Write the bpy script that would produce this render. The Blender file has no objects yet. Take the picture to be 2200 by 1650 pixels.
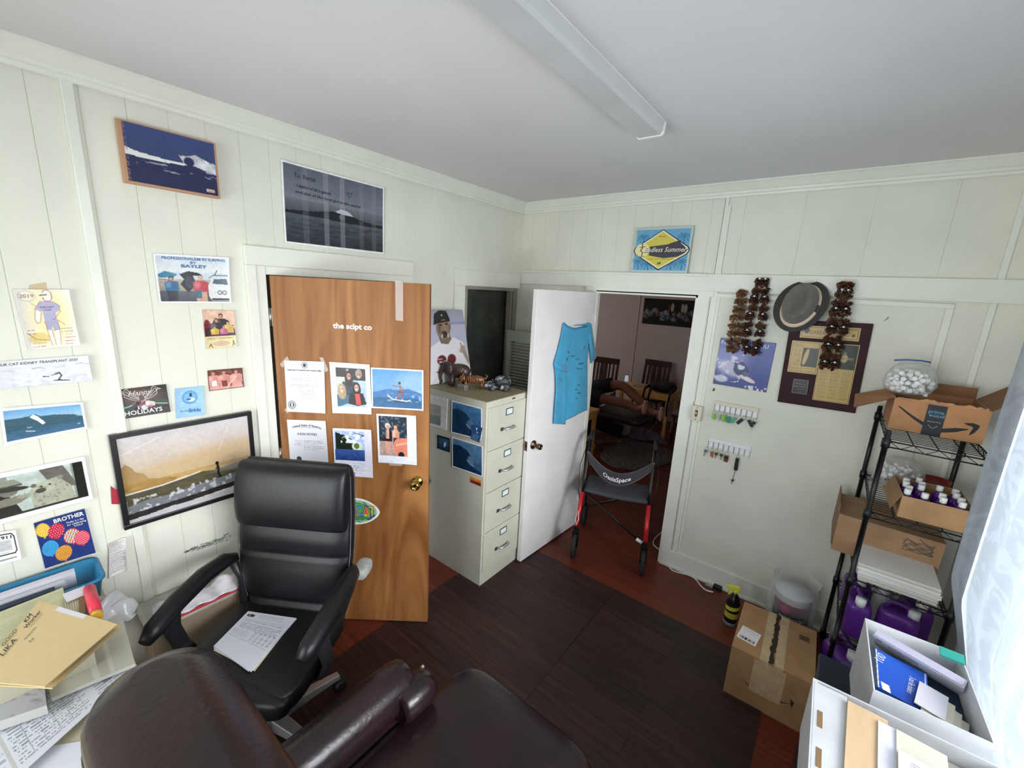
import bpy, math, random
import numpy as np
from mathutils import Vector, Matrix, Euler
from math import pi, sin, cos, radians as rad
random.seed(7); RNG = np.random.default_rng(7)
SC = bpy.context.scene; COL = SC.collection
# ------------------------------------------------------------ camera (metres; room corner of left/back wall = origin)
YAW, PITCH, ROLL, FPX = 0.653496169, 0.221486411, 0.05356182, 901.18
def _R():
    ca, sa, cb, sb, cc, sc = cos(YAW), sin(YAW), cos(PITCH), sin(PITCH), cos(ROLL), sin(ROLL)
    Rz = Matrix(((ca, sa, 0), (-sa, ca, 0), (0, 0, 1))); B = Matrix(((1, 0, 0), (0, 0, -1), (0, 1, 0)))
    P = Matrix(((1, 0, 0), (0, cb, -sb), (0, sb, cb))); Ro = Matrix(((cc, -sc, 0), (sc, cc, 0), (0, 0, 1)))
    return Ro @ P @ B @ Rz
MC = _R(); CP = Vector((2.294, -3.043, 2.0))
cam = bpy.data.cameras.new('camera'); camo = bpy.data.objects.new('camera', cam); COL.objects.link(camo)
W2C = Matrix(((1, 0, 0), (0, -1, 0), (0, 0, -1))) @ MC
camo.matrix_world = Matrix.Translation(CP) @ W2C.transposed().to_4x4()
cam.sensor_width = 36; cam.lens = 36 * FPX / 2200; cam.clip_start = .02
SC.camera = camo
# ------------------------------------------------------------ world, daylight, exposure
w = bpy.data.worlds.new('sky'); SC.world = w; w.use_nodes = True
w.node_tree.nodes['Background'].inputs[0].default_value = (.8, .9, 1, 1); w.node_tree.nodes['Background'].inputs[1].default_value = .7
def area(name, loc, rot, sx, sy, power, col):
    l = bpy.data.lights.new(name, 'AREA'); l.shape = 'RECTANGLE'; l.size = sx; l.size_y = sy; l.energy = power; l.color = col
    o = bpy.data.objects.new(name, l); COL.objects.link(o); o.location = loc; o.rotation_euler = rot; return o
area('daylight_right_window', (3.25, -2.15, 1.38), (0, pi/2, 0), 1.6, 2.3, 30, (.97, .98, 1))
_q = (Vector((.4, -1.5, .9))-Vector((5.4, -2.5, 2.45))).to_track_quat('-Z', 'Y').to_euler()
area('bright_sky_right', (5.4, -2.5, 2.45), _q, 2.6, 1.6, 620, (.98, .99, 1))
area('daylight_front_window', (1.3, -4.75, 1.4), (pi/2, 0, 0), 2.0, 1.7, 62, (.95, .98, 1))
_q = (Vector((1.2, -1.9, 2.6))-Vector((4.9, -2.3, .35))).to_track_quat('-Z', 'Y').to_euler()
area('sunlit_ground_right', (4.9, -2.3, .35), _q, 2.6, 1.2, 85, (1, .99, .97))
area('far_room_fill', (-2.4, 2.0, 1.5), (0, -pi/2, 0), 1.0, 1.2, 14, (1, .92, .86))  # added lamp inside the far room to brighten it, no window seen there
SC.view_settings.view_transform = 'Standard'; SC.view_settings.look = 'None'; SC.view_settings.exposure = 0.49; SC.view_settings.gamma = 1
SC.view_settings.use_curve_mapping = False
# ------------------------------------------------------------ helpers
def lin(c):
    if isinstance(c, str): c = [int(c[i:i+2], 16) / 255 for i in (0, 2, 4)]
    return tuple(x / 12.92 if x <= .04045 else ((x + .055) / 1.055) ** 2.4 for x in c[:3])
def hit(px, py, ax, val):
    d = MC.transposed() @ Vector(((px - 1100) / FPX, (py - 825) / FPX, 1)); return CP + d * ((val - CP[ax]) / d[ax])
def hitp(px, py, p0, n):
    d = MC.transposed() @ Vector(((px - 1100) / FPX, (py - 825) / FPX, 1)); p0 = Vector(p0); n = Vector(n)
    return CP + d * ((p0 - CP).dot(n) / d.dot(n))
MATS = {}
def mat(name, col='cccccc', rough=.5, metal=0, var=0, vs=6, bump=0, bs=60, stretch=(1, 1, 1), col2=None, trans=0, attr=False, sheen=0, alpha=1, coat=0, spec=.5, dist=0, ramp=(.35, .65), emit=None, sub=0):
    if name in MATS: return MATS[name]
    m = bpy.data.materials.new(name); m.use_nodes = True; nt = m.node_tree; N = nt.nodes; L = nt.links
    p = N['Principled BSDF']; p.inputs['Roughness'].default_value = rough; p.inputs['Metallic'].default_value = metal
    p.inputs['Specular IOR Level'].default_value = spec; p.inputs['Coat Weight'].default_value = coat
    p.inputs['Transmission Weight'].default_value = trans; p.inputs['Alpha'].default_value = alpha
    p.inputs['Sheen Weight'].default_value = sheen
    c = lin(col); p.inputs['Base Color'].default_value = (*c, 1)
    tc = N.new('ShaderNodeTexCoord'); mp = N.new('ShaderNodeMapping'); L.new(tc.outputs['Object'], mp.inputs[0]); mp.inputs['Scale'].default_value = stretch
    base = None
    if attr:
        a = N.new('ShaderNodeAttribute'); a.attribute_name = 'Col'; base = a.outputs['Color']; L.new(base, p.inputs['Base Color'])
    if var or col2:
        n = N.new('ShaderNodeTexNoise'); n.inputs['Scale'].default_value = vs; n.inputs['Detail'].default_value = 6; n.inputs['Distortion'].default_value = dist
        L.new(mp.outputs[0], n.inputs[0])
        r = N.new('ShaderNodeMapRange'); r.inputs[1].default_value = ramp[0]; r.inputs[2].default_value = ramp[1]; L.new(n.outputs[0], r.inputs[0])
        if attr:
            r.inputs[3].default_value = 1 - var; r.inputs[4].default_value = 1 + var * .4
            mx = N.new('ShaderNodeVectorMath'); mx.operation = 'SCALE'; L.new(base, mx.inputs[0]); L.new(r.outputs[0], mx.inputs['Scale']); L.new(mx.outputs[0], p.inputs['Base Color'])
        else:
            mx = N.new('ShaderNodeMix'); mx.data_type = 'RGBA'; L.new(r.outputs[0], mx.inputs[0])
            mx.inputs[6].default_value = (*(x * (1 - var) for x in c), 1) if not col2 else (*c, 1)
            mx.inputs[7].default_value = (*(min(1, x * (1 + var)) for x in c), 1) if not col2 else (*lin(col2), 1)
            L.new(mx.outputs[2], p.inputs['Base Color'])
    if bump:
        n2 = N.new('ShaderNodeTexNoise'); n2.inputs['Scale'].default_value = bs; n2.inputs['Detail'].default_value = 4; L.new(mp.outputs[0], n2.inputs[0])
        b = N.new('ShaderNodeBump'); b.inputs['Strength'].default_value = bump; b.inputs['Distance'].default_value = .01; L.new(n2.outputs[0], b.inputs['Height']); L.new(b.outputs[0], p.inputs['Normal'])
    if emit: p.inputs['Emission Color'].default_value = (*lin(col), 1); p.inputs['Emission Strength'].default_value = emit
    MATS[name] = m; return m
class MB:
    def __init__(s): s.v = []; s.f = []; s.mi = []; s.sm = []; s.c = []; s.cur = (1, 1, 1); s.usec = False; s.cm = 0
    def color(s, c): s.cur = lin(c) if isinstance(c, str) else c; s.usec = True; return s
    def add(s, vs, fs, sm=False, M=None, cols=None, mi=None):
        b = len(s.v)
        if M is not None: vs = [M @ Vector(v) for v in vs]
        s.v += [tuple(v) for v in vs]; s.f += [tuple(b + i for i in f) for f in fs]
        s.mi += [s.cm if mi is None else mi] * len(fs); s.sm += [sm] * len(fs)
        s.c += list(cols) if cols is not None else [s.cur] * len(vs); return s
    def box(s, x0, x1, y0, y1, z0, z1, M=None, mi=None):
        vs = [(x, y, z) for z in (z0, z1) for y in (y0, y1) for x in (x0, x1)]
        return s.add(vs, [(0, 2, 3, 1), (4, 5, 7, 6), (0, 1, 5, 4), (2, 6, 7, 3), (0, 4, 6, 2), (1, 3, 7, 5)], False, M, None, mi)
    def cbox(s, c, d, M=None): return s.box(c[0]-d[0]/2, c[0]+d[0]/2, c[1]-d[1]/2, c[1]+d[1]/2, c[2]-d[2]/2, c[2]+d[2]/2, M)
    def prism(s, poly, z0, z1, M=None, sm=False):
        n = len(poly); vs = [(x, y, z0) for x, y in poly] + [(x, y, z1) for x, y in poly]
        s.add(vs, [tuple(range(n))[::-1], tuple(range(n, 2*n))], False, M)
        b = len(s.v) - 2*n; s.f += [(b+i, b+(i+1) % n, b+n+(i+1) % n, b+n+i) for i in range(n)]; s.mi += [s.cm]*n; s.sm += [sm]*n; return s
    def loft(s, rings, caps=True, M=None, sm=True, closed=False):
        n = len(rings[0]); vs = [p for r in rings for p in r]; fs = []
        R = len(rings)
        for k in range(R if closed else R-1):
            a = k*n; b = ((k+1) % R)*n
            fs += [(a+i, a+(i+1) % n, b+(i+1) % n, b+i) for i in range(n)]
        s.add(vs, fs, sm, M)
        if caps and not closed:
            b0 = len(s.v) - R*n; s.f += [tuple(b0+i for i in range(n))[::-1], tuple(b0+(R-1)*n+i for i in range(n))]; s.mi += [s.cm]*2; s.sm += [False]*2
        return s
    def tube(s, pts, r, n=8, closed=False, M=None, caps=True):
        pts = [Vector(p) for p in pts]; R = len(pts); rs = r if isinstance(r, (list, tuple)) else [r]*R; rings = []; up = None
        for i, p in enumerate(pts):
            a = pts[(i-1) % R] if closed or i > 0 else p; b = pts[(i+1) % R] if closed or i < R-1 else p
            t = (b - a).normalized()
            if up is None: up = Vector((0, 0, 1)) if abs(t.z) < .9 else Vector((1, 0, 0))
            x = t.cross(up); x = x.normalized() if x.length > 1e-6 else Vector((1, 0, 0)); y = x.cross(t); up = y
            rings.append([p + (x*cos(2*pi*k/n) + y*sin(2*pi*k/n))*rs[i] for k in range(n)])
        return s.loft(rings, caps, M, True, closed)
    def lathe(s, prof, n=24, M=None, sm=True):
        return s.loft([[(r*cos(2*pi*k/n), r*sin(2*pi*k/n), z) for k in range(n)] for r, z in prof], True, M, sm)
    def sell(s, c, a, e1=.5, e2=.5, nu=24, nv=14, M=None):
        f = lambda t, e: math.copysign(abs(t)**e, t); rings = []
        for j in range(nv+1):
            ph = -pi/2 + pi*(j*.98+.01*nv)/nv; cz, sz = f(cos(ph), e1), f(sin(ph), e1)
            rings.append([(c[0]+a[0]*cz*f(cos(2*pi*i/nu), e2), c[1]+a[1]*cz*f(sin(2*pi*i/nu), e2), c[2]+a[2]*sz) for i in range(nu)])
        return s.loft(rings, True, M)
    def grid(s, fn, nu, nv, M=None, sm=True, cols=None):
        vs = [fn(i/nu, j/nv) for j in range(nv+1) for i in range(nu+1)]
        return s.add(vs, [(j*(nu+1)+i, j*(nu+1)+i+1, (j+1)*(nu+1)+i+1, (j+1)*(nu+1)+i) for j in range(nv) for i in range(nu)], sm, M, cols)
    def build(s, name, mats, parent=None, loc=None, bevel=0, solid=0, subd=0, recenter=False):
        vs = s.v
        if recenter or (parent is None and loc is None):
            a = np.array(vs); c = (a.min(0)+a.max(0))/2; c[2] = a[:, 2].min(); vs = [tuple(q) for q in (a-c)]; loc = tuple(c)
        me = bpy.data.meshes.new(name); me.from_pydata(vs, [], s.f)
        for m in (mats if isinstance(mats, (list, tuple)) else [mats]): me.materials.append(m)
        me.polygons.foreach_set('material_index', s.mi); me.polygons.foreach_set('use_smooth', s.sm)
        if s.usec:
            at = me.color_attributes.new('Col', 'FLOAT_COLOR', 'POINT'); arr = np.ones((len(vs), 4), 'f'); arr[:, :3] = np.array(s.c, 'f'); at.data.foreach_set('color', arr.ravel())
        me.validate(); me.update()
        o = bpy.data.objects.new(name, me); COL.objects.link(o)
        if parent is not None: o.parent = parent
        if loc is not None: o.location = loc
        if subd: d = o.modifiers.new('s', 'SUBSURF'); d.levels = d.render_levels = subd
        if solid: d = o.modifiers.new('t', 'SOLIDIFY'); d.thickness = solid; d.offset = 0
        if bevel: d = o.modifiers.new('b', 'BEVEL'); d.width = bevel; d.segments = 2; d.limit_method = 'ANGLE'; d.angle_limit = rad(40)
        return o
def tag(o, label, cat, group=None, kind=None):
    o['label'] = label; o['category'] = cat
    if group: o['group'] = group
    if kind: o['kind'] = kind
    return o
def struct(o, label=None): o['kind'] = 'structure'; return o
def thing(name, label, cat, loc=(0, 0, 0), rz=0, group=None, rot=None):
    o = bpy.data.objects.new(name, None); COL.objects.link(o); o.empty_display_size = .05; o.location = loc
    o.rotation_euler = rot if rot else (0, 0, rz); return tag(o, label, cat, group)
def dup(root, loc=None, rot=None, label=None):
    r = root.copy(); COL.objects.link(r)
    if loc is not None: r.location = loc
    if rot is not None: r.rotation_euler = rot
    if label: r['label'] = label
    for ch in list(root.children):
        c = ch.copy(); COL.objects.link(c); c.parent = r
        for g in list(ch.children):
            d = g.copy(); COL.objects.link(d); d.parent = c
    return r
def T(x=0, y=0, z=0): return Matrix.Translation((x, y, z))
def RZ(a): return Matrix.Rotation(a, 4, 'Z')
def RX(a): return Matrix.Rotation(a, 4, 'X')
def RY(a): return Matrix.Rotation(a, 4, 'Y')
# ---- text as mesh
_TC = {}
def textmesh(s, bold=0):
    k = (s, bold)
    if k in _TC: return _TC[k]
    cu = bpy.data.curves.new('t', 'FONT'); cu.body = s; cu.size = 1; cu.offset = bold; cu.resolution_u = 2
    ob = bpy.data.objects.new('t', cu); me = ob.to_mesh(); vs = np.array([v.co[:2] for v in me.vertices]).reshape(-1, 2); fs = [tuple(p.vertices) for p in me.polygons]
    ob.to_mesh_clear(); bpy.data.objects.remove(ob); bpy.data.curves.remove(cu)
    if len(vs): c = (vs.min(0)+vs.max(0))/2; vs = vs-[c[0], .36]
    _TC[k] = (vs, fs); return _TC[k]
# ---- raster painter: a picture stored as vertex colours of a fine sheet (u right, v down, 0..1)
class Pic:
    def __init__(s, W, H, n=110, bg='f4f4f2'):
        s.a = W/H; s.nx = max(4, int(n)); s.ny = max(4, int(n/s.a)); s.U, s.V = np.meshgrid(np.linspace(0, 1, s.nx+1), np.linspace(0, 1, s.ny+1)); s.I = np.zeros(s.U.shape+(3,)); s.I[:] = lin(bg)
    def put(s, m, c, k=1.): m = np.clip(m, 0, 1)[..., None]*k; s.I = s.I*(1-m)+np.array(lin(c))*m; return s
    def rect(s, u0, v0, u1, v1, c, k=1): return s.put(((s.U >= u0) & (s.U <= u1) & (s.V >= v0) & (s.V <= v1)).astype(float), c, k)
    def grad(s, u0, v0, u1, v1, c0, c1):
        m = (s.U >= u0) & (s.U <= u1) & (s.V >= v0) & (s.V <= v1); t = np.clip((s.V-v0)/(v1-v0), 0, 1)[..., None]; g = np.array(lin(c0))*(1-t)+np.array(lin(c1))*t; s.I[m] = g[m]; return s
    def ell(s, u, v, ru, rv, c, rot=0, k=1., soft=.15):
        x = (s.U-u)*s.a; y = s.V-v; ru *= s.a; X = x*cos(rot)+y*sin(rot); Y = -x*sin(rot)+y*cos(rot); d = np.sqrt((X/ru)**2+(Y/rv)**2); return s.put((1-d)/soft+.5, c, k)
    def poly(s, P, c, k=1.):
        ins = np.zeros(s.U.shape, bool)
        for i in range(len(P)):
            (x1, y1), (x2, y2) = P[i], P[(i+1) % len(P)]
            if y1 == y2: continue
            ins ^= ((s.V < y1) != (s.V < y2)) & (s.U < (x2-x1)*(s.V-y1)/(y2-y1)+x1)
        return s.put(ins.astype(float), c, k)
    def line(s, P, w, c, k=1.):
        for (x1, y1), (x2, y2) in zip(P[:-1], P[1:]):
            ax, ay, bx, by = x1*s.a, y1, x2*s.a, y2; dx, dy = bx-ax, by-ay; L = dx*dx+dy*dy+1e-12
            t = np.clip(((s.U*s.a-ax)*dx+(s.V-ay)*dy)/L, 0, 1); d = np.hypot(s.U*s.a-ax-t*dx, s.V-ay-t*dy); s.put((w-d)/(w*.6)+.3, c, k)
        return s
    def noise(s, amp, sx, sy, mask=None, seed=0, c=None, th=.55):
        r = np.random.default_rng(seed); tot = np.zeros(s.U.shape)
        for o in range(3):
            gx, gy = int(sx*2**o)+2, int(sy*2**o)+2; g = r.random((gy+1, gx+1)); x = s.U*(gx-1); y = s.V*(gy-1); i = x.astype(int); j = y.astype(int); fx = x-i; fy = y-j
            fx = fx*fx*(3-2*fx); fy = fy*fy*(3-2*fy)
            tot += ((g[j, i]*(1-fx)+g[j, i+1]*fx)*(1-fy)+(g[j+1, i]*(1-fx)+g[j+1, i+1]*fx)*fy)*.5**o
        tot /= 1.75; m = 1. if mask is None else ((s.U >= mask[0]) & (s.U <= mask[2]) & (s.V >= mask[1]) & (s.V <= mask[3])).astype(float)
        if c: return s.put(np.clip((tot-th)*10, 0, 1)*m, c, amp)
        s.I *= (1+(tot-.5)*2*amp*m)[..., None]; s.I = np.clip(s.I, 0, 1); return s
    def rows(s, u0, v0, u1, v1, n, c='555555', seed=1, k=.8, gap=.3):
        r = np.random.default_rng(seed)
        for i in range(n):
            v = v0+(v1-v0)*i/max(1, n-1); e = u1-(u1-u0)*r.random()*.25*(i % 3 == 2); cells = r.random(160) > gap
            m = (np.abs(s.V-v) <= max(.3/s.ny, (v1-v0)/max(1, n)*.2)) & (s.U >= u0) & (s.U <= e) & cells[np.clip(((s.U-u0)*150).astype(int), 0, 159)]; s.put(m.astype(float), c, k)
        return s
    def border(s, b, c='f2f2f0'): bv = b*s.a; return s.put(((s.U < b) | (s.U > 1-b) | (s.V < bv) | (s.V > 1-bv)).astype(float), c)
    def grain(s, a=.1): r = np.random.default_rng(s.nx); s.noise(a, s.nx/5, s.ny/5, None, 11); s.I = np.clip(s.I*(1+r.normal(0, a*.45, s.U.shape))[..., None], 0, 1); return s
    def person(s, u, v, h, shirt, skin='a8744f', hair='2a2018', w=.5, legs=None):
        hw = h*w/s.a
        if legs: s.poly([(u-hw*.45, v+h*.5), (u+hw*.45, v+h*.5), (u+hw*.4, v+h), (u-hw*.4, v+h)], legs)
        s.poly([(u-hw*.25, v+h*.17), (u+hw*.25, v+h*.17), (u+hw*.6, v+h*.26), (u+hw*.55, v+h*.6), (u-hw*.55, v+h*.6), (u-hw*.6, v+h*.26)], shirt)
        s.ell(u, v+h*.08, h*.085/s.a, h*.1, hair); s.ell(u, v+h*.105, h*.06/s.a, h*.075, skin); s.ell(u-h*.025/s.a, v+h*.095, h*.013/s.a, h*.008, '2a1a16', 0, .8); s.ell(u+h*.025/s.a, v+h*.095, h*.013/s.a, h*.008, '2a1a16', 0, .8); s.ell(u, v+h*.142, h*.022/s.a, h*.008, '8a3a34', 0, .8); s.ell(u+h*.03/s.a, v+h*.12, h*.03/s.a, h*.06, '000000', 0, .16, .8); s.ell(u+hw*.3, v+h*.42, hw*.3, h*.2, '000000', 0, .22, .8); s.ell(u-hw*.3, v+h*.34, hw*.22, h*.12, 'ffffff', 0, .12, .8); return s
def add_print(mb, q, pic, texts=(), bulge=None, off=0., mi=0):
    tl, tr, br, bl = [Vector(p) for p in q]; n = (bl-tl).cross(tr-tl).normalized(); a = ((tr-tl).length+(br-bl).length)/((bl-tl).length+(br-tr).length)
    P = lambda u, v, o=0: (tl*(1-u)+tr*u)*(1-v)+(bl*(1-u)+br*u)*v+n*(off+o+(bulge(u, v) if bulge else 0))
    nx, ny = pic.nx, pic.ny; mb.usec = True
    vs = [P(u, v) for u, v in zip(pic.U.ravel(), pic.V.ravel())]
    mb.add(vs, [(j*(nx+1)+i, (j+1)*(nx+1)+i, (j+1)*(nx+1)+i+1, j*(nx+1)+i+1) for j in range(ny) for i in range(nx)], True, None, [tuple(c) for c in pic.I.reshape(-1, 3)], mi)
    for ti, t in enumerate(texts):
        s, u, v, h, c = t[:5]; o = t[5] if len(t) > 5 else {}
        vt, ft = textmesh(s, o.get('bold', 0)); sh = o.get('shear', 0); xs = o.get('xs', 1); r = o.get('rot', 0); k = h/.73
        if not len(vt): continue
        if 'w' in o: ww = (vt[:, 0].max()-vt[:, 0].min()); xs = o['w']*a/(ww*k)
        X = vt[:, 0]*k*xs; Y = vt[:, 1]*k; X = X+Y*sh; arc = o.get('arc', 0)
        if arc: Y = Y-arc*(X/a)**2
        if o.get('flip'): X, Y = -X, -Y
        X, Y = X*cos(r)-Y*sin(r), X*sin(r)+Y*cos(r)
        if o.get('al') == 'l': X = X-X.min()
        mb.add([P(u+x/a, v-y, .0008+.0004*ti) for x, y in zip(X, Y)], ft, False, None, [lin(c)]*len(X), mi)
    return P
PAPER = mat('printed_paper', rough=.45, attr=True, spec=.35)
GLOSS = mat('glossy_print', rough=.25, attr=True, spec=.3)
CARD = mat('cardboard', rough=.85, attr=True, var=.12, vs=14)
PLAST = mat('coloured_plastic', rough=.35, attr=True)
MATTE = mat('coloured_matte', rough=.8, attr=True)
def quad(px, ax=0, val=.002): return [hit(x, y, ax, val) for x, y in px]
def paper(name, label, cat, q, pic, texts=(), m=None, curl=.004, group=None, thick=.0008, parent=None):
    if m is GLOSS: pic.grain(.11)
    mb = MB(); b = lambda u, v: curl*(abs(2*u-1)**4*.6+abs(2*v-1)**4*.4)+.0015
    add_print(mb, q, pic, texts, b); o = mb.build(name, m or PAPER, parent, None, recenter=True)
    d = o.modifiers.new('t', 'SOLIDIFY'); d.thickness = thick; d.offset = -1
    if parent is None: tag(o, label, cat, group)
    return o
# ============================================================ ROOM SHELL
WALL = mat('wall_paint', 'dedfd1', .55, var=.035, vs=3.5, bump=.12, bs=140, spec=.3)
TRIM = mat('trim_paint', 'e3e4d8', .4, var=.03, vs=5, bump=.1, bs=60, spec=.4)
CEIL = mat('ceiling_paint', 'dbdada', .85, var=.02, vs=2, bump=.05, bs=80, spec=.2)
FARW = mat('far_room_paint', 'b9aca8', .7, var=.03, vs=3)
DARK = mat('dark_void', '1b1a18', .9)
FLH = 2.71; XR = 2.98; YF = -4.4
def plank_mat(name, c1, c2, c3, sx, sy, rough=.35, grain=.25):
    m = bpy.data.materials.new(name); m.use_nodes = True; nt = m.node_tree; N = nt.nodes; L = nt.links; p = N['Principled BSDF']
    tc = N.new('ShaderNodeTexCoord'); mp = N.new('ShaderNodeMapping'); mp.inputs['Scale'].default_value = (sx, sy, 1); L.new(tc.outputs['Object'], mp.inputs[0])
    b = N.new('ShaderNodeTexBrick'); L.new(mp.outputs[0], b.inputs[0]); b.inputs['Color1'].default_value = (*lin(c1), 1); b.inputs['Color2'].default_value = (*lin(c2), 1); b.inputs['Mortar'].default_value = (*lin(c3), 1)
    b.inputs['Scale'].default_value = 1; b.inputs['Mortar Size'].default_value = .0025; b.inputs['Brick Width'].default_value = 1; b.inputs['Row Height'].default_value = 1; b.inputs['Bias'].default_value = 0
    m2 = N.new('ShaderNodeMapping'); m2.inputs['Scale'].default_value = (1.5, 26, 1); L.new(tc.outputs['Object'], m2.inputs[0])
    n = N.new('ShaderNodeTexNoise'); n.inputs['Scale'].default_value = 2.2; n.inputs['Detail'].default_value = 8; n.inputs['Distortion'].default_value = .6; L.new(m2.outputs[0], n.inputs[0])
    r = N.new('ShaderNodeMapRange'); r.inputs[1].default_value = .3; r.inputs[2].default_value = .7; r.inputs[3].default_value = 1-grain; r.inputs[4].default_value = 1+grain; L.new(n.outputs[0], r.inputs[0])
    v = N.new('ShaderNodeVectorMath'); v.operation = 'SCALE'; L.new(b.outputs[0], v.inputs[0]); L.new(r.outputs[0], v.inputs['Scale']); L.new(v.outputs[0], p.inputs['Base Color'])
    p.inputs['Roughness'].default_value = rough; p.inputs['Specular IOR Level'].default_value = .35
    return m
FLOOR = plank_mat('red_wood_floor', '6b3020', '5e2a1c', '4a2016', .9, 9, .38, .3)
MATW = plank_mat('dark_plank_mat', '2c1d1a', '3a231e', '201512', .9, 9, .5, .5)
struct(MB().box(-3.2, XR+.1, YF-.1, 4.0, -.1, 0).build('floor', FLOOR, loc=(0, 0, 0)))
struct(MB().box(-.12, XR+.1, YF-.1, .1, FLH, FLH+.1).build('ceiling', CEIL, loc=(0, 0, 0)))
# tongue-and-groove board wall: extruded profile with V grooves. u = along wall, front plane at 0
def boards(mb, u0, u1, z0, z1, fn, pitch=.128, ph=0., g=.0022, dp=.0028):
    us = [(u0, 0)]; k = math.ceil((u0-ph)/pitch+1e-6)
    while ph+k*pitch < u1-1e-4:
        c = ph+k*pitch; us += [(c-g, 0), (c, -dp), (c+g, 0)] if c-g > u0 and c+g < u1 else []; k += 1
    us.append((u1, 0)); n = len(us); vs = [fn(u, d, z) for z in (z0, z1) for u, d in us]
    mb.add(vs, [(i, i+1, n+i+1, n+i) for i in range(n-1)])
fL = lambda u, d, z: (d, u, z)          # left wall, x=0, facing +x
fB = lambda u, d, z: (u, -d, z)         # back wall, y=0, facing -y
def wall_rects(mb, rects, fn, **k):
    for u0, u1, z0, z1 in rects: boards(mb, u0, u1, z0, z1, fn, **k)
mb = MB()
LR = [(YF, -2.11, 0, FLH), (-2.11, -1.27, 2.008, FLH), (-1.27, -.69, 0, FLH), (-.69, -.09, 0, 1.12), (-.69, -.09, 2.0, FLH), (-.09, 0, 0, FLH)]
wall_rects(mb, LR, fL, ph=-2.69)
for u0, u1, z0, z1 in LR: mb.box(-.11, -.006, u0, u1, z0, z1)
for y0, y1, z0, z1 in [(-2.03, -1.27, 0, 2.03)]:
    pass
struct(mb.build('wall_left', WALL, loc=(0, 0, 0)))
mb = MB()
boards(mb, 0, 1.59, 2.165, FLH, fB, ph=.10); boards(mb, 1.59, XR, 2.165, FLH, fB, pitch=.31, ph=1.7, g=.002, dp=.002)
boards(mb, 0, .66, 0, 2.165, fB, ph=.10); boards(mb, 1.505, XR, 0, 2.165, fB, pitch=3, ph=0)
mb.box(0, .75, .006, .03, 0, FLH).box(.75, 1.505, .006, .03, 2.02, FLH).box(1.505, XR, .006, .03, 0, FLH)
mb.add([(.66, 0, 0), (.75, 0, 0), (.75, 0, 2.165), (.66, 0, 2.165)], [(0, 1, 2, 3)]).add([(.75, 0, 2.02), (1.505, 0, 2.02), (1.505, 0, 2.165), (.75, 0, 2.165)], [(0, 1, 2, 3)])
struct(mb.build('wall_back', WALL, loc=(0, 0, 0)))
# right wall with curtained window, front wall with window (behind the camera)
WY0, WY1, WZ0, WZ1 = -3.35, -.95, .58, 2.2
mb = MB().box(XR, XR+.1, YF, WY0, 0, FLH).box(XR, XR+.1, WY1, .1, 0, FLH).box(XR, XR+.1, WY0, WY1, 0, WZ0).box(XR, XR+.1, WY0, WY1, WZ1, FLH)
struct(mb.build('wall_right', WALL, loc=(0, 0, 0)))
mb = MB().box(-.1, .3, YF-.1, YF, 0, FLH).box(2.3, XR+.1, YF-.1, YF, 0, FLH).box(.3, 2.3, YF-.1, YF, 0, .55).box(.3, 2.3, YF-.1, YF, 2.3, FLH)
struct(mb.build('wall_front', WALL, loc=(0, 0, 0)))
GLASS = bpy.data.materials.new('window_glass'); GLASS.use_nodes = True; nt = GLASS.node_tree; nt.nodes.clear()
o_ = nt.nodes.new('ShaderNodeOutputMaterial'); mx = nt.nodes.new('ShaderNodeMixShader'); t_ = nt.nodes.new('ShaderNodeBsdfTransparent'); g_ = nt.nodes.new('ShaderNodeBsdfGlossy'); fr = nt.nodes.new('ShaderNodeFresnel')
g_.inputs['Roughness'].default_value = .02; nt.links.new(fr.outputs[0], mx.inputs[0]); nt.links.new(t_.outputs[0], mx.inputs[1]); nt.links.new(g_.outputs[0], mx.inputs[2]); nt.links.new(mx.outputs[0], o_.inputs[0])
def window(name, box, ax, n):
    (a0, a1), (z0, z1), p0, p1 = box; f = .05
    B = (lambda mb, u0, u1, q0, q1, d0, d1: mb.box(d0, d1, u0, u1, q0, q1)) if ax == 0 else (lambda mb, u0, u1, q0, q1, d0, d1: mb.box(u0, u1, d0, d1, q0, q1))
    mb = MB(); B(mb, a0, a1, z0, z0+f, p0, p1); B(mb, a0, a1, z1-f, z1, p0, p1)
    for k in range(n+1): c = a0+f/2+(a1-a0-f)*k/n; B(mb, c-f/2, c+f/2, z0+f, z1-f, p0, p1)
    o = struct(mb.build(name, TRIM, loc=(0, 0, 0))); m = (p0+p1)/2
    g = MB(); B(g, a0+.01, a1-.01, z0+.01, z1-.01, m-.002, m+.002); g.build('window_pane', GLASS, o); return o
window('window_1', ((WY0, WY1), (WZ0, WZ1), XR+.03, XR+.08), 0, 3)
window('window_2', ((.3, 2.3), (.55, 2.3), YF-.07, YF-.02), 1, 2)
# dark-paned opening in the left wall near the corner
mb = MB().box(-.03, .006, -.705, -.075, 1.985, 2.01).box(-.06, .008, -.1, -.05, 1.1, 2.01).box(-.06, .008, -.71, -.675, 1.1, 2.01).box(-.05, .02, -.72, -.05, 1.08, 1.12).box(-.045, .004, -.135, -.115, 1.12, 1.985)
wn = struct(mb.build('window_3', mat('bare_wood_frame', '9a9488', .5, var=.1), loc=(0, 0, 0)))
MB().box(-.075, -.06, -.69, -.09, 1.1, 2.0).build('window_pane', mat('dusty_dark_pane', '2e322e', .45, col2='474c44', vs=9, ramp=(.4, .75)), wn)
MB().box(-.045, -.03, -.665, -.645, 1.66, 1.69).build('window_latch', TRIM, wn)
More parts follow.
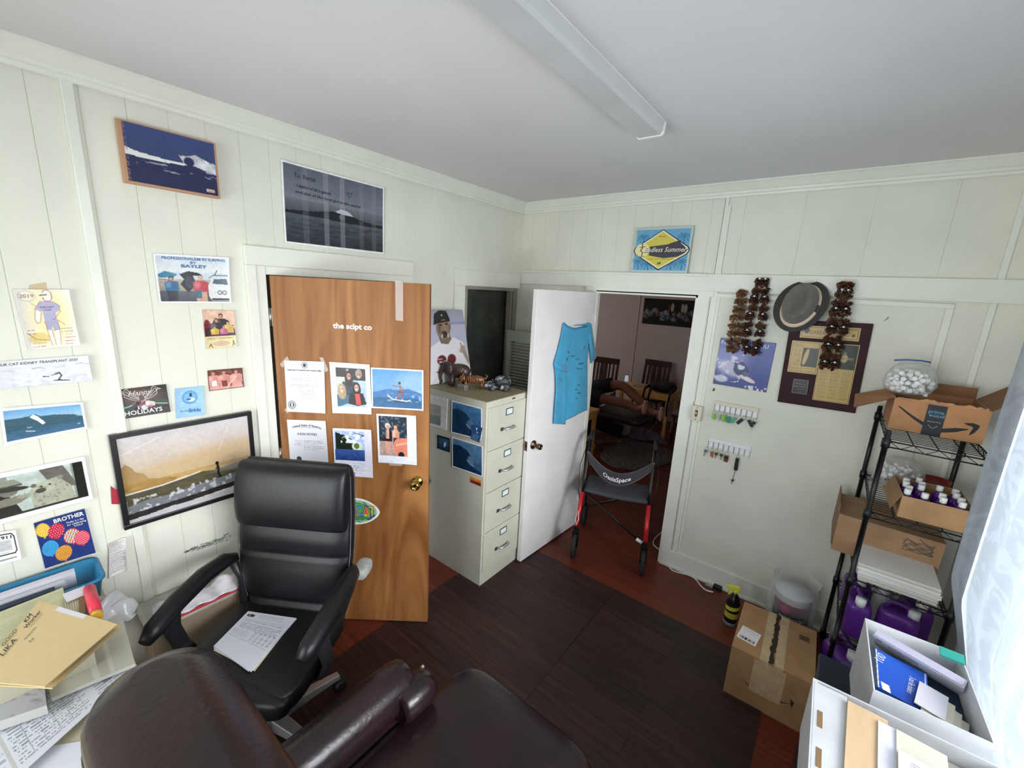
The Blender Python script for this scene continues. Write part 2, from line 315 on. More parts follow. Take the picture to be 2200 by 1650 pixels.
# room behind the brown door (dark), far room
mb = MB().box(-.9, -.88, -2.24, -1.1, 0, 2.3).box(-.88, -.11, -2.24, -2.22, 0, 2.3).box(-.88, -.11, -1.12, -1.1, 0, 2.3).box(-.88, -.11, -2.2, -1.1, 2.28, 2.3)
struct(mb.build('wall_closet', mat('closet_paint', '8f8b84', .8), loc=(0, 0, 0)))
mb = MB().box(-3.2, 2.6, 3.9, 4.0, 0, 2.8).box(-3.3, -3.2, .1, 4, 0, .9).box(-3.3, -3.2, .1, 4, 2.2, 2.8).box(-3.3, -3.2, .1, 1.3, .9, 2.2).box(-3.3, -3.2, 2.7, 4, .9, 2.2).box(2.6, 2.7, .04, 4, 0, 2.8).box(-3.2, -.11, .1, .12, 0, 2.8).box(-.11, .745, .031, .04, 0, 2.8).box(-.12, -.11, .031, .12, 0, 2.8).box(1.51, 2.6, .031, .04, 0, 2.8).box(.745, 1.51, .031, .04, 2.025, 2.8)
for x in (-.42, .75): mb.box(x-.003, x+.003, 3.893, 3.9, 0, 2.8)
struct(mb.build('wall_far_room', FARW, loc=(0, 0, 0)))
struct(MB().box(-3.3, 2.7, .031, 4.0, 2.8, 2.9).build('ceiling_far_room', FARW, loc=(0, 0, 0)))
struct(MB().box(-3.2, 2.6, 3.885, 3.9, 0, .1).build('baseboard_far_room', FARW, loc=(0, 0, 0)))
# crown mouldings (profile swept along each wall)
cr = [(0, 0), (0, -.075), (.008, -.082), (.014, -.078), (.016, -.066), (.024, -.062), (.026, -.05), (.034, -.044), (.05, -.024), (.06, -.012), (.066, -.008), (.066, 0)]
def crown(name, fn, a, b):
    mb = MB(); mb.loft([[fn(d, u, FLH+z) for d, z in cr] for u in (a, b)], True, sm=False); struct(mb.build(name, TRIM, loc=(0, 0, 0)))
crown('trim_1', lambda d, u, z: (d, u, z), YF, 0); crown('trim_2', lambda d, u, z: (u, -d, z), 0, XR)
# picture rail, door heads and casings on the back wall
mb = MB().box(0, XR, -.022, 0, 2.055, 2.167).box(0, 1.545, -.03, -.022, 2.148, 2.167)
struct(mb.build('trim_3', TRIM, loc=(0, 0, 0), bevel=.003))
mb = MB().box(.66, 1.60, -.018, 0, 2.018, 2.075).box(1.505, 1.575, -.018, 0, 0, 2.02).box(.66, .75, -.012, 0, 0, 2.02)
mb.box(1.49, 1.507, -.018, .05, 0, 2.03).box(.748, .756, -.0, .05, 0, 2.03).box(.75, 1.505, -.018, .05, 2.008, 2.03)
struct(mb.build('trim_4', TRIM, loc=(0, 0, 0), bevel=.002))
mb = MB().box(1.585, 1.605, -.014, 0, .0, FLH-.06).box(1.612, 1.62, -.01, 0, 1.3, 2.06).box(1.572, 1.58, -.01, 0, 1.3, FLH-.07)
mb.box(1.62, 2.72, -.012, 0, 2.02, 2.045).box(2.69, 2.72, -.012, 0, .14, 2.02).box(1.62, 1.64, -.008, 0, .14, 2.03).box(2.835, 2.86, -.012, 0, 0, FLH-.07)
struct(mb.build('trim_5', TRIM, loc=(0, 0, 0), bevel=.002))
struct(MB().box(1.505, XR, -.016, 0, 0, .14).box(1.505, XR, -.03, -.016, 0, .022).build('baseboard_back', TRIM, loc=(0, 0, 0), bevel=.003))
struct(MB().box(0, .016, YF, -2.2, 0, .14).box(0, .016, -1.18, 0, 0, .14).build('baseboard_left', TRIM, loc=(0, 0, 0), bevel=.003))
# left-wall door casing and window head board
mb = MB().box(0, .02, -2.2, -2.155, 0, 2.05).box(0, .014, -2.155, -2.11, 0, 2.05).box(0, .02, -2.2, -1.2, 2.05, 2.14).box(0, .012, -2.11, -1.2, 2.008, 2.05).box(-.11, .012, -2.125, -2.11, 0, 2.05).box(-.11, .014, -1.27, -1.20, 0, 2.05).box(-.11, .0, -2.11, -1.27, 2.008, 2.03)
struct(mb.build('trim_6', TRIM, loc=(0, 0, 0), bevel=.003))
struct(MB().box(0, .018, -.82, -.03, 2.01, 2.128).box(0, .018, -.82, -.71, 1.1, 2.01).build('trim_7', TRIM, loc=(0, 0, 0), bevel=.003))
# vertical cover strip on left wall far left
struct(MB().box(0, .01, -2.735, -2.70, 0, FLH-.07).build('trim_8', TRIM, loc=(0, 0, 0), bevel=.004))
# floor mats with dark plank print
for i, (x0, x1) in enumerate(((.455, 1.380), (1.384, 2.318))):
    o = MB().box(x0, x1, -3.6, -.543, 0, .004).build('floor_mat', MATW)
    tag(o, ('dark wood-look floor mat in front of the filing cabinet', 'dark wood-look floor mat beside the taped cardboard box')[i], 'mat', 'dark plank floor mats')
# ---- fluorescent ceiling light
t = thing('ceiling_light', 'long unlit white wraparound fluorescent light on the grey ceiling', 'ceiling light', (1.525, -2.3, FLH))
pf = lambda y: [(-.055, y, -.012), (-.055, y, -.05), (-.046, y, -.06), (.046, y, -.06), (.055, y, -.05), (.058, y, -.012)]
MB().box(-.05, .05, -1.08, 1.13, -.014, 0).build('housing', mat('white_enamel', 'e8e8e6', .4), t)
MB().loft([pf(-1.06), pf(1.11)], True, sm=False).build('diffuser', mat('frosted_lens', 'c6c8c8', .35, var=.04, vs=8), t)
MB().loft([[(x*1.05, 1.11, z*1.05) for x, _, z in pf(0)], [(x*1.05, 1.125, z*1.05) for x, _, z in pf(0)]], True, sm=False).build('end_cap', mat('cream_plastic_cap', 'f0f0ea', .4), t)
# ---- brown door
BW = mat('varnished_door_wood', '74451f', .5, col2='a87443', spec=.3, vs=1.7, stretch=(2.6, 2.6, .33), dist=3.2, ramp=(.3, .7), bump=.04, bs=20)
BRASS = mat('polished_brass', 'b89a4c', .12, 1); STEEL = mat('brushed_steel', 'a8a8a6', .3, 1); BRONZE = mat('worn_bronze', '6b5a48', .35, 1)
DL = .812; dh = Vector((.012, -2.096, 0)); dtip = Vector((.637, -1.598, 0)); da = math.atan2(dtip.y-dh.y, dtip.x-dh.x); DN = Vector((sin(da), -cos(da), 0))
door = MB().box(0, DL-.012, 0, .035, .012, 2.005).build('door_1', BW, loc=dh, bevel=.002); door.rotation_euler = (0, 0, da); struct(door)
def knob(parent, x, y, z, m, sgn=-1, r=.027, name='door_knob'):
    M = T(x, y, z) @ RX(pi/2 if sgn < 0 else -pi/2)
    MB().lathe([(.033, 0), (.033, .004), (.026, .009), (.012, .013), (.011, .034), (.02, .04), (r, .05), (r, .062), (.02, .07), (.012, .072), (.012, .069), (.002, .069)], 24, M).build(name, m, parent)
knob(door, .738, 0, .93, BRASS); knob(door, .738, .035, .93, BRASS, 1)
MB().box(DL-.012, DL-.010, .006, .03, .90, .96).box(DL-.010, DL-.0, .012, .024, .922, .938).build('latch', STEEL, door)
for z in (1.80, 1.05, .2): MB().lathe([(.006, z-.045), (.006, z+.045)], 10, T(-.006, -.004, 0)).box(-.004, .002, -.002, .03, z-.045, z+.045).build('hinge', STEEL, door)
def DP(px, o=.0022): return [hitp(x, y, dh+DN*o, DN) for x, y in px]
# ---- white door
WD = mat('white_door_paint', 'e3e0e0', .5, var=.04, vs=4, bump=.1, bs=50)
wh = Vector((.752, -.006, 0)); wt = Vector((.712, -.757, 0)); wa = math.atan2(wt.y-wh.y, wt.x-wh.x)
wdoor = MB().box(0, .752, -.035, 0, .012, 2.01).build('door_2', WD, loc=wh, bevel=.002); wdoor.rotation_euler = (0, 0, wa); struct(wdoor)
WN = Vector((-sin(wa), cos(wa), 0))
knob(wdoor, .69, 0, .93, BRONZE, 1, .022); knob(wdoor, .69, -.035, .93, BRONZE, -1, .022)
MB().box(.752, .754, -.03, -.005, .895, .965).box(.754, .762, -.023, -.012, .922, .938).build('latch', BRONZE, wdoor)
for z in (1.8, .25): MB().lathe([(.006, z-.045), (.006, z+.045)], 10, T(-.004, .004, 0)).build('hinge', WD, wdoor)
# ============================================================ PICTURES AND PAPERS ON THE LEFT WALL
def sea(p, hz, sky, sky2, sea1, sea2, amp=.25, sy=40, seed=3): p.grad(0, 0, 1, hz, sky, sky2); p.grad(0, hz, 1, 1, sea1, sea2); p.noise(amp, 9, sy, (0, hz, 1, 1), seed); return p
def foam(p, mask, sx=14, sy=14, th=.5, seed=5, c='f2f4f2', k=.9): return p.noise(k, sx, sy, mask, seed, c, th)
# 1 canvas, blue wave
p = Pic(1, .55, 130, '2f3a6e'); p.grad(0, 0, 1, .5, '3a4878', '34406c'); p.grad(0, .5, 1, 1, '232a52', '1d2347'); p.noise(.3, 12, 22, (0, .5, 1, 1), 2)
p.poly([(0, .41), (.1, .46), (.3, .49), (.5, .5), (.62, .5), (.8, .52), (1, .58), (1, .5), (.9, .38), (.8, .36), (.76, .5), (.6, .54), (.3, .56), (.1, .55), (0, .54)], 'dfe0dc')
p.poly([(.57, .38), (.62, .36), (.68, .35), (.76, .3), (.84, .34), (.92, .38), (1, .4), (1, .6), (.84, .55), (.76, .52), (.7, .5), (.62, .46)], 'c9ccd0', .9); p.ell(.68, .45, .06, .085, '232a55'); p.line([(.57, .36), (.6, .44), (.62, .5)], .006, 'd8dadf'); p.noise(.5, 30, 12, (.72, .3, 1, .6), 12)
p.line([(.41, 0), (.41, .6)], .006, '262d50', .6); foam(p, (.1, .57, 1, .72), 9, 40, .66, 9, 'b9bccb', .7); p.noise(.8, 40, 40, (0, 0, .03, 1), 4, '8a6a6a', .45); p.rect(.86, .9, .96, .955, 'c9b6a0'); p.line([(.88, .93), (.94, .93)], .004, '8a7a66')
q = quad([(259, 258), (459, 318), (459, 420), (262, 381)], 0, .03)
mb = MB(); mb.color('b98d6c'); y0, y1, z0, z1 = q[0].y, q[1].y, q[2].z, q[0].z
q = [Vector((.032, y0, z1)), Vector((.032, y1, z1)), Vector((.032, y1, z0)), Vector((.032, y0, z0))]
mb.box(.002, .0315, y0-.012, y1+.008, z0-.008, z1+.004); add_print(mb, q, p); tag(mb.build('surf_canvas', PAPER, recenter=True), 'blue wave canvas with bare wood edges, highest picture on the left wall', 'picture')
# 2 big grey poster with handwriting
p = Pic(1, .62, 170, 'f0f0f0'); sea(p, .42, '5d636f', '787c86', '5c6369', '2c3138', .35, 40, 4); p.grad(0, .42, 1, .56, '6a7077', '4d545c')
p.poly([(0, .58), (.25, .55), (.4, .51), (.5, .49), (.6, .5), (.7, .54), (.82, .57), (1, .58), (1, .62), (.8, .62), (.62, .63), (.45, .62), (.2, .61), (0, .61)], '22272d'); p.poly([(.47, .5), (.53, .45), (.6, .46), (.66, .52), (.56, .52)], 'b8bcc0'); p.ell(.54, .56, .03, .035, '5a6068')
p.noise(.5, 8, 45, (0, .66, 1, 1), 6, '2a2f34', .52)
for u, k in ((.17, .2), (.36, .5), (.52, .5), (.72, .2), (.86, .2)): p.rect(u, 0, u+.05, 1, 'b5b2bc', k*.45)  # reflected window strips painted as pale bands over the glossy print
p.line([(.6,.24),(.585,.215),(.595,.2),(.61,.21),(.615,.225),(.625,.205),(.64,.2),(.645,.22),(.615,.27),(.6,.24)],.004,'1a1c20'); p.border(.012)
tx = [('To  Furcat', .2, .14, .055, '1a1c20', {'xs': .9}), ('Legend of all Legends', .28, .265, .04, '1a1c20', {'shear': .25, 'rot': -.03}), ('and dad of the best girl in the world', .42, .35, .036, '1a1c20', {'shear': .25, 'rot': -.03, 'w': .62})]
paper('wave_poster', 'large grey ocean wave poster with handwritten dedication, above the brown door frame', 'poster', quad([(602, 342), (824, 403), (824, 546), (611, 522)]), p, tx, GLOSS, .006)
# 3 professionalism in surfing
p = Pic(1, .78, 130, 'c6d2dc'); p.grad(0, 0, 1, .35, 'c3d0de', 'dde0de'); p.grad(0, .5, 1, .75, 'b7b39c', '8f8a78'); p.grad(0, .75, 1, 1, '5a5a60', '484a52'); p.noise(.25, 14, 20, (0, .5, 1, 1), 5)
p.poly([(.02, .42), (.12, .34), (.28, .4), (.22, .47), (.04, .48)], '3f7f9a'); p.poly([(.3, .4), (.42, .33), (.56, .36), (.62, .42), (.48, .42), (.52, .6), (.4, .78), (.3, .6), (.36, .5)], '26282c'); p.ell(.43, .56, .06, .13, '3a3f4a')
p.person(.19, .45, .5, '2f6f9a', 'c9a080', '2a2018', .4, '3a3a44'); p.person(.58, .42, .56, 'c24a52', 'd6ac90', 'b9a98a', .42, 'c9a088'); p.line([(.02, .5), (.3, .56)], .008, 'b04a3a')
p.poly([(.68, .62), (.74, .46), (.96, .44), (1, .6), (1, .95), (.72, .95), (.68, .84)], 'd9dcda'); p.poly([(.74, .58), (.77, .48), (.95, .47), (.97, .6)], '48606a'); p.ell(.84, .77, .035, .05, '5a5f60'); p.ell(.84, .77, .022, .03, 'cfd2d0'); p.ell(.91, .77, .035, .05, '5a5f60'); p.ell(.91, .77, .022, .03, 'cfd2d0')
p.rect(.72, .9, 1, .94, '2c2e30'); p.line([(.7, .46), (.76, .4), (.98, .4)], .008, '30343a'); p.line([(.78, .4), (.82, .3)], .01, '30343a'); p.poly([(.5, .74), (.58, .72), (.58, .9), (.5, .9)], '3f6a80'); p.border(.03)
tx = [('PROFESSIONALISM IN SURFING', .52, .075, .055, '2c5a8c', {'w': .84, 'bold': .02}), ('BY', .5, .15, .05, '2c5a8c', {'xs': 1.4, 'bold': .02}), ('BAYLEY', .51, .225, .065, '2c6a9c', {'xs': 1.5, 'bold': .03})]
paper('surf_poster', 'poster of surfers beside a white car with blue heading, curled corner', 'poster', quad([(327, 544), (490, 553), (496, 651), (341, 651)]), p, tx, GLOSS, .008)
# 4 crayon drawing
p = Pic(1, 1.2, 110, 'ece9e4'); p.ell(.55, .45, .42, .5, 'e6da8c', 0, .75, .9); p.ell(.25, .82, .2, .1, 'dcc25a', 0, .8, .4); p.rect(0, 0, .03, 1, 'ece9e4')
R_ = 'a8584c'
p.poly([(.42, .2), (.62, .2), (.76, .28), (.74, .36), (.66, .4), (.66, .54), (.42, .54), (.42, .36), (.34, .4), (.3, .32)], 'a9a8c4'); p.poly([(.42, .54), (.66, .54), (.68, .68), (.56, .7), (.54, .62), (.52, .7), (.42, .68)], 'a5a4bd'); p.poly([(.44, .69), (.52, .69), (.52, .94), (.46, .94)], 'ede4dc'); p.poly([(.57, .7), (.66, .68), (.62, .94), (.56, .94)], 'ede4dc')
p.poly([(.32, .34), (.39, .38), (.34, .54), (.27, .56), (.25, .5)], 'ede4dc'); p.ell(.56, .1, .085, .095, 'efe6dd'); p.line([(.49, .06), (.52, .02), (.6, .01), (.65, .06), (.65, .15), (.6, .2), (.51, .2), (.48, .14)], .006, R_); p.line([(.44, .1), (.56, .09)], .012, '6a5a66'); p.line([(.5, .14), (.48, .16)], .006, R_)
p.line([(.42, .2), (.3, .32), (.25, .5), (.28, .57), (.34, .55), (.4, .38)], .005, R_); p.line([(.64, .2), (.76, .28), (.75, .38), (.6, .52), (.56, .5)], .005, R_); p.line([(.42, .54), (.44, .8), (.46, .96)], .005, R_); p.line([(.66, .54), (.67, .68), (.63, .95)], .005, R_); p.line([(.52, .7), (.53, .95)], .005, R_); p.line([(.54, .7), (.66, .69)], .005, '6a5a66')
for a, b in (((.12, .1), 0), ((.2, .3), 1)): pass
for k in range(24):
    t0, t1 = 2*pi*k/24, 2*pi*(k+1)/24; p.line([(.2+.15*cos(t0), .11+.085*sin(t0)), (.2+.15*cos(t1), .11+.085*sin(t1))], .004, '8f98a8')
p.line([(.22, .2), (.3, .27), (.38, .29)], .004, '8f98a8'); p.line([(.66, .52), (.8, .62)], .005, R_); p.line([(.05, .72), (.2, .84), (.42, .86)], .006, '8a6a4a'); p.rows(.68, .68, .92, .78, 3, R_, 3); p.rows(.72, .84, .95, .95, 3, R_, 4); p.rows(.1, .9, .35, .96, 2, R_, 8); p.rows(.06, .68, .2, .74, 2, R_, 9); p.noise(.06, 30, 30)
tx = [('2019', .2, .11, .06, 'a05a50', {'shear': .1}), ('FUR CAT', .52, .3, .03, 'a05050'), ('CLUB', .52, .345, .025, 'a05050')]
paper('crayon_drawing', 'yellow crayon drawing of a standing figure in shorts dated 2019', 'drawing', quad([(27, 621), (147, 622), (172, 741), (62, 752)]), p, tx, None, .012)
MB().color('c9b28c').add(quad([(63, 612), (98, 606), (100, 626), (60, 628)], 0, .0012), [(3, 2, 1, 0)]).build('tape', PAPER, bpy.data.objects['crayon_drawing']).matrix_parent_inverse = Matrix.Translation(-bpy.data.objects['crayon_drawing'].location)
# 5 kidney transplant drawing
p = Pic(1, .33, 150, 'dcdde2'); p.noise(.08, 14, 10); p.noise(.5, 12, 10, (0, .3, 1, 1), 4, 'b9bcc6', .6); p.rect(0, 0, 1, .24, 'e4e4e6'); p.line([(.36, .36), (.44, .33), (.5, .38)], .02, '7a828e', .5); p.line([(.84, .3), (.9, .27), (.98, .32)], .02, '7a828e', .5)
p.line([(.57, .86), (.66, .88), (.74, .9)], .02, '1c1e22'); p.line([(.6, .62), (.64, .58), (.66, .7), (.62, .84), (.66, .88)], .028, '1c1e22'); p.line([(.46, .68), (.52, .7)], .02, '1c1e22'); p.line([(.56, .66), (.6, .62)], .014, '1c1e22')
paper('pencil_drawing', 'wide pencil drawing of a small surfer headed kidney transplant 2020', 'drawing', quad([(-12, 777), (188, 763), (199, 817), (-4, 836)]), p, [('FUR CAT KIDNEY TRANSPLANT 2020', .45, .13, .1, '1e2024', {'w': .84, 'shear': .2})], None, .01)
# 6 christmas card
p = Pic(.8, 1, 70, 'e0b9a0'); p.noise(.3, 10, 10, (0, 0, 1, .68), 2); p.ell(.1, .45, .12, .2, '7a2f3a'); p.poly([(0, .68), (0, .5), (.3, .4), (.95, .4), (1, .68)], '4a2a34'); p.person(.55, .1, .7, '2c2426', 'c99a78'); p.person(.4, .22, .6, '3a2a30', 'c99a78'); p.person(.76, .3, .5, 'd6b45a', 'd8ac8c'); p.person(.33, .42, .36, 'd9b23c', 'd8ac8c'); p.person(.62, .42, .36, 'c8688a', 'd8ac8c'); p.rect(0, .68, 1, 1, 'e2d3a4'); p.line([(.1, .95), (.16, .88), (.2, .97)], .015, '7a5a3a'); p.line([(.88, .97), (.9, .82), (.94, .95)], .015, '6a6a3a'); p.ell(.5, .88, .28, .07, 'cdb492')
paper('holiday_card', 'small pink family Christmas photo card with cream strip below', 'card', quad([(434, 665), (502, 667), (508, 744), (443, 750)]), p, [('MERRY CHRISTMAS', .5, .74, .05, 'a08a5a', {'w': .84})], GLOSS, .006)
# 7 three men
p = Pic(1.55, 1, 80, '6b4038'); p.noise(.5, 10, 6, None, 8, '9a6a4a', .5)
for u, s in ((.15, 'e09a8c'), (.45, 'dd9284'), (.8, 'e09a8c')): p.person(u, .1, .95, s, 'e3a594', 'a8706a', .55, 'd99a8c')
p.poly([(.1, .55), (.22, .5), (.24, .8), (.1, .8)], 'e8e4e6'); p.poly([(.36, .55), (.52, .55), (.54, .9), (.38, .9)], '7a3a34'); p.line([(.5, .92), (.8, .4)], .03, 'efc0b4'); p.rect(.0, .85, 1, 1, 'e2a79a', .6); p.border(.025, '6a3434')
paper('group_photo', 'small reddish photo of three shirtless men with a surfboard', 'photo', quad([(445, 796), (520, 790), (524, 831), (449, 840)]), p, (), GLOSS, .004)
# 8 happy holidays
p = Pic(1.6, 1, 120, '33302c'); p.noise(.4, 8, 6, None, 2); p.rect(0, .55, 1, .62, '6a4a40', .5); p.ell(.2, .72, .13, .16, '2f4a3a'); p.ell(.85, .6, .12, .14, '2f4a3a'); p.ell(.5, .3, .35, .3, '8a6a58', 0, .35, .6)
for s_ in (-1, 1):
    for k in range(4): p.line([(.5+s_*.05, .45-.03*k), (.5+s_*.18, .4-.07*k), (.5+s_*(.3-.02*k), .28-.09*k), (.5+s_*(.3+.03*k), .14)], .008, 'd8d4d0')
    p.line([(.5+s_*.08, .5), (.5+s_*.25, .62), (.5+s_*.48, .68)], .012, 'd8d4d0')
r = random.Random(2)
for k in range(16): p.person(.33+.36*r.random(), .38+.2*r.random(), .32, r.choice(['7a3a44', '4a4a50', 'c98a90', 'e0dcd8', '3a2a2a', '8a4a50']), 'c09078')
paper('holidays_card', 'dark happy holidays card with white antler swirls', 'card', quad([(239, 839), (356, 825), (366, 884), (251, 902)]), p, [('HOLIDAYS', .5, .84, .15, 'f2eeea', {'w': .7, 'bold': .012}), ('Happy', .5, .17, .17, 'd8d4d0', {'shear': .4})], GLOSS, .004)
# 9 birthday
p = Pic(1, 1.06, 80, '9cc3ea'); p.noise(.03, 20, 20); p.ell(.5, .34, .26, .22, '4a8ec8'); p.ell(.5, .34, .22, .18, '7db4e0'); p.ell(.55, .42, .12, .06, 'e8f0f4'); p.ell(.53, .26, .05, .07, '2a4a6a'); p.ell(.46, .4, .08, .03, '2a5a8a')
for k in range(10): a = 2*pi*k/10; p.ell(.5+.34*cos(a), .34+.3*sin(a), .018, .018, 'dcecf8')
paper('birthday_card', 'light blue birthday card with round emblem, left of the three-men photo', 'card', quad([(375, 835), (437, 829), (440, 891), (378, 899)]), p, [('On Your', .3, .78, .05, '3a4a5a', {'bold': .01}), ('Birthday', .66, .78, .13, '2a6ab0', {'w': .42, 'bold': .02})], GLOSS, .004)
# 10 wave photo with white border
p = Pic(1, .42, 160, '2f5a70'); p.grad(0, 0, 1, .45, '5f9ed2', '9cc3dc'); p.poly([(0, .33), (.3, .31), (.38, .25), (.45, .33), (.62, .34), (.85, .4), (1, .52), (1, 1), (0, 1)], '2c5566'); p.grad(0, .66, 1, 1, '2f6078', '2a5a84'); p.noise(.3, 12, 30, (0, .42, 1, 1), 3)
p.poly([(.32, .33), (.37, .26), (.42, .34), (.5, .56), (.46, .6), (.4, .46)], 'dfe6ea'); p.ell(.95, .4, .07, .09, '9cbccb', 0, .8, .5); p.line([(.26, .72), (.36, .76)], .012, 'd5dde0'); p.line([(.28, .62), (.33, .63)], .01, 'c5d0d6'); p.line([(.88, .76), (.92, .75)], .01, 'c5d0d6'); p.border(.032, 'eeeef2')
paper('wave_photo', 'white-bordered photo of a long blue green wave under blue sky', 'photo', quad([(-2, 877), (177, 863), (188, 920), (9, 957)]), p, (), GLOSS, .006)
# 11 black and white man and leopard
p = Pic(1, .52, 170, 'ececf0'); p.poly([(0, .2), (.86, .06), (.98, .06), (.98, .9), (0, .9)], '88928a')
p.rect(.02, .1, .86, .9, 'b9c6be'); p.rect(.02, .1, .35, .5, '8a9088'); p.poly([(.6, .1), (.8, .1), (.9, .6), (.7, .55)], '6a665e'); p.noise(.25, 10, 8, (.02, .1, .97, .9), 7)
p.poly([(.0, .5), (.1, .3), (.3, .36), (.38, .6), (.44, .92), (0, .92)], '2e2c28'); p.ell(.35, .38, .075, .13, '77766a'); p.ell(.34, .36, .17, .05, '3c3a34', .12); p.poly([(.25, .32), (.29, .18), (.4, .17), (.46, .3)], '8d9080'); p.line([(.26, .31), (.45, .31)], .02, '4a4842')
p.poly([(.12, .56), (.4, .52), (.5, .6), (.42, .68), (.14, .7)], '7f7d6e'); 
for k in range(5): p.ell(.42+.022*k, .55+.012*(k % 2), .012, .045, '9a988a')
p.poly([(.5, .5), (.56, .38), (.66, .34), (.76, .3), (.78, .42), (.84, .56), (.86, .9), (.52, .9)], 'a8aa98'); p.ell(.62, .47, .09, .12, 'b4b6a2'); p.ell(.59, .53, .045, .05, '4c4a42'); p.ell(.6, .45, .012, .02, '3a3832'); p.ell(.67, .44, .012, .02, '3a3832'); p.ell(.76, .34, .025, .05, '8a8a7c'); p.ell(.54, .4, .025, .04, '6a685e')
p.noise(.55, 40, 26, (.52, .36, .86, .9), 9, '5e5c50', .62); p.rect(.88, .08, .97, .9, '23241f'); p.rect(.0, .86, .88, .9, '33322d')
m_ = Pic(1, .52, 170); 
p.put((p.V < .1).astype(float), 'ececf0'); p.put((p.V > .9).astype(float), 'ececf0'); p.put((p.U > .965).astype(float), 'ececf0')
paper('leopard_photo', 'black and white photo of a man in a hat facing a leopard', 'photo', quad([(-95, 1036), (181, 979), (200, 1071), (-80, 1148)]), p, (), GLOSS, .006)
# 12 brother card
p = Pic(1, .94, 130, '2a3a78'); p.noise(.05, 20, 20)
def balloon(u, v, ru, rv, c, kind, c2='f2e6b0'):
    p.ell(u, v, ru, rv, c, -.5, 1, .06); p.poly([(u-.01, v+rv), (u+.02, v+rv), (u+.015, v+rv+.03), (u-.02, v+rv+.03)], c)
    m = (np.hypot((p.U-u)/ru, (p.V-v)/rv) < .93).astype(float)
    if kind == 'dots':
        for a in range(-3, 4):
            for b in range(-3, 4): p.put(((np.hypot(p.U-u-a*.05-(b % 2)*.025, p.V-v-b*.045) < .009)*m), c2)
    if kind == 'str': p.put(((np.sin((p.V+.25*p.U)*150) > .45)*m), c2)
    if kind == 'tri': p.put(((np.sin(p.U*70)*np.sin(p.V*70+p.U*35) > .1)*m), c2); p.put(((np.sin(p.U*70+2)*np.sin(p.V*70+p.U*35+2) > .35)*m), 'e0b83c'); p.put(((np.sin(p.U*70+1)*np.sin(p.V*70+p.U*35+4) > .5)*m), 'f0f0ea')
balloon(.13, .2, .13, .15, 'e6bc3c', 'dots', 'f6ecc4'); balloon(.36, .3, .17, .15, 'c22a44', 'dots', 'f0c8cc'); balloon(.63, .5, .17, .16, 'c83a3e', 'tri', '6ab4dc'); balloon(.81, .6, .16, .15, 'd83a50', 'str', 'f4a0a4'); balloon(.18, .62, .16, .16, '4aa2d8', 'str', '2a86b8'); balloon(.4, .8, .17, .15, 'd08a2c', 'dots', 'f4dca0')
tx = [('BROTHER', .66, .085, .085, 'f2f2ea', {'w': .6, 'bold': .02}), ('Today is a day', .76, .19, .038, 'f2f2ea', {'w': .36}), ('for celebrating', .78, .245, .038, 'f2f2ea', {'w': .38}), ('YOU!', .8, .3, .04, 'f2f2ea')]
paper('brother_card', 'dark blue birthday card with coloured balloons reading BROTHER', 'card', quad([(72, 1123), (181, 1092), (205, 1186), (97, 1220)]), p, tx, GLOSS, .006)
# 13 dial card
p = Pic(1, 1, 100, 'e6e6e4')
for a, b in (((.02, .1), (.86, .1)), ((.86, .1), (.92, .2)), ((.92, .2), (.92, .66)), ((.92, .66), (.86, .74)), ((.86, .74), (.02, .74)), ((.02, .1), (.02, .74))): p.line([a, b], .022, '2a2a2c')
p.rect(.1, .3, .82, .62, 'c9c9ca'); p.rows(.12, .32, .8, .6, 7, '8a8a8c', 3); p.rows(.3, .68, .7, .69, 1, '3a3a3c', 5, 1, .1)
paper('notice_card', 'white emergency notice card with black rounded outline', 'notice', quad([(-48, 1150), (33, 1137), (47, 1200), (-30, 1222)]), p, [('Dial 911', .5, .2, .1, '1e1e20', {'w': .7, 'bold': .02}), ('HIGHWAYS', .62, .88, .045, '3a3a3c', {'w': .5, 'bold': .01})], None, .006)
# 14 framed sunset print (real glass-less frame, slightly proud of the wall)
y0, y1, z0, z1 = -2.762, -2.232, .902, 1.332
t = thing('framed_print', 'large black framed sepia print of a surfer standing on a wave', 'framed picture', (.018, (y0+y1)/2, z0)); cy = (y0+y1)/2
mb = MB(); f = .02
for a in (((y0, y1), (z0, z0+f)), ((y0, y1), (z1-f, z1)), ((y0, y0+f), (z0+f, z1-f)), ((y1-f, y1), (z0+f, z1-f))): mb.box(-.014, .01, a[0][0]-cy, a[0][1]-cy, a[1][0]-z0, a[1][1]-z0)
mb.build('frame', mat('black_frame', '191a1c', .3), t, bevel=.002)
p = Pic(1, .8, 200, 'ccc4be'); p.grad(0, 0, 1, .55, 'cdc8ca', 'c4ae8c'); p.grad(0, .55, 1, .78, 'b8975c', 'c7b08a'); p.noise(.08, 4, 5)
p.poly([(0, .34), (.03, .3), (.07, .36), (.09, .42), (.14, .45), (.17, .52), (.24, .55), (.32, .56), (.38, .6), (.3, .66), (0, .66)], '9a7840', .85); p.noise(.12, 10, 10, (0, .28, .4, .66), 4); p.ell(.62, .42, .5, .12, 'c2a06a', -.1, .5, .9)
p.poly([(0, .66), (.3, .64), (.55, .6), (.68, .62), (1, .58), (1, .84), (0, .86)], '57523e'); p.noise(.35, 14, 40, (0, .58, 1, .86), 8); p.line([(0, .655), (.25, .645), (.42, .62), (.55, .595)], .009, 'd6d2ca'); p.ell(.88, .62, .2, .05, 'b0aea4', 0, .5, .9)
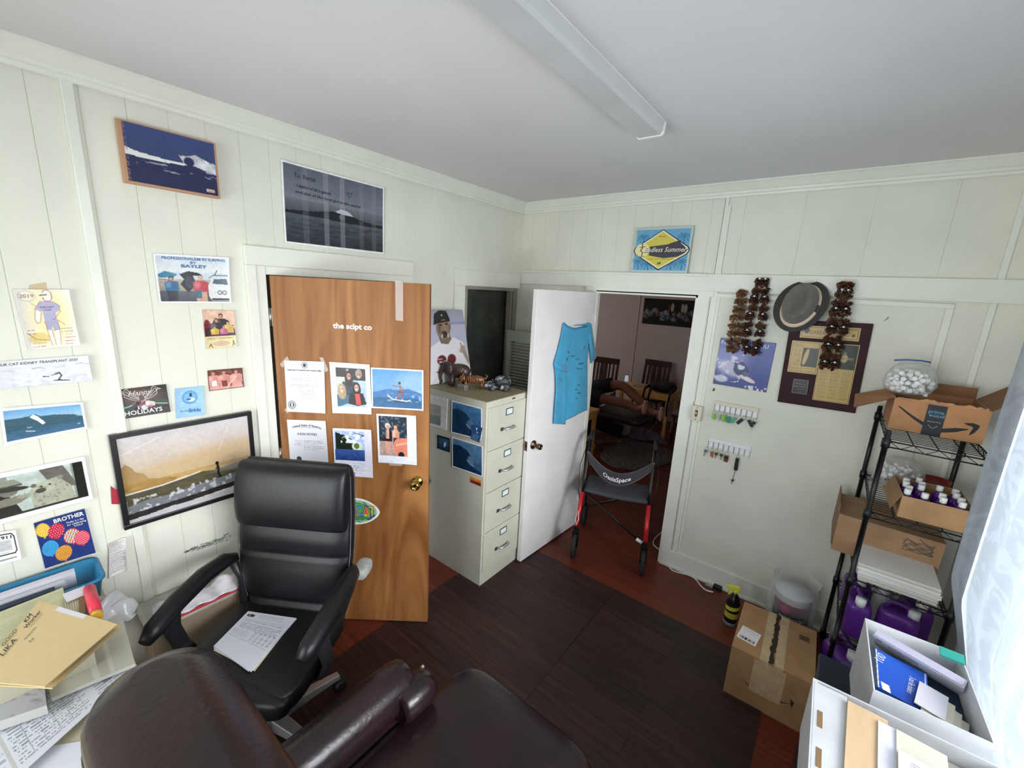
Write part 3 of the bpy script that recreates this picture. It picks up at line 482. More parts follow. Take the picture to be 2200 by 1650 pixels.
p.poly([(0, .8), (.15, .77), (.35, .78), (.6, .74), (.85, .73), (1, .72), (1, .84), (.6, .86), (.3, .88), (0, .9)], '74767a'); p.noise(.9, 34, 22, (0, .72, 1, .9), 6, 'c2c4c8', .54); p.poly([(0, .89), (.4, .87), (1, .83), (1, .89), (.5, .93), (0, .96)], '2e2c2a'); p.noise(.4, 20, 30, (0, .84, 1, .96), 3); p.poly([(0, .97), (.3, .93), (.6, .94), (1, .9), (1, 1), (0, 1)], 'b9b6ba')
p.line([(.7, .56), (.705, .61), (.7, .67), (.715, .73)], .013, '1e1c1a'); p.ell(.698, .54, .015, .022, '1e1c1a'); p.line([(.703, .58), (.685, .61)], .008, '1e1c1a'); p.line([(.69, .735), (.75, .72)], .006, '1e1c1a'); p.line([(.0, .2), (.3, .06)], .003, 'e2dfe0'); p.line([(.72, .38), (.84, .05)], .003, 'e2dfe0', .6); p.grain(.08)
mb = MB(); add_print(mb, [(0.002, y0+f-cy, z1-f-z0), (0.002, y1-f-cy, z1-f-z0), (0.002, y1-f-cy, f), (0.002, y0+f-cy, f)], p); mb.build('print', GLOSS, t)
# 15 receipt hanging on the wall
p = Pic(.55, 1, 60, 'e6e2e2'); p.rows(.1, .08, .9, .3, 5, '9a9090', 3); p.rows(.1, .4, .95, .9, 9, '8a8484', 5); p.rect(.2, .02, .5, .12, 'd8c8c4', .7)
paper('receipt', 'faded pinkish receipt curling on the wall beside the blue bin', 'receipt', quad([(233, 1166), (268, 1152), (272, 1222), (233, 1240)]), p, (), None, .02)
# wall hook tag behind the frame
tag(MB().color('a83040').prism([(-.01, -.02), (.012, -.03), (.016, .03), (-.004, .06)], 0, .004, T(.004, -2.775, 1.05) @ RY(pi/2) @ RZ(pi/2)).build('red_tag', PLAST, recenter=True), 'small red tag peeking out at the left edge of the framed print', 'tag')
# ============================================================ PAPERS ON THE BROWN DOOR (parts of what is taped to the door: each sheet a thing)
DQ = lambda px: DP(px)
p = Pic(.85, 1.12, 90, 'd9dae0'); p.ell(.5, .08, .075, .06, '33343a'); p.ell(.5, .08, .06, .048, 'd9dae0'); p.ell(.5, .08, .042, .034, '33343a'); p.ell(.14, .86, .1, .08, '2a2b30'); p.ell(.14, .86, .082, .065, 'd9dae0'); p.ell(.14, .86, .062, .05, '2a2b30'); p.ell(.14, .86, .024, .04, 'e8e8ea')
p.rows(.3, .27, .6, .28, 1, '8a8b92'); p.rows(.12, .33, .82, .38, 3, '8a8b92', 2); p.rows(.12, .45, .85, .5, 3, '8a8b92', 4); p.rows(.35, .56, .75, .66, 5, '8a8b92', 6); p.rows(.38, .72, .8, .73, 1, '8a8b92', 8)
LETTER = 'white certificate letter with two round seals taped to the brown door'
def taped(o, qs):
    for i, q_ in enumerate(qs): c = MB().color('cdbfae'); c.add(DP(q_, .0036+.0002*i), [(0, 1, 2, 3)]); c.usec = True; b = c.build('tape', TAPE, o); b.matrix_parent_inverse = Matrix.Translation(-o.location)
TAPE = mat('clear_tape', 'd8ccbc', .25, alpha=.5)
o = paper('certificate', LETTER, 'paper', DQ([(611, 774), (697, 777), (700, 888), (617, 884)]), p, [('Department of Commerce and Consumer Affairs', .5, .175, .028, '33343a', {'w': .86, 'bold': .02})], None, .003)
taped(o, [[(601, 783), (617, 765), (622, 775), (607, 790)], [(686, 768), (694, 768), (706, 796), (699, 800)], [(611, 880), (617, 874), (624, 884), (616, 888)]])
p = Pic(.84, 1.12, 90, 'd9dae0'); p.rows(.3, .15, .7, .155, 1, '6a6b72', 2, .9, .1); p.rows(.14, .42, .36, .52, 4, '7a7b82', 3); p.rows(.4, .42, .9, .6, 6, '8a8b92', 4); p.ell(.24, .8, .065, .055, '2e2f36')
paper('movers_certificate', 'white certificate headed United States of America, partly behind the office chair', 'paper', DQ([(617, 901), (700, 904), (707, 1009), (625, 1005)]), p, [('United States of America', .5, .1, .05, '2e2f36', {'w': .74, 'bold': .012, 'arc': .35}), ('KAUAI MOVERS', .5, .28, .05, '4a4b52', {'w': .5})], None, .003)
p = Pic(.84, 1.15, 110, 'dcdcde'); p.rect(.14, .1, .88, .86, '2a2826'); p.rect(.14, .28, .44, .62, 'bcc4b4'); p.noise(.3, 8, 8, (.14, .1, .88, .86), 4); p.rect(.4, .12, .46, .34, 'a4ac9c')
def bust(u, v, s_, shirt, skin, hair, long_=0):
    p.poly([(u-.15*s_, v+.12*s_), (u+.15*s_, v+.12*s_), (u+.2*s_, v+.24*s_), (u+.2*s_, v+.5*s_), (u-.2*s_, v+.5*s_), (u-.2*s_, v+.24*s_)], shirt)
    if long_: p.ell(u, v+.06*s_, .1*s_, .15*s_, hair)
    p.ell(u, v, .075*s_, .085*s_, hair); p.ell(u, v+.02*s_, .052*s_, .066*s_, skin); p.ell(u-.02*s_, v+.01*s_, .011*s_, .007*s_, '2a1a16'); p.ell(u+.02*s_, v+.01*s_, .011*s_, .007*s_, '2a1a16'); p.ell(u, v+.05*s_, .022*s_, .008*s_, 'e8d8d0'); p.ell(u+.035*s_, v+.03*s_, .03*s_, .06*s_, '000000', 0, .2, .9)
bust(.71, .2, 1.1, 'a4b8cc', 'b48a72', '8f8c86'); bust(.46, .24, 1.05, '2c3c4e', 'b0826c', '2a1a16', 1); bust(.27, .5, 1.05, '3a6480', 'd4ac96', 'a8916c', 1); bust(.64, .46, 1.05, '1e1a1e', 'd2a28a', '1e1412', 1)
p.poly([(.59, .6), (.71, .6), (.74, .82), (.62, .82)], 'cc4644'); p.poly([(.14, .88), (.4, .8), (.66, .84), (.88, .8), (.88, .88)], 'a4bcd0'); p.noise(.2, 20, 20, (.14, .1, .88, .86), 9)
for m__ in (p.V > .865, p.U > .885, p.V < .1, p.U < .14): p.put(m__.astype(float), 'dcdcde')
paper('family_photo', 'white sheet with photo of four people, one in a red top, on the brown door', 'photo', DQ([(708, 777), (795, 783), (799, 890), (715, 887)]), p, (), GLOSS, .004)
p = Pic(1.3, 1, 130, '4f8ed0'); p.grad(0, 0, 1, .62, '4f8fd4', '6f9fd8'); p.ell(.85, .4, .35, .35, '96b4dc', 0, .6, .8); p.poly([(0, .62), (.3, .5), (.5, .52), (.7, .48), (1, .6), (1, 1), (0, 1)], '3f70a4'); p.grad(0, .72, 1, 1, '2c5f8c', '2a5a80'); p.noise(.25, 12, 20, (0, .5, 1, 1), 4); foam(p, (.3, .6, .95, .8), 14, 14, .58, 5, 'a9bede', .6)
p.line([(.32, .68), (.42, .76), (.68, .79), (.74, .76)], .014, 'e0d8cc'); p.line([(.45, .8), (.62, .82)], .02, '25405a'); p.line([(.5, .75), (.5, .64), (.56, .58), (.55, .44)], .022, '8f5a44'); p.line([(.57, .74), (.6, .62), (.56, .56)], .02, '8f5a44'); p.line([(.54, .42), (.46, .43), (.4, .42)], .012, '8f5a44'); p.line([(.56, .42), (.61, .5), (.6, .56)], .012, '8f5a44'); p.ell(.54, .35, .026, .036, '33241e'); p.line([(.52, .56), (.59, .57)], .012, '5a3428'); p.border(.025)
paper('surfer_photo', 'bright blue photo of a crouching surfer on a wave, brown door top right', 'photo', DQ([(797, 789), (910, 795), (910, 882), (799, 876)]), p, (), GLOSS, .004)
p = Pic(.82, 1.15, 90, 'dadbe8'); p.rect(.04, .05, .8, .66, 'a9bcec'); p.poly([(.06, .08), (.3, .14), (.55, .24), (.68, .38), (.6, .44), (.06, .44)], '1f2a20'); p.ell(.62, .36, .14, .1, 'd6dccc'); p.ell(.6, .35, .07, .06, '5a7a3c'); foam(p, (.2, .06, .8, .3), 10, 10, .5, 6, 'eef0f4', .9); p.grad(.04, .43, .8, .66, '3a5a9c', '24407a'); p.noise(.4, 12, 24, (.04, .43, .8, .66), 4); p.line([(.55, .08), (.8, .13), (.72, .15)], .01, '4a5a50'); p.rows(.42, .72, .8, .86, 4, 'a0a2b0', 5); p.line([(.5, .8), (.53, .76), (.57, .84), (.62, .78)], .004, '9092a2')
paper('barrel_wave_photo', 'sheet with breaking green barrel wave photo, directly above the chair on the brown door', 'photo', DQ([(715, 919), (798, 923), (802, 1026), (720, 1021)]), p, (), GLOSS, .004)
p = Pic(.84, 1.05, 90, 'dfe0ea'); p.rect(.05, .04, .76, .84, '2c3440'); p.noise(.6, 26, 26, (.05, .04, .76, .45), 3, '7a8ca0', .6); p.rect(.05, .55, .76, .84, 'b0958a'); p.noise(.3, 20, 20, (.05, .5, .76, .84), 5); p.person(.27, .19, .6, '2a2428', 'd8a894', 'd9cfc0', .2, 'd49c8a'); p.poly([(.24, .3), (.3, .3), (.31, .5), (.23, .5)], 'd49c8a'); p.person(.47, .2, .58, 'd89f88', 'd8a48e', '4a342c', .21, 'd09a88'); p.rect(.41, .47, .54, .6, '2a3a58'); p.poly([(.42, .56), (.5, .48), (.77, .46), (.77, .84), (.5, .84), (.42, .7)], 'd8826c'); p.poly([(.46, .6), (.77, .54), (.77, .58), (.46, .64)], 'e8a890'); p.ell(.6, .82, .08, .07, '1e1e22'); p.put((p.V > .842).astype(float), 'dfe0ea'); p.put((p.U > .765).astype(float), 'dfe0ea')
o = paper('old_photo', 'sheet with faded photo of two people by a coral-coloured car', 'photo', DQ([(809, 888), (894, 893), (896, 999), (813, 993)]), p, (), GLOSS, .004); taped(o, [[(836, 994), (864, 996), (864, 1001), (836, 1000)]])
# oval sticker
p = Pic(1.7, 1, 130, '000000')
c0 = hitp(762, 1098, dh+DN*.001, DN); ex = Vector((cos(da), sin(da), 0)); ez = Vector((0, 0, 1)); hw, hh = .142, .082
p = Pic(hw, hh, 150, 'eceef0'); 
for k, c in ((.86, '2f7a40'), (.82, 'e6ecd8'), (.79, '3f944a'), (.72, 'd2e4c4'), (.69, '24448a'), (.63, '5aa04e')): p.ell(.5, .5, .5*k, .5*k, c, 0, 1, .03)
p.poly([(.12, .6), (.9, .6), (.8, .8), (.2, .8)], '24448a'); p.ell(.5, .72, .3, .1, '3a8a4a'); p.rect(.25, .6, .78, .68, 'd8cc3a')
mb = MB(); mb.usec = True; q = [c0-ex*hw+ez*hh, c0+ex*hw+ez*hh, c0+ex*hw-ez*hh, c0-ex*hw-ez*hh]; n_ = 64
nr = 24; vs = []; cs = []; fs = []
for j in range(nr+1):
    for k in range(n_):
        a = 2*pi*k/n_; rr = j/nr; X = rr*cos(a)*(1-.06*abs(sin(a))); Y = rr*sin(a)*(1-.12*abs(cos(a))**3); vs.append(c0+ex*hw*X+ez*hh*Y+DN*.0012)
        iu = min(p.nx, int((X+1)/2*p.nx)); iv = min(p.ny, int((1-Y)/2*p.ny)); cs.append(tuple(p.I[iv, iu]))
for j in range(nr):
    for k in range(n_): fs.append((j*n_+k, (j+1)*n_+k, (j+1)*n_+(k+1) % n_, j*n_+(k+1) % n_))
mb.add(vs, fs, False, None, cs)
pt = Pic(hw, hh, 4)
for tx_, col_, off_ in (('FURCAT', '1c2c5c', .002), ('FURCAT', 'd23c34', .0028)):
    vt, ft = textmesh(tx_, .05 if off_ < .0025 else .02); s_ = .2/(vt[:, 0].max()-vt[:, 0].min()); xo = .014
    cols = [lin('1c2c5c') if off_ < .0025 else lin(('d23c34', 'e88a2c', 'd23c34', '3aa0d8', 'e6553c', 'e8a82c')[min(5, int((x/ (vt[:, 0].max()*2)+.5)*6))]) for x, y in vt]
    mb.add([c0+ex*(x*s_+xo)+ez*(y*.082+.006)+DN*off_ for x, y in vt], ft, False, None, cols)
vt, ft = textmesh('LICENSED & INSURED', .01); mb.add([c0+ex*x*.012+ez*(y*.014-.026)+DN*.0028 for x, y in vt], ft, False, None, [lin('24448a')]*len(vt))
tag(mb.build('oval_sticker', GLOSS, recenter=True), 'white oval logo sticker with bold coloured lettering on the brown door', 'sticker')
# door lettering + strip of old tape (parts of the door)
inv = Matrix.Rotation(-da, 4, 'Z') @ Matrix.Translation(-dh)
def on_door(name, pxc, s, h, col, bold=.03, w=None, m=None):
    c = inv @ hitp(*pxc, dh+DN*.001, DN); vt, ft = textmesh(s, bold); k = h/.73; xs = 1 if not w else w/((vt[:, 0].max()-vt[:, 0].min())*k)
    mb = MB().color(col); mb.add([(c.x+x*k*xs, c.y, c.z+y*k) for x, y in vt], ft); return mb.build(name, PAPER, door)
on_door('lettering', (757, 701), 'the sclpt co', .028, 'f6f4f0', .03, .198)
q = [inv @ v for v in DP([(849, 603), (866, 606), (866, 690), (850, 688)], .001)]
MB().color('dcc8b8').add([tuple(v) for v in q], [(0, 3, 2, 1)]).build('tape', TAPE, door)

# old scuff marks on the boards under the framed print (part of the wall)
r = random.Random(12); mb = MB().color('8d938e')
for k in range(70):
    a_ = hit(400+95*k/70+r.uniform(-3, 3), 1186-34*k/70+r.uniform(-7, 7)*(k/70+.3), 0, .0008); w_ = r.uniform(.003, .014); h_ = r.uniform(.0008, .003); mb.add([(a_.x, a_.y-w_, a_.z-h_), (a_.x, a_.y+w_, a_.z-h_+.003), (a_.x, a_.y+w_, a_.z+h_+.003), (a_.x, a_.y-w_, a_.z+h_)], [(0, 1, 2, 3)])
mb.build('scuff_marks', MATTE, bpy.data.objects['wall_left'])
# ============================================================ FILING CABINET AND WHAT STANDS ON IT
CABM = mat('beige_enamel', 'c3c1b2', .4, var=.04, vs=7, bump=.03, bs=30); CABT = mat('speckled_cabinet_top', '8f8468', .5, var=.25, vs=60)
TEAL = mat('teal_label_frame', '3f7f92', .35, .6); CHROME = mat('satin_chrome', 'c4c6c8', .4, .8)
cx0, cx1, cy0, cy1, ch = .02, .655, -1.146, -.715, 1.312
t = thing('filing_cabinet', 'beige four-drawer metal filing cabinet beside the white door', 'filing cabinet', ((cx0+cx1)/2, (cy0+cy1)/2, 0)); ox, oy = t.location.x, t.location.y
MB().box(cx0-ox, cx1-ox, cy0-oy, cy1-oy, 0, ch).build('body', CABM, t, bevel=.003)
MB().box(cx0-ox+.004, cx1-ox+.004, cy0-oy-.002, cy1-oy+.002, ch-.001, ch+.003).build('top_panel', CABT, t)
seams = [1.275, .982, .689, .396, .103]
for i in range(4):
    z1, z0 = seams[i]-.004, seams[i+1]+.004; xf = cx1-ox+.012; yc = (cy0+cy1)/2-oy
    d = MB().box(cx1-ox-.002, xf, cy0-oy+.012, cy1-oy-.012, z0, z1).build('drawer', CABM, t, bevel=.003)
    zl = z1-.055; mb = MB()
    for a in ((-.037, .037, zl+.018, zl+.024), (-.037, .037, zl-.024, zl-.018), (-.037, -.031, zl-.018, zl+.018), (.031, .037, zl-.018, zl+.018)): mb.box(xf, xf+.004, yc+a[0], yc+a[1], a[2], a[3])
    mb.build('label_holder', TEAL, d)
    MB().box(xf, xf+.002, yc-.031, yc+.031, zl-.018, zl+.018).build('label_card', mat('plain_white_card', 'e2e0d8', .7), d)
    zh = z1-.165
    MB().tube([(xf, yc-.05, zh), (xf+.022, yc-.045, zh), (xf+.028, yc-.02, zh), (xf+.028, yc+.02, zh), (xf+.022, yc+.045, zh), (xf, yc+.05, zh)], .007, 8, M=None).build('handle', CHROME, d)
    MB().box(xf, xf+.006, yc-.085, yc-.062, zh-.01, zh+.012).build('thumb_latch', mat('dark_latch', '55534c', .4, .5), d)
MB().box(cx1-ox, cx1-ox+.003, oy*0+.04, .07, 1.287, 1.296).build('badge', mat('dark_latch'), t)
MB().lathe([(.008, 0), (.008, .006), (.003, .008)], 12, T(cx1-ox, cy1-oy-.02, 1.29) @ RY(pi/2)).build('lock', CHROME, t)
yq = cy0-.0015; CQ = lambda px: quad(px, 1, yq)
def wavephoto(w, h, dark='1c3a58', sky='4a7eac', n=80, seed=1, b=.03, left=.0):
    p = Pic(w, h, n, dark); p.grad(0, 0, 1, 1, sky, '24486c'); p.poly([(0, .25), (.25, .2), (.5, .3), (.66, .5), (.62, .78), (1, .9), (1, 1), (0, 1)], dark); p.ell(.62, .58, .1, .13, '6a8eb0', .5, .7, .5); p.noise(.35, 10, 12, None, seed); p.line([(.5, .62), (.6, .72), (.72, .74)], .014, '9ab4cc'); p.border(b); return p
p = Pic(1, 1, 60, 'dcdcda'); p.rect(0, .28, .84, .9, 'a2a49e'); p.rect(0, .62, .84, .9, '7c8a86'); p.poly([(0, .5), (.4, .55), (.5, .66), (0, .68)], '33363a'); p.noise(.15, 8, 10)
paper('grey_wave_print', 'pale grey wave print on the cabinet side, half behind the brown door', 'print', CQ([(880, 838), (963, 857), (960, 925), (880, 902)]), p, (), GLOSS, .003)
paper('barrel_print', 'upper dark blue barrel wave print on the cabinet side', 'print', CQ([(971, 860), (1037, 877), (1036, 946), (970, 929)]), wavephoto(1, .95, seed=2), (), GLOSS, .006)
p = Pic(.6, 1, 40, '1f4a78'); p.rows(.15, .62, .85, .9, 4, '9ab4cc', 3, .8)
paper('blue_ticket', 'small blue ticket overlapping the upper barrel print', 'ticket', quad([(1014, 912), (1037, 919), (1030, 951), (1012, 942)], 1, yq-.006), p, [('Y', .5, .2, .18, 'e8ecf0', {'bold': .03}), ('25', .6, .42, .1, 'e8ecf0')], None, .002)
paper('cutback_print', 'lower dark blue barrel wave print on the cabinet side', 'print', CQ([(971, 938), (1038, 958), (1038, 1025), (972, 1002)]), wavephoto(1, .9, '16324e', '5a86ac', seed=7), (), GLOSS, .004)
p = Pic(1, 1, 40, '10141c'); p.rect(.12, .12, .9, .9, '2c5c88'); p.rect(.12, .6, .9, .9, '1c3e60'); p.ell(.6, .55, .08, .2, 'c9d6e2', .2)
paper('small_sea_photo', 'tiny black-edged sea photo on the cabinet side', 'photo', CQ([(940, 934), (967, 942), (967, 972), (940, 963)]), p, (), GLOSS, .002)
p = Pic(1.5, 1, 50, 'c8502c'); p.grad(0, 0, 1, .6, 'e0a040', 'b8402c'); p.rect(0, .6, 1, 1, '7a2420'); p.noise(.3, 8, 8)
paper('sunset_magnet', 'small orange sunset magnet low on the cabinet side', 'magnet', CQ([(1011, 1023), (1034, 1031), (1033, 1045), (1011, 1036)]), p, (), GLOSS, .001)
# cardboard cutout portrait on the cabinet
p = Pic(.42, .62, 120, 'b4b6c8'); p.grad(0, 0, 1, .2, '9a9aa8', 'a8acc2'); p.rect(.4, .16, 1, .2, '8a90aa', .8); p.noise(.04, 6, 6)
p.poly([(.1, .5), (.4, .38), (.66, .38), (.9, .46), (.98, .7), (1, 1), (0, 1), (0, .6)], 'dcdadf'); p.poly([(.3, .36), (.56, .34), (.6, .4), (.5, .47), (.34, .45)], '7a6a5c'); p.ell(.42, .24, .17, .155, '8b7766'); p.ell(.58, .23, .025, .04, '7a6456'); p.ell(.33, .24, .03, .07, '6c584a'); p.poly([(.2, .2), (.22, .05), (.34, 0), (.52, .01), (.58, .1), (.6, .16), (.44, .12), (.3, .17)], '2e2b2c'); p.line([(.24, .17), (.58, .14)], .014, '242223')
p.ell(.36, .2, .035, .012, '33261f'); p.ell(.5, .19, .035, .012, '33261f'); p.line([(.45, .2), (.47, .27)], .01, 'a48c78'); p.ell(.43, .33, .075, .05, '4a3c34'); p.ell(.46, .32, .03, .012, '2a1c1a'); p.ell(.38, .35, .016, .03, 'cfc8c0'); p.ell(.52, .35, .016, .03, 'cfc8c0'); p.ell(.4, .07, .012, .012, 'd8d4d0')
p.ell(.86, .56, .07, .06, 'a89484'); p.line([(.84, .56), (.82, .47)], .014, 'a89484'); p.line([(.8, .6), (.76, .57)], .01, 'a89484'); p.poly([(.84, .6), (.92, .56), (1, .74), (.96, .8)], 'a08c7e')
p.ell(.34, .68, .1, .07, '6a2a2c'); p.ell(.56, .68, .1, .07, '6a2a2c'); p.poly([(.24, .7), (.66, .7), (.45, .9)], '6a2a2c'); p.poly([(.28, .82), (.4, .95), (.5, 1), (.1, 1)], 'd6d2d0')
q = [Vector((.06, -1.15, 1.832)), Vector((.06, -.775, 1.832)), Vector((.105, -.705, 1.318)), Vector((.105, -1.165, 1.318))]
mb = MB(); add_print(mb, q, p, [('FROM', .3, .665, .022, 'e8e0dc'), ('PINET', .36, .71, .034, 'f0e8e4', {'bold': .02}), ('WITH L', .32, .752, .022, 'e8e0dc')], lambda u, v: .012*sin(u*pi))
o = mb.build('portrait_board', PAPER, recenter=True); d = o.modifiers.new('t', 'SOLIDIFY'); d.thickness = .003; d.offset = -1
tag(o, 'printed board showing a bearded person in cap and white shirt, propped on the filing cabinet', 'cardboard cutout')
# statues
zt = ch+.0035
t = thing('elephant_statue', 'dark bronze elephant figurine on the filing cabinet', 'figurine', (.225, -.965, zt), rad(-52)); EM = mat('elephant_bronze', '4a3a36', .3, .3, var=.35, vs=18, bump=.3, bs=60)
mb = MB(); mb.sell((0, 0, .105), (.045, .075, .05), .8, .9).sell((0, -.085, .125), (.032, .035, .042), .9, .9).sell((0, .03, .1), (.043, .05, .05), .9, .9)
mb.tube([(0, -.11, .12), (0, -.128, .09), (0, -.13, .05), (0, -.12, .018), (0, -.132, .008)], [.018, .014, .011, .009, .007], 10)
for s_ in (-1, 1): mb.tube([(s_*.018, -.112, .1), (s_*.02, -.138, .085), (s_*.018, -.15, .094)], [.006, .005, .002], 8)
mb.tube([(0, .075, .12), (0, .09, .09), (0, .09, .05)], [.006, .004, .003], 6); mb.build('body', EM, t)
for s_ in (-1, 1):
    MB().sell((s_*.04, -.07, .118), (.008, .03, .04), .9, .9).build('ear', EM, t)
    for y in (-.045, .045): MB().tube([(s_*.026, y, .09), (s_*.027, y, .03), (s_*.028, y-.004, .0)], [.022, .017, .019], 12).build('leg', EM, t)
TG = bpy.data.materials.new('tiger_stripes'); TG.use_nodes = True; nt = TG.node_tree; pr = nt.nodes['Principled BSDF']; tc = nt.nodes.new('ShaderNodeTexCoord'); wv = nt.nodes.new('ShaderNodeTexWave'); wv.bands_direction = 'Y'; wv.inputs['Scale'].default_value = 22; wv.inputs['Distortion'].default_value = 5; wv.inputs['Detail Scale'].default_value = 2
rr = nt.nodes.new('ShaderNodeValToRGB'); rr.color_ramp.elements[0].position = .42; rr.color_ramp.elements[0].color = (*lin('1e120c'), 1); rr.color_ramp.elements[1].position = .5; rr.color_ramp.elements[1].color = (*lin('9a6238'), 1)
nt.links.new(tc.outputs['Object'], wv.inputs[0]); nt.links.new(wv.outputs[0], rr.inputs[0]); nt.links.new(rr.outputs[0], pr.inputs['Base Color']); pr.inputs['Roughness'].default_value = .3
t = thing('tiger_statue', 'small striped tiger figurine between the elephant and the grey figurine', 'figurine', (.355, -.945, zt), rad(-52))
mb = MB(); mb.sell((0, 0, .062), (.028, .075, .03), .85, .9).sell((0, -.082, .066), (.024, .026, .024), .9, .9).sell((0, -.103, .058), (.014, .014, .012), .9, .9)
for s_ in (-1, 1): mb.sell((s_*.016, -.08, .09), (.007, .005, .008), .9, .9)
mb.build('body', TG, t)
for s_ in (-1, 1):
    for y, k in ((-.05, -.012), (.05, .008)): MB().tube([(s_*.018, y, .055), (s_*.019, y+k, .02), (s_*.019, y+k-.012, .006)], [.014, .009, .009], 10).build('leg', TG, t)
MB().tube([(0, .065, .07), (0, .085, .075), (0, .09, .09), (0, .08, .1)], [.008, .007, .006, .004], 8).build('tail', TG, t)
t = thing('lizard_statue', 'grey and white mottled crouching animal figurine at the right end of the cabinet top', 'figurine', (.49, -.83, zt), rad(-48)); LM = mat('mottled_stone', '23262a', .4, col2='a9adb0', vs=30, ramp=(.52, .66), bump=.5, bs=70)
mb = MB(); mb.sell((0, .02, .05), (.045, .06, .05), .8, .8).sell((0, -.055, .032), (.028, .035, .026), .8, .8).sell((0, -.09, .026), (.018, .018, .016), .9, .9)
for s_ in (-1, 1): mb.sell((s_*.05, .035, .028), (.022, .035, .028), .8, .8)
mb.build('body', LM, t)
for s_ in (-1, 1): MB().tube([(s_*.035, -.03, .03), (s_*.055, -.055, .012), (s_*.045, -.085, .008)], [.014, .011, .008], 8).build('leg', LM, t); MB().sell((s_*.018, -.05, .06), (.008, .006, .009), .9, .9).build('ear', LM, t)
t = thing('cigarette_lighter_box', 'small shiny silver box at the front edge of the cabinet top', 'box', (.335, -1.035, zt), rad(8)); MB().box(-.032, .032, -.022, .022, 0, .014).build('base', CHROME, t, bevel=.003); MB().box(-.032, .032, -.022, .022, .0155, .034).build('lid', CHROME, t, bevel=.003)
# louvred shutter leaning in the corner
SHM = mat('sage_shutter_paint', 'aab0a0', .5, var=.04)
t = thing('louvered_shutter', 'sage green louvred shutter standing in the corner behind the cabinet', 'shutter', (.215, -.21, 0), rad(0))
mb = MB().box(-.17, -.12, -.012, .012, 0, 1.66).box(.12, .17, -.012, .012, 0, 1.66).box(-.12, .12, -.012, .012, 1.57, 1.66).box(-.12, .12, -.012, .012, 0, .1).box(-.12, .12, -.012, .012, .88, .95); mb.build('frame', SHM, t, bevel=.002)
for k in range(22): MB().box(-.12, .12, -.013, .013, -.003, .003, T(0, 0, .985+k*.0265) @ RX(rad(-38))).build('slat', SHM, t)
for k in range(28): MB().box(-.12, .12, -.013, .013, -.003, .003, T(0, 0, .125+k*.0265) @ RX(rad(-38))).build('slat', SHM, t)
# ============================================================ BACK WALL
# metal sign leaning above the door
t = thing('tin_sign', 'blue and yellow endless summer tin sign leaning on the rail above the doorway', 'sign', (1.216, -.018, 2.168))
p = Pic(.40, .305, 200, '6fa9cb'); p.noise(.08, 8, 8); r = random.Random(4)
for u, v in ((.17, .2), (.86, .2), (.12, .75), (.88, .75), (.3, .8), (.7, .78)):
    p.line([(u, v), (u+.02, v+.4)], .012, '3f7fa8')
    for k in range(9): a = 2*pi*k/9; p.line([(u, v), (u+.07*cos(a), v+.07*sin(a)+.01), (u+.11*cos(a), v+.1*sin(a)+.05)], .013, '4585ac')
p.border(.04, 'bccbc6'); p.noise(.7, 30, 24, (0, 0, .04, 1), 3, '8a8a78', .6)
p.poly([(.5, .05), (.97, .44), (.99, .52), (.95, .6), (.5, .95), (.05, .6), (.01, .52), (.03, .44)], '2c2f34'); p.poly([(.5, .07), (.95, .45), (.97, .52), (.93, .59), (.5, .92), (.07, .59), (.03, .52), (.05, .45)], 'efe9cc'); p.poly([(.5, .1), (.92, .46), (.94, .52), (.91, .57), (.5, .89), (.09, .57), (.06, .52), (.08, .46)], 'd8c95c')
p.poly([(.3, .42), (.6, .38), (.78, .3), (.92, .46), (.94, .52), (.91, .57), (.8, .65), (.56, .68), (.3, .62)], '4a4a52'); p.ell(.17, .5, .13, .15, 'e9e0a8'); p.line([(.16, .36), (.17, .46), (.14, .5), (.18, .56), (.17, .64)], .012, '33312c'); p.line([(.12, .44), (.22, .42)], .008, '33312c'); p.line([(.1, .66), (.22, .64)], .006, '33312c'); p.rows(.28, .7, .74, .72, 1, '7a7440', 3, .8, .3)
mb = MB(); mb.color('8a8f86').box(-.2, .2, -.001, .003, 0, .304, None); add_print(mb, [(-.2, -.0018, .304), (.2, -.0018, .304), (.2, -.0018, 0), (-.2, -.0018, 0)], p, [('Genuine', .5, .2, .035, '3a3830', {'shear': .3}), ('Endless Summer', .59, .5, .11, '2c2f34', {'shear': .28, 'w': .74, 'bold': .03}), ('Endless Summer', .585, .49, .11, 'f2eedc', {'shear': .28, 'w': .72, 'bold': .005}), ('64', .5, .79, .06, '2c2f34', {'bold': .02, 'shear': .1})])
mb.build('plate', GLOSS, t); t.rotation_euler = (rad(-2.5), 0, 0); t.location.y = -.0285
# surf poster
p = Pic(1, 1, 150, '33489a'); p.grad(0, 0, 1, 1, '3a52a4', '2a3c80'); p.noise(.12, 8, 8); p.ell(.25, .42, .35, .35, '8c8fc4', .4, .7, .7); p.ell(.3, .62, .28, .14, 'c4c0d8', .3, .8, .6); p.noise(.85, 12, 12, (0, .3, .6, .9), 8, 'd8d4e4', .58); p.ell(.85, .35, .3, .35, '2c4290', 0, .7, .6); p.noise(.9, 30, 12, (.6, .92, 1, 1), 3, 'e6e2ea', .45); p.ell(.14, .86, .12, .07, 'd8d8e4', 0, .8, .5)
p.ell(.48, .62, .15, .13, '26345c', .5); p.ell(.47, .56, .07, .06, 'c4d0e4'); p.poly([(.4, .5), (.48, .44), (.56, .5), (.52, .54)], '26345c'); p.line([(.36, .5), (.42, .68), (.52, .76)], .03, '26345c'); p.ell(.62, .79, .16, .045, 'dcc8c8', .35, 1, .2); p.ell(.6, .78, .1, .02, 'e9dede', .35, .8); p.ell(.57, .7, .05, .05, '4a5a88'); p.rect(.48, 0, .5, .4, 'c8ccd8', .0)
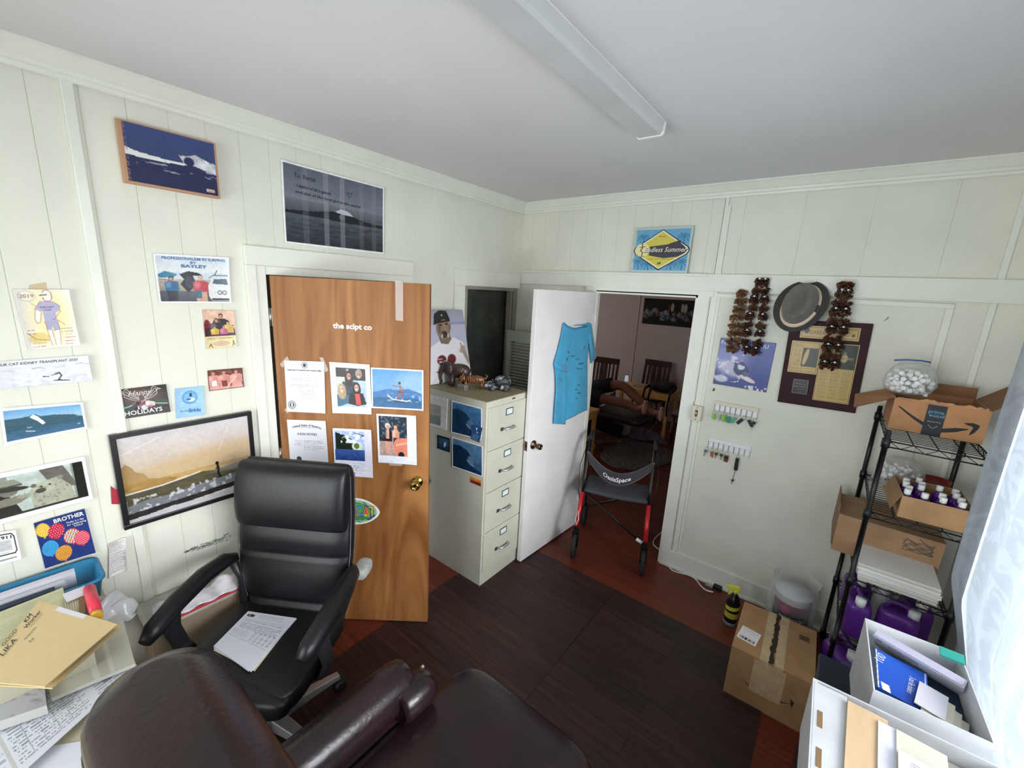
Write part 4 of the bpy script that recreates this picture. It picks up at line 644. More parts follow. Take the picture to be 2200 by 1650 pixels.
paper('surf_magazine_poster', 'square blue surf poster below the left seed lei on the back wall', 'poster', quad([(1549, 725.5), (1668, 737.5), (1646, 843), (1532, 823.6)], 1, -.003), p, [('FAST IS FUN', .42, .085, .1, '3f5fb4', {'bold': .03, 'w': .8, 'al': 'c'}), ('FAST IS FUN', .415, .08, .1, 'c4d0ea', {'bold': -.0, 'w': .78}), ('FUU', .84, .085, .1, 'd4dcf0', {'w': .2, 'bold': .01})] and [('FAS', .115, .085, .085, 'c8d4ee', {'w': .17, 'bold': .01}), ('FUU', .79, .085, .085, 'c8d4ee', {'w': .19, 'bold': .01}), ('T IS ON', .42, .085, .085, 'c8d4ee', {'w': .34, 'bold': .01})], GLOSS, .003)
# plaque
t = thing('plaque', 'dark wooden plaque with gold magazine plates, tilted below the fedora', 'plaque', (2.252, -.001, 1.41)); PW = mat('plaque_wood', '32141a', .55, spec=.2, var=.2, vs=8); KB = mat('plaque_edge', '8a7a50', .4)
mb = MB().box(-.19, .19, -.018, 0, 0, .505); mb.build('board', PW, t, bevel=.003)
G = 'bd9f5c'
def plate(x0, x1, z0, z1, n, draw, texts=()):
    p = Pic(x1-x0, z1-z0, n, G); p.noise(.05, 10, 10); draw(p); mb = MB(); mb.color('8a7440').box(x0, x1, -.0205, -.018, z0, z1); add_print(mb, [(x0, -.0209, z1), (x1, -.0209, z1), (x1, -.0209, z0), (x0, -.0209, z0)], p, texts); mb.build('plate', GLOSS, t)
def dr1(p): p.border(.02, G); m = lambda a, b: ((p.U > a) & (p.U < 1-a) & (p.V > a*p.a) & (p.V < 1-a*p.a)).astype(float); p.put(m(.025, 0), '1e1a12'); p.put(m(.035, 0), G); p.ell(.11, .4, .05, .25, '2e3430'); p.ell(.9, .6, .03, .13, '5a4a2c')
plate(-.132, .142, .405, .478, 130, dr1, [('GARDEN ISLAND', .5, .5, .32, '4a3818', {'w': .68}), ('December', .88, .18, .09, '4a3818')])
def dr2(p):
    m = lambda a: ((p.U > a) & (p.U < 1-a) & (p.V > a*p.a) & (p.V < 1-a*p.a)).astype(float); p.put(m(.04), '1e1a12'); p.put(m(.055), G); p.rect(.42, .2, .95, .78, '2c3426'); p.ell(.55, .48, .07, .26, 'c4a468', .15); p.rows(.09, .1, .38, .92, 14, '7a6434', 4); p.rows(.42, .84, .9, .92, 2, '7a6434', 6)
plate(-.165, -.02, .195, .385, 80, dr2)
def dr3(p):
    p.rect(.0, .0, 1, .42, '252e20'); p.noise(.4, 12, 12, (0, 0, 1, .42), 3); p.ell(.42, .18, .1, .08, 'b09868'); p.ell(.42, .1, .04, .035, '8a7a50'); p.ell(.66, .24, .09, .07, 'b8a070'); p.ell(.66, .16, .035, .03, '8a7a50'); p.rect(.1, .22, .9, .26, '9a8a60', .5)
    for k in range(3): p.rows(.08+.3*k, .46, .32+.3*k, .95, 30, '7a6434', 7+k, .75)
    m = lambda a: ((p.U > a) & (p.U < 1-a) & (p.V > a*p.a) & (p.V < 1-a*p.a)).astype(float); p.put(m(.02)-m(.035), '1e1a12'); p.put(1-m(.02), G)
plate(-.018, .152, .045, .385, 110, dr3)
p = Pic(.075, .085, 50, '15120f'); p.border(.04, '8a8a86'); mb = MB(); add_print(mb, [(-.125, -.0188, .155), (-.05, -.0188, .155), (-.05, -.0188, .07), (-.125, -.0188, .07)], p, [('Honor Award', .5, .3, .07, 'b4b4ac', {'w': .7}), ('Big Wave Surfing', .5, .5, .04, 'b4b4ac', {'w': .75}), ('1998', .5, .68, .05, 'b4b4ac')][1:2] and []); p.rows(.15, .3, .85, .31, 1, 'b4b4ac', 3); p.rows(.12, .5, .88, .51, 1, 'b4b4ac', 4); p.rows(.4, .68, .6, .69, 1, 'b4b4ac', 5)
mb = MB(); add_print(mb, [(-.125, -.0188, .155), (-.05, -.0188, .155), (-.05, -.0188, .07), (-.125, -.0188, .07)], p); mb.build('name_plate', GLOSS, t)
t.rotation_euler = (0, rad(-1.5), 0)
# leis of dried leaves, nuts and shells
PET = mat('dried_leaf', '54321f', .6, var=.45, vs=40); PET2 = mat('pale_dried_leaf', '7c5a3e', .65, var=.35, vs=40); NUT = mat('black_nut', '15100e', .12); SHELL = mat('white_shell', 'e4e2da', .3)
def lei(label, x, ztop, zbot, wid, m, nuts=True, rad_=.026, seed=1, lean=0., y=-.03):
    r = random.Random(seed); t = thing('seed_lei', label, 'lei', (x, y, zbot)); L = ztop-zbot; pts = []
    N = int(L/.048)
    for s_ in (-1, 1):
        for k in range(N+1): f = k/N; pts.append((s_*wid*(.35+.65*math.sin(min(1, (1-f)*1.4+.1)*pi/2)*(1 if f > .12 else .7))+lean*(f-.5), f*L, k))
    pb = MB()
    for (px_, pz, k) in pts:
        c = Vector((px_+r.uniform(-.004, .004), -rad_*.5, pz))
        for q_ in range(26):
            d = Vector((r.gauss(0, 1), r.gauss(0, 1), r.gauss(0, .8))).normalized(); u = d.cross(Vector((r.random(), r.random(), r.random()))).normalized(); v_ = d.cross(u); a = c+d*rad_*.25; ln = rad_*r.uniform(.8, 1.15); w_ = rad_*.42
            b = c+d*ln; pts4 = [a-u*w_*.4, a+u*w_*.4, b+u*w_+v_*.006, b+d*.004, b-u*w_-v_*.006]
            pts4 = [Vector((p_.x, min(p_.y, -.004-y), p_.z)) for p_ in pts4]; pb.add(pts4, [(0, 1, 2, 3, 4)])
        if nuts and k % 2 == 0:
            for s2 in (-1, 1): MB().sell((c.x+s2*.012, c.y-.016, c.z+.022), (.011, .011, .011), 1, 1, 12, 8).build('nut', NUT, t)
            MB().sell((c.x, c.y-.02, c.z+.026), (.009, .005, .005), 1, 1, 8, 6).build('shell', SHELL, t)
    pb.build('leaves', m, t); 
    MB().tube([(0, -y-.004, L-.01), (0, -.004, L+.012)], .002, 6).build('nail', STEEL, t)
    return t
lei('dark brown lei with black nuts over the blue surf poster', 1.872, 2.115, 1.70, .034, PET, True, .027, 2, -.0)
lei('pale frizzy dried lei at the left of the two over the poster', 1.768, 2.05, 1.70, .018, PET2, False, .026, 5, .0)
lei('brown lei with black nuts hanging in front of the wooden plaque', 2.275, 2.115, 1.67, .026, PET, True, .025, 9, .0, -.062)
# fedora
t = thing('fedora_hat', 'grey felt fedora with pale band hanging on the back wall rail', 'hat', (2.088, -.062, 1.99), rot=(rad(70), rad(12), rad(-10))); FELT = mat('grey_felt', '6b665f', .9, var=.15, vs=20, bump=.2, bs=200, sheen=.3)
ell_ = lambda a, b, z, cx=0, n=40, wob=0: [(cx+a*cos(2*pi*i/n), b*sin(2*pi*i/n), z+wob*cos(4*pi*i/n)) for i in range(n)]
MB().loft([ell_(.08, .112, .012), ell_(.112, .145, .008, wob=.008), ell_(.128, .158, .014, wob=.012), ell_(.129, .159, .018, wob=.012), ell_(.112, .145, .014, wob=.008), ell_(.08, .112, .016)], False).build('brim', mat('brim_felt', '3a3936', .85, sheen=.2), t)
cr_ = [ell_(.086, .124, .01), ell_(.082, .119, .05), ell_(.077, .112, .085)]
def pinch(a, b, z, dep): return [(a*cos(2*pi*i/40)*(1-.28*max(0, sin(2*pi*i/40))**2), b*sin(2*pi*i/40), z-dep*(1-abs(cos(2*pi*i/40)))*.3) for i in range(40)]
cr_ += [pinch(.072, .106, .104, .0), pinch(.06, .096, .112, .0), pinch(.042, .082, .1, .0), pinch(.022, .064, .078, .0), pinch(.006, .045, .07, .0)]
MB().loft(cr_, True).build('crown', FELT, t)
MB().loft([ell_(.094, .133, .014), ell_(.086, .124, .036), ell_(.08, .118, .036), ell_(.08, .118, .014)], False).build('band', mat('pale_ribbon', 'e0c8b4', .6), t)
MB().box(.072, .092, -.02, .02, .016, .044).build('bow', mat('brim_felt'), t, bevel=.003)
# hooks and pins
for i, (x, z) in enumerate(((1.69, 1.405), )): tag(MB().tube([(x, 0, z), (x, -.02, z), (x, -.028, z+.008)], .0035, 8).lathe([(.006, -.0), (.006, .003)], 12, T(x, -.002, z+.01) @ RX(pi/2)).build('wall_hook', mat('dark_latch'), recenter=True), 'small dark hook on the wall below the blue surf poster', 'hook')
tag(MB().tube([(2.47, 0, 1.94), (2.475, -.015, 1.945), (2.482, -.012, 1.962)], .002, 6).build('wall_hook', STEEL, recenter=True), 'thin bent wire hook on the wall right of the plaque', 'hook')
# key racks
IV = mat('ivory_plastic', 'd9d0bc', .4); WP = mat('white_plastic', 'eceef0', .35)
def keyrack(x, z, m, label):
    t = thing('key_rack', label, 'key rack', (x, -.001, z)); MB().box(0, .262, -.012, 0, -.012, .014).build('rail', m, t, bevel=.003)
    for k in range(8): MB().box(.006+k*.0325, .03+k*.0325, -.004, 0, -.05, -.013).build('name_tab', WP, t)
    for k in range(9): MB().tube([(.003+k*.032, -.006, -.012), (.003+k*.032, -.006, -.05), (.003+k*.032, -.018, -.058), (.003+k*.032, -.024, -.05)], .0013, 6).build('hook', STEEL, t)
keyrack(1.71, 1.325, IV, 'upper ivory key rack with green key fobs on the back wall'); keyrack(1.708, 1.062, WP, 'lower white key rack on the back wall')
def ring(mb, c, r): mb.tube([(c[0]+r*cos(2*pi*k/14), c[1]+.002*sin(k), c[2]+r*sin(2*pi*k/14)) for k in range(14)], .0012, 6, True)
def keyset(x, z, label, kind, col, L=.03, ang=0, W_=.014):
    t = thing('key_bunch', label, 'keys', (x, -.03, z), group='keys hanging on the wall racks', rot=(0, ang, 0)); mb = MB(); ring(mb, (0, 0, -.011), .011); mb.build('ring', STEEL, t)
    cm = mat('fob_'+col, col, .3)
    if kind == 'fob': MB().box(-W_/2, W_/2, -.004, .004, -.024-L, -.022).build('fob', cm, t, bevel=.003); MB().box(.002, .008, -.001, .001, -.058-L*.3, -.022).build('key', STEEL, t)
    if kind == 'key':
        MB().lathe([(.011, -.0015), (.011, .0015)], 14, T(0, 0, -.03) @ RX(pi/2)).build('key_head', cm, t); MB().box(-.003, .003, -.001, .001, -.04-L, -.038).build('key', STEEL, t)
    return t
for x, lb, kd, cl, L, an, w in ((1.722, 'bright green key fob, first on the upper rack', 'fob', '6fc42c', .034, .05, .018), (1.752, 'bare steel keys with clear tag, second on the upper rack', 'fob', 'b4b6b0', .03, .0, .014), (1.784, 'second bright green key fob on the upper rack', 'fob', '72c830', .036, .1, .022), (1.806, 'star-shaped dark green key fob on the upper rack', 'fob', '3f8a68', .04, -.1, .024), (1.858, 'sea green slanted key tag in the middle of the upper rack', 'fob', '4aa88a', .04, .45, .02), (1.905, 'black car key fob slanting left on the upper rack', 'fob', '1c1e20', .045, .6, .02), (1.915, 'black car key fob slanting right on the upper rack', 'fob', '1a1c1e', .045, -.62, .02), (1.965, 'black round-headed car key at the right end of the upper rack', 'key', '18191b', .04, .15, .02)):
    keyset(x, 1.274, lb, kd, cl, L, an, w)
for x, lb, kd, cl, L, an, w in ((1.712, 'dull steel keys splayed at the left end of the lower rack', 'key', '6a6e72', .03, .2, .01), (1.742, 'copper-coloured keys on the lower rack', 'fob', 'a8663c', .034, -.1, .018), (1.775, 'short brown steel keys third on the lower rack', 'key', '6a4a34', .02, .05, .01), (1.806, 'small bronze keys fourth on the lower rack', 'key', '5a4438', .022, 0, .01)): keyset(x, 1.008, lb, kd, cl, L, an, w)
t = keyset(1.838, 1.008, 'brown leather key pouch with rusty keys on the lower rack', 'fob', '7a3a2a', .045, 0, .026); MB().sell((0, 0, -.034), (.014, .006, .012), .8, .8).build('pouch', mat('black_leather_bit', '1e1a1a', .4), t)
t = keyset(1.905, 1.008, 'long black strap with hanging keys at the right of the lower rack', 'key', '18191b', .02, 0, .02); MB().box(-.011, .011, -.004, .004, -.11, -.022).build('strap', mat('black_leather_bit'), t, bevel=.003); MB().tube([(0, 0, -.11), (-.004, 0, -.15), (-.006, 0, -.175)], .002, 6).lathe([(.009, -.002), (.009, .002)], 12, T(-.006, 0, -.184) @ RX(pi/2)).box(-.009, -.004, -.001, .001, -.21, -.19).build('chain_key', mat('dark_latch'), t)
# switch box with surface conduit
t = thing('switch_box', 'ivory surface-mounted switch box with conduit beside the doorway', 'switch', (1.612, -.018, 1.18)); MB().box(-.032, .032, -.028, .002, 0, .105).build('box', IV, t, bevel=.004)
MB().box(-.008, .008, -.031, -.028, .03, .078).build('toggle_plate', mat('dark_latch'), t); MB().box(-.004, .004, -.04, -.031, .05, .062).build('toggle', IV, t)
for z in (.012, .092): MB().lathe([(.004, 0), (.003, .002)], 10, T(0, -.028, z) @ RX(pi/2)).build('screw', mat('dark_latch'), t)
MB().box(-.008, .008, .002, .0175, -1.03, 0).box(-.01, .01, .002, .0175, .105, 1.4).build('conduit', TRIM, t)
# blue T-shirt hanging on the white door
def hw_(x, y, o=.006): return hitp(x, y, wh+WN*0, WN)+WN*o*-1*(1 if (CP-wh).dot(WN) < 0 else -1)
def pl(P, f):
    d = [0]
    for a, b in zip(P[:-1], P[1:]): d.append(d[-1]+math.dist(a, b))
    s_ = f*d[-1]
    for i in range(len(P)-1):
        if s_ <= d[i+1] or i == len(P)-2: k = (s_-d[i])/(d[i+1]-d[i]); return (P[i][0]+(P[i+1][0]-P[i][0])*k, P[i][1]+(P[i+1][1]-P[i][1])*k)
Lf = [(1207, 693), (1202, 722), (1193, 758), (1186, 780), (1189, 800), (1190, 835), (1187, 872), (1185, 909)]; Rt = [(1259, 693), (1264, 715), (1261, 745), (1259, 780), (1260, 830), (1260, 881)]
Tp = [(1207, 693), (1216, 701), (1230, 706), (1245, 703), (1259, 693)]; Bt = [(1185, 909), (1211, 911), (1214, 902), (1238, 888), (1260, 881)]
def coons(u, v):
    a, b, c, d = pl(Tp, u), pl(Bt, u), pl(Lf, v), pl(Rt, v)
    x = (1-v)*a[0]+v*b[0]+(1-u)*c[0]+u*d[0]-((1-u)*(1-v)*Tp[0][0]+u*(1-v)*Tp[-1][0]+(1-u)*v*Bt[0][0]+u*v*Bt[-1][0]); y = (1-v)*a[1]+v*b[1]+(1-u)*c[1]+u*d[1]-((1-u)*(1-v)*Tp[0][1]+u*(1-v)*Tp[-1][1]+(1-u)*v*Bt[0][1]+u*v*Bt[-1][1])
    o = .014+.006*sin(u*9+v*2)*(.3+v)+(.012*max(0, 1-abs(u-.3)/.08)*v)-.006*max(0, 1-abs(u-.38)/.05)*v; return hw_(x, y, o)
TS = mat('turquoise_cotton', '3d9cc4', .9, var=.06, vs=10, bump=.15, bs=120, sheen=.2)
t = thing('t_shirt', 'turquoise signed T-shirt pinned to the white door', 't-shirt', hw_(1225, 800)); inv_ = Matrix.Translation(-t.location)
mb = MB(); mb.grid(coons, 30, 40, inv_); mb.build('shirt_body', TS, t, solid=.003)
mb = MB(); sl = [(1261, 692), (1266, 695), (1272, 725), (1277, 767), (1267, 781), (1262, 740)]
mb.add([hw_(x, y, .012+.006*(i % 2)) for i, (x, y) in enumerate(sl)], [(0, 1, 2, 5), (5, 2, 3, 4)], True, inv_); mb.build('sleeve', TS, t, solid=.003, subd=0)
mb = MB(); sl = [(1186, 779), (1198, 782), (1214, 787), (1212, 800), (1202, 796), (1190, 792)]; mb.add([hw_(x, y, .02+.006*(i % 2)) for i, (x, y) in enumerate(sl)], [(0, 1, 4, 5), (1, 2, 3, 4)], True, inv_); mb.build('sleeve', TS, t, solid=.003)
mb = MB(); mb.tube([hw_(x, y, .02) for x, y in [(1207, 693), (1216, 701), (1230, 706), (1245, 703), (1256, 701), (1252, 697), (1240, 698), (1230, 699)]], .003, 8, M=inv_); mb.build('collar', mat('turquoise_rib', '2b7c9e', .9), t)
r = random.Random(3); mb = MB()
for (u, v, n_) in ((.28, .25, 5), (.3, .33, 4), (.45, .3, 7), (.6, .35, 6), (.7, .42, 8), (.66, .47, 7), (.66, .66, 4), (.6, .7, 4), (.66, .75, 5), (.62, .8, 3), (.12, .45, 4), (.1, .55, 4), (.8, .25, 3)):
    P_ = []
    for k in range(n_*3): P_.append(coons(min(.97, u+k*.007), v+.012*r.uniform(-1, 1)+k*.001)-WN*0+(hw_(1225, 800, .004)-hw_(1225, 800, 0)))
    mb.tube(P_, .0008, 4, M=inv_)
mb.build('signatures', mat('marker_ink', '1f3f5c', .6), t)
# ============================================================ FLOOR ITEMS NEAR THE DOORWAY
RED = mat('red_metallic', 'b81c24', .3, .2); BLK = mat('black_metal', '141416', .35, .3); RUB = mat('black_rubber', '17181a', .75); NYL = mat('black_nylon', '26272b', .8, sheen=.3); NYG = mat('grey_nylon', '3a3c40', .8)
t = thing('rollator_walker', 'red and black rollator walker standing in the doorway', 'walker', (1.208, -.327, 0), rad(18.5))
def wheel(x, y, r, m=RUB, w=.028):
    o = MB().lathe([(r*.3, -w*.4), (r*.8, -w*.45), (r*.94, -w/2), (r, -w*.25), (r, w*.25), (r*.94, w/2), (r*.8, w*.45), (r*.3, w*.4)], 28, T(x, y, r) @ RY(pi/2)).build('wheel', m, t)
    MB().lathe([(.016, -w*.6), (.016, w*.6)], 12, T(x, y, r) @ RY(pi/2)).build('hub', BLK, o); return o
for s_ in (-1, 1):
    x = s_*.253
    wheel(x, 0, .1, w=.03); wheel(s_*.262, .5, .1, w=.03)
    MB().box(x-.024, x-.017, -.018, .018, .09, .225).box(x+.017, x+.024, -.018, .018, .09, .225).box(x-.024, x+.024, -.02, .02, .215, .235).box(x-.014, x+.014, -.012, .016, .235, .27).build('fork', BLK, t, bevel=.003)
    MB().tube([(x, 0, .26), (s_*.25, .05, .36), (s_*.245, .11, .5)], .016, 12).build('leg', RED, t)
    MB().tube([(s_*.245, .11, .5), (s_*.243, .14, .6), (s_*.243, .2, .74), (s_*.245, .27, .87)], .013, 10).build('upright', BLK, t)
    MB().tube([(s_*.25, .16, .52), (s_*.255, .35, .38), (s_*.262, .47, .2), (s_*.262, .5, .1)], .012, 10).build('rear_leg', BLK, t)
    h_ = MB().tube([(s_*.245, .27, .87), (s_*.245, .3, .89), (s_*.247, .4, .9)], [.013, .018, .017], 10).build('handle', RUB, t); MB().tube([(s_*.25, .3, .87), (s_*.252, .35, .845), (s_*.252, .42, .85)], .006, 6).build('brake_lever', BLK, h_)
    MB().tube([(s_*.26, .28, .86), (s_*.29, .15, .7), (s_*.275, .1, .5), (s_*.28, .3, .25)], .003, 6).build('brake_cable', BLK, t)
MB().grid(lambda u, v: (-.235+.47*u, .1+.3*v, .535-.012*sin(u*pi)-.02*(v-.5)**2*4), 12, 6).build('seat', NYG, t, solid=.018)
MB().tube([(-.23, .11, .5), (.22, .06, .22)], .009, 8).build('cross_brace', BLK, t); MB().tube([(.23, .3, .5), (-.22, .4, .24)], .009, 8).build('cross_brace', BLK, t)
MB().tube([(-.24, .12, .5), (.24, .12, .5)], .009, 8).build('seat_bar', BLK, t); MB().tube([(.19, .05, .24), (.235, .04, .225)], .013, 8).build('tip', WP, t)
bf = lambda u, v: (-.25+.5*u, .22-.2*sin(u*pi), .795-.055*sin(u*pi)**1.0-.095*v*(.55+.45*sin(u*pi)))
MB().grid(bf, 24, 5).build('backrest', NYL, t, solid=.012)
vt, ft = textmesh('OasisSpace', .015); k = .2/(vt[:, 0].max()-vt[:, 0].min()); mb = MB().color('e8e8ea')
mb.add([Vector(bf(.5+x*k/.5, .5-y*k/.09))+Vector((0, -.0085, 0)) for x, y in vt], ft); mb.build('lettering', PAPER, t)
MB().tube([(-.247, -.012, .40), (-.262, -.02, .33), (-.25, -.03, .29), (-.238, -.02, .33)], .003, 6, True).build('white_tie', WP, t)
# white extension cord along the skirting
def cord(name, label, pts, r, m): 
    P = []; pts = [Vector(p) for p in pts]
    for i in range(len(pts)-1):
        p0, p1, p2, p3 = pts[max(0, i-1)], pts[i], pts[i+1], pts[min(len(pts)-1, i+2)]
        for k in range(6): s_ = k/6; P.append(.5*((2*p1)+(p2-p0)*s_+(2*p0-5*p1+4*p2-p3)*s_*s_+(3*p1-p0-3*p2+p3)*s_**3))
    P.append(pts[-1]); return tag(MB().tube(P, r, 8).build(name, m, recenter=True), label, 'cable')
F0 = lambda x, y, z=.005: hit(x, y, 2, z)
c = cord('extension_cord', 'white extension cord running from the doorway along the skirting board', [F0(1426, 1140), F0(1408, 1156), F0(1404, 1170), F0(1420, 1184), F0(1419, 1198), F0(1432, 1210), F0(1446, 1226), F0(1480, 1236), F0(1495, 1245), F0(1505, 1258), F0(1517, 1268), F0(1532, 1272)], .0045, WP)
t = thing('wall_plug', 'small black plug with clear cover at the skirting end of the white cord', 'plug', F0(1540, 1266, 0)); MB().box(-.025, .03, -.018, .018, 0, .03).build('plug_body', BLK, t, bevel=.004); MB().box(-.075, -.027, -.012, .012, .002, .02).build('clear_cover', mat('clear_plastic', 'dfe4e6', .1, alpha=.35), t)
# taped cardboard box
KR = 'a07a52'
t = thing('cardboard_box', 'large taped cardboard box with white shipping label on the floor by the shelves', 'cardboard box', (2.31, -.67, 0), rad(1.5)); mb = MB().color(KR)
W_, D_, H_ = .175, .205, .285
mb.box(-W_, W_, -D_, D_, 0, H_); r = random.Random(3)
Y0 = -D_-.0006; pts = [(-.11+.0001*0+.22*k/16, .13-.035*sin(k/16*pi)) for k in range(17)]
mb.color('2c241e'); up = [(x, z+.006*sin((i/16)*pi)) for i, (x, z) in enumerate(pts)]; lo = [(x, z-.006*sin((i/16)*pi)) for i, (x, z) in enumerate(pts)]
mb.add([(x, Y0, z) for x, z in up]+[(x, Y0, z) for x, z in lo], [(17+i, 17+i+1, i+1, i) for i in range(16)]); mb.add([(.10, Y0, .155), (.118, Y0, .142), (.112, Y0, .11), (.104, Y0, .128)], [(0, 3, 2, 1)])
mb.color('5a4632').box(.1, .145, .08, .12, H_, H_+.0006); mb.build('carton', CARD, t, bevel=.002)
TP = mat('paper_tape', 'b59d78', .6, var=.1, vs=30)
MB().box(-.05, -.012, -D_-.001, D_+.001, H_-.02, H_+.0012).box(.012, .05, -D_-.001, D_+.001, H_-.02, H_+.0012).box(-.07, .065, -D_-.0016, -D_-.0006, .09, H_-.01).build('tape', TP, t)
MB().add([(-.012+.006*r.uniform(-1, 1), -D_+2*D_*k/20, H_+.0016) for k in range(21)]+[(.008+.006*r.uniform(-1, 1), -D_+2*D_*k/20, H_+.0016) for k in range(21)], [(k, k+21, k+22, k+1) for k in range(20)]).build('torn_gap', mat('torn_slot_shadow', '2e2218', .95), t)
p = Pic(.085, .11, 70, 'dcdad6'); p.rows(.1, .1, .9, .36, 4, '6a6a6c', 3); p.rows(.1, .62, .9, .66, 2, '333335', 5, .9, .1); p.rect(.1, .74, .9, .88, '55555a', .0)
for k in range(26): p.rect(.1+.8*k/26, .72, .1+.8*(k+.3+.5*r.random())/26, .9, '333335')
mb = MB(); c0_ = Vector((-.115, -.075, H_+.002)); M_ = T(*c0_) @ RZ(rad(-8)); add_print(mb, [M_ @ Vector(v) for v in ((-.045, .055, 0), (.045, .055, 0), (.045, -.055, 0), (-.045, -.055, 0))], p, [('LITHIUM', .5, .46, .09, '333335', {'w': .5})][:0]); mb.build('shipping_label', PAPER, t)
# bucket in a clear plastic bag
t = thing('bagged_bucket', 'purple and black labelled tub inside a clear plastic bag behind the taped box', 'tub', (2.35, -.255, 0), rad(12))
p_ = mat('tub_white', 'c9cacc', .5); MB().lathe([(.085, 0), (.095, .33), (.098, .335), (.098, .35), (.0, .352)], 28).build('tub_body', p_, t)
mb = MB(); mb.usec = True; pc = Pic(.6, .16, 110, '1e1a20'); pc.grad(0, 0, 1, .5, '7a1c4c', '4a1636'); pc.ell(.3, .3, .1, .2, 'a02a5c'); pc.noise(.2, 10, 6)
cyl = lambda u, v: ((.0945+.003*(1-v))*sin(-1.3+2.6*u), -(.0945+.003*(1-v))*cos(-1.3+2.6*u), .30-.13*v)
mb.add([cyl(u, v) for u, v in zip(pc.U.ravel(), pc.V.ravel())], [(j*(pc.nx+1)+i, (j+1)*(pc.nx+1)+i, (j+1)*(pc.nx+1)+i+1, j*(pc.nx+1)+i+1) for j in range(pc.ny) for i in range(pc.nx)], True, None, [tuple(c_) for c_ in pc.I.reshape(-1, 3)])
vt, ft = textmesh('SPEEDCOAT', .03); mb.add([Vector(cyl(.5+x*.105, .72-y*.22))*1.012*1 for x, y in vt], ft, False, None, [lin('e4e4e8')]*len(vt)); mb.build('label', GLOSS, t)
CLR = bpy.data.materials.new('clear_film'); CLR.use_nodes = True; nt = CLR.node_tree; nt.nodes.clear(); o_ = nt.nodes.new('ShaderNodeOutputMaterial'); mx = nt.nodes.new('ShaderNodeMixShader'); t1 = nt.nodes.new('ShaderNodeBsdfTransparent'); g1 = nt.nodes.new('ShaderNodeBsdfPrincipled'); g1.inputs['Base Color'].default_value = (.75, .78, .8, 1); g1.inputs['Roughness'].default_value = .18
lw = nt.nodes.new('ShaderNodeLayerWeight'); lw.inputs[0].default_value = .35; mr = nt.nodes.new('ShaderNodeMapRange'); mr.inputs[3].default_value = .07; mr.inputs[4].default_value = .75; nt.links.new(lw.outputs['Facing'], mr.inputs[0]); nt.links.new(mr.outputs[0], mx.inputs[0]); nt.links.new(t1.outputs[0], mx.inputs[1]); nt.links.new(g1.outputs[0], mx.inputs[2]); nt.links.new(mx.outputs[0], o_.inputs[0])
def film(zs, rs, n=40, seed=1, amp=.12, cx=0, cy=0):
    r = random.Random(seed); ph = [r.uniform(0, 6.28) for _ in range(6)]
    return [[(cx+R*(1+amp*(.5*sin(3*a+ph[0]+z*20)+.4*sin(7*a+ph[1]-z*30)+.3*sin(11*a+ph[2]+z*45)))*cos(a), cy+R*(1+amp*(.5*sin(4*a+ph[3]-z*22)+.4*sin(9*a+ph[4]+z*30)))*sin(a)*.8, z) for a in [2*pi*k/n for k in range(n)]] for z, R in zip(zs, rs)]
MB().loft(film([.004, .06, .15, .28, .36, .40, .43], [.125, .125, .122, .122, .125, .115, .12], seed=4, amp=.05), False).build('plastic_bag', CLR, t)
# spray bottle
t = thing('spray_bottle', 'black spray bottle with yellow trigger and label beside the taped box', 'bottle', (2.065, -.335, 0), rad(20)); BK = mat('black_gloss_plastic', '121214', .22); YL = mat('yellow_plastic', 'd8d43a', .35)
MB().lathe([(.034, 0), (.038, .006), (.038, .055), (.037, .165), (.03, .195), (.016, .215), (.014, .235)], 24).build('bottle_body', BK, t)
MB().lathe([(.0345, .0005), (.0386, .006), (.0386, .028)], 24).build('clear_base', mat('grey_translucent', '70767c', .3), t)
pc = Pic(.2, .1, 70, '1c1c1a'); pc.poly([(0, .3), (1, .05), (1, .3), (0, .55)], 'c9c43c'); pc.rect(0, .62, 1, 1, 'b4ac3a'); pc.rows(.3, .5, .7, .56, 2, 'e8e8e0', 3); mb = MB(); mb.usec = True
cy2 = lambda u, v: (.0392*sin(-2.2+4.4*u), -.0392*cos(-2.2+4.4*u), .16-.1*v)
mb.add([cy2(u, v) for u, v in zip(pc.U.ravel(), pc.V.ravel())], [(j*(pc.nx+1)+i, (j+1)*(pc.nx+1)+i, (j+1)*(pc.nx+1)+i+1, j*(pc.nx+1)+i+1) for j in range(pc.ny) for i in range(pc.nx)], True, None, [tuple(c_) for c_ in pc.I.reshape(-1, 3)]); mb.build('label', GLOSS, t)
h_ = MB().lathe([(.016, .225), (.016, .245)], 16).box(-.045, .02, -.011, .011, .243, .27).build('spray_head', YL, t, bevel=.004); MB().box(-.04, -.03, -.007, .007, .205, .243, T(0, 0, 0)).build('trigger', YL, h_, bevel=.003); MB().box(-.052, -.045, -.008, .008, .249, .264).build('nozzle', YL, h_)
# ============================================================ FAR ROOM
PINE = mat('light_pine', 'd9a85e', .45, var=.12, vs=6, stretch=(1, 8, 1)); DKW = mat('dark_chair_wood', '3a2218', .4, var=.25, vs=8); SEATM = mat('beige_seat', '8f857c', .9)
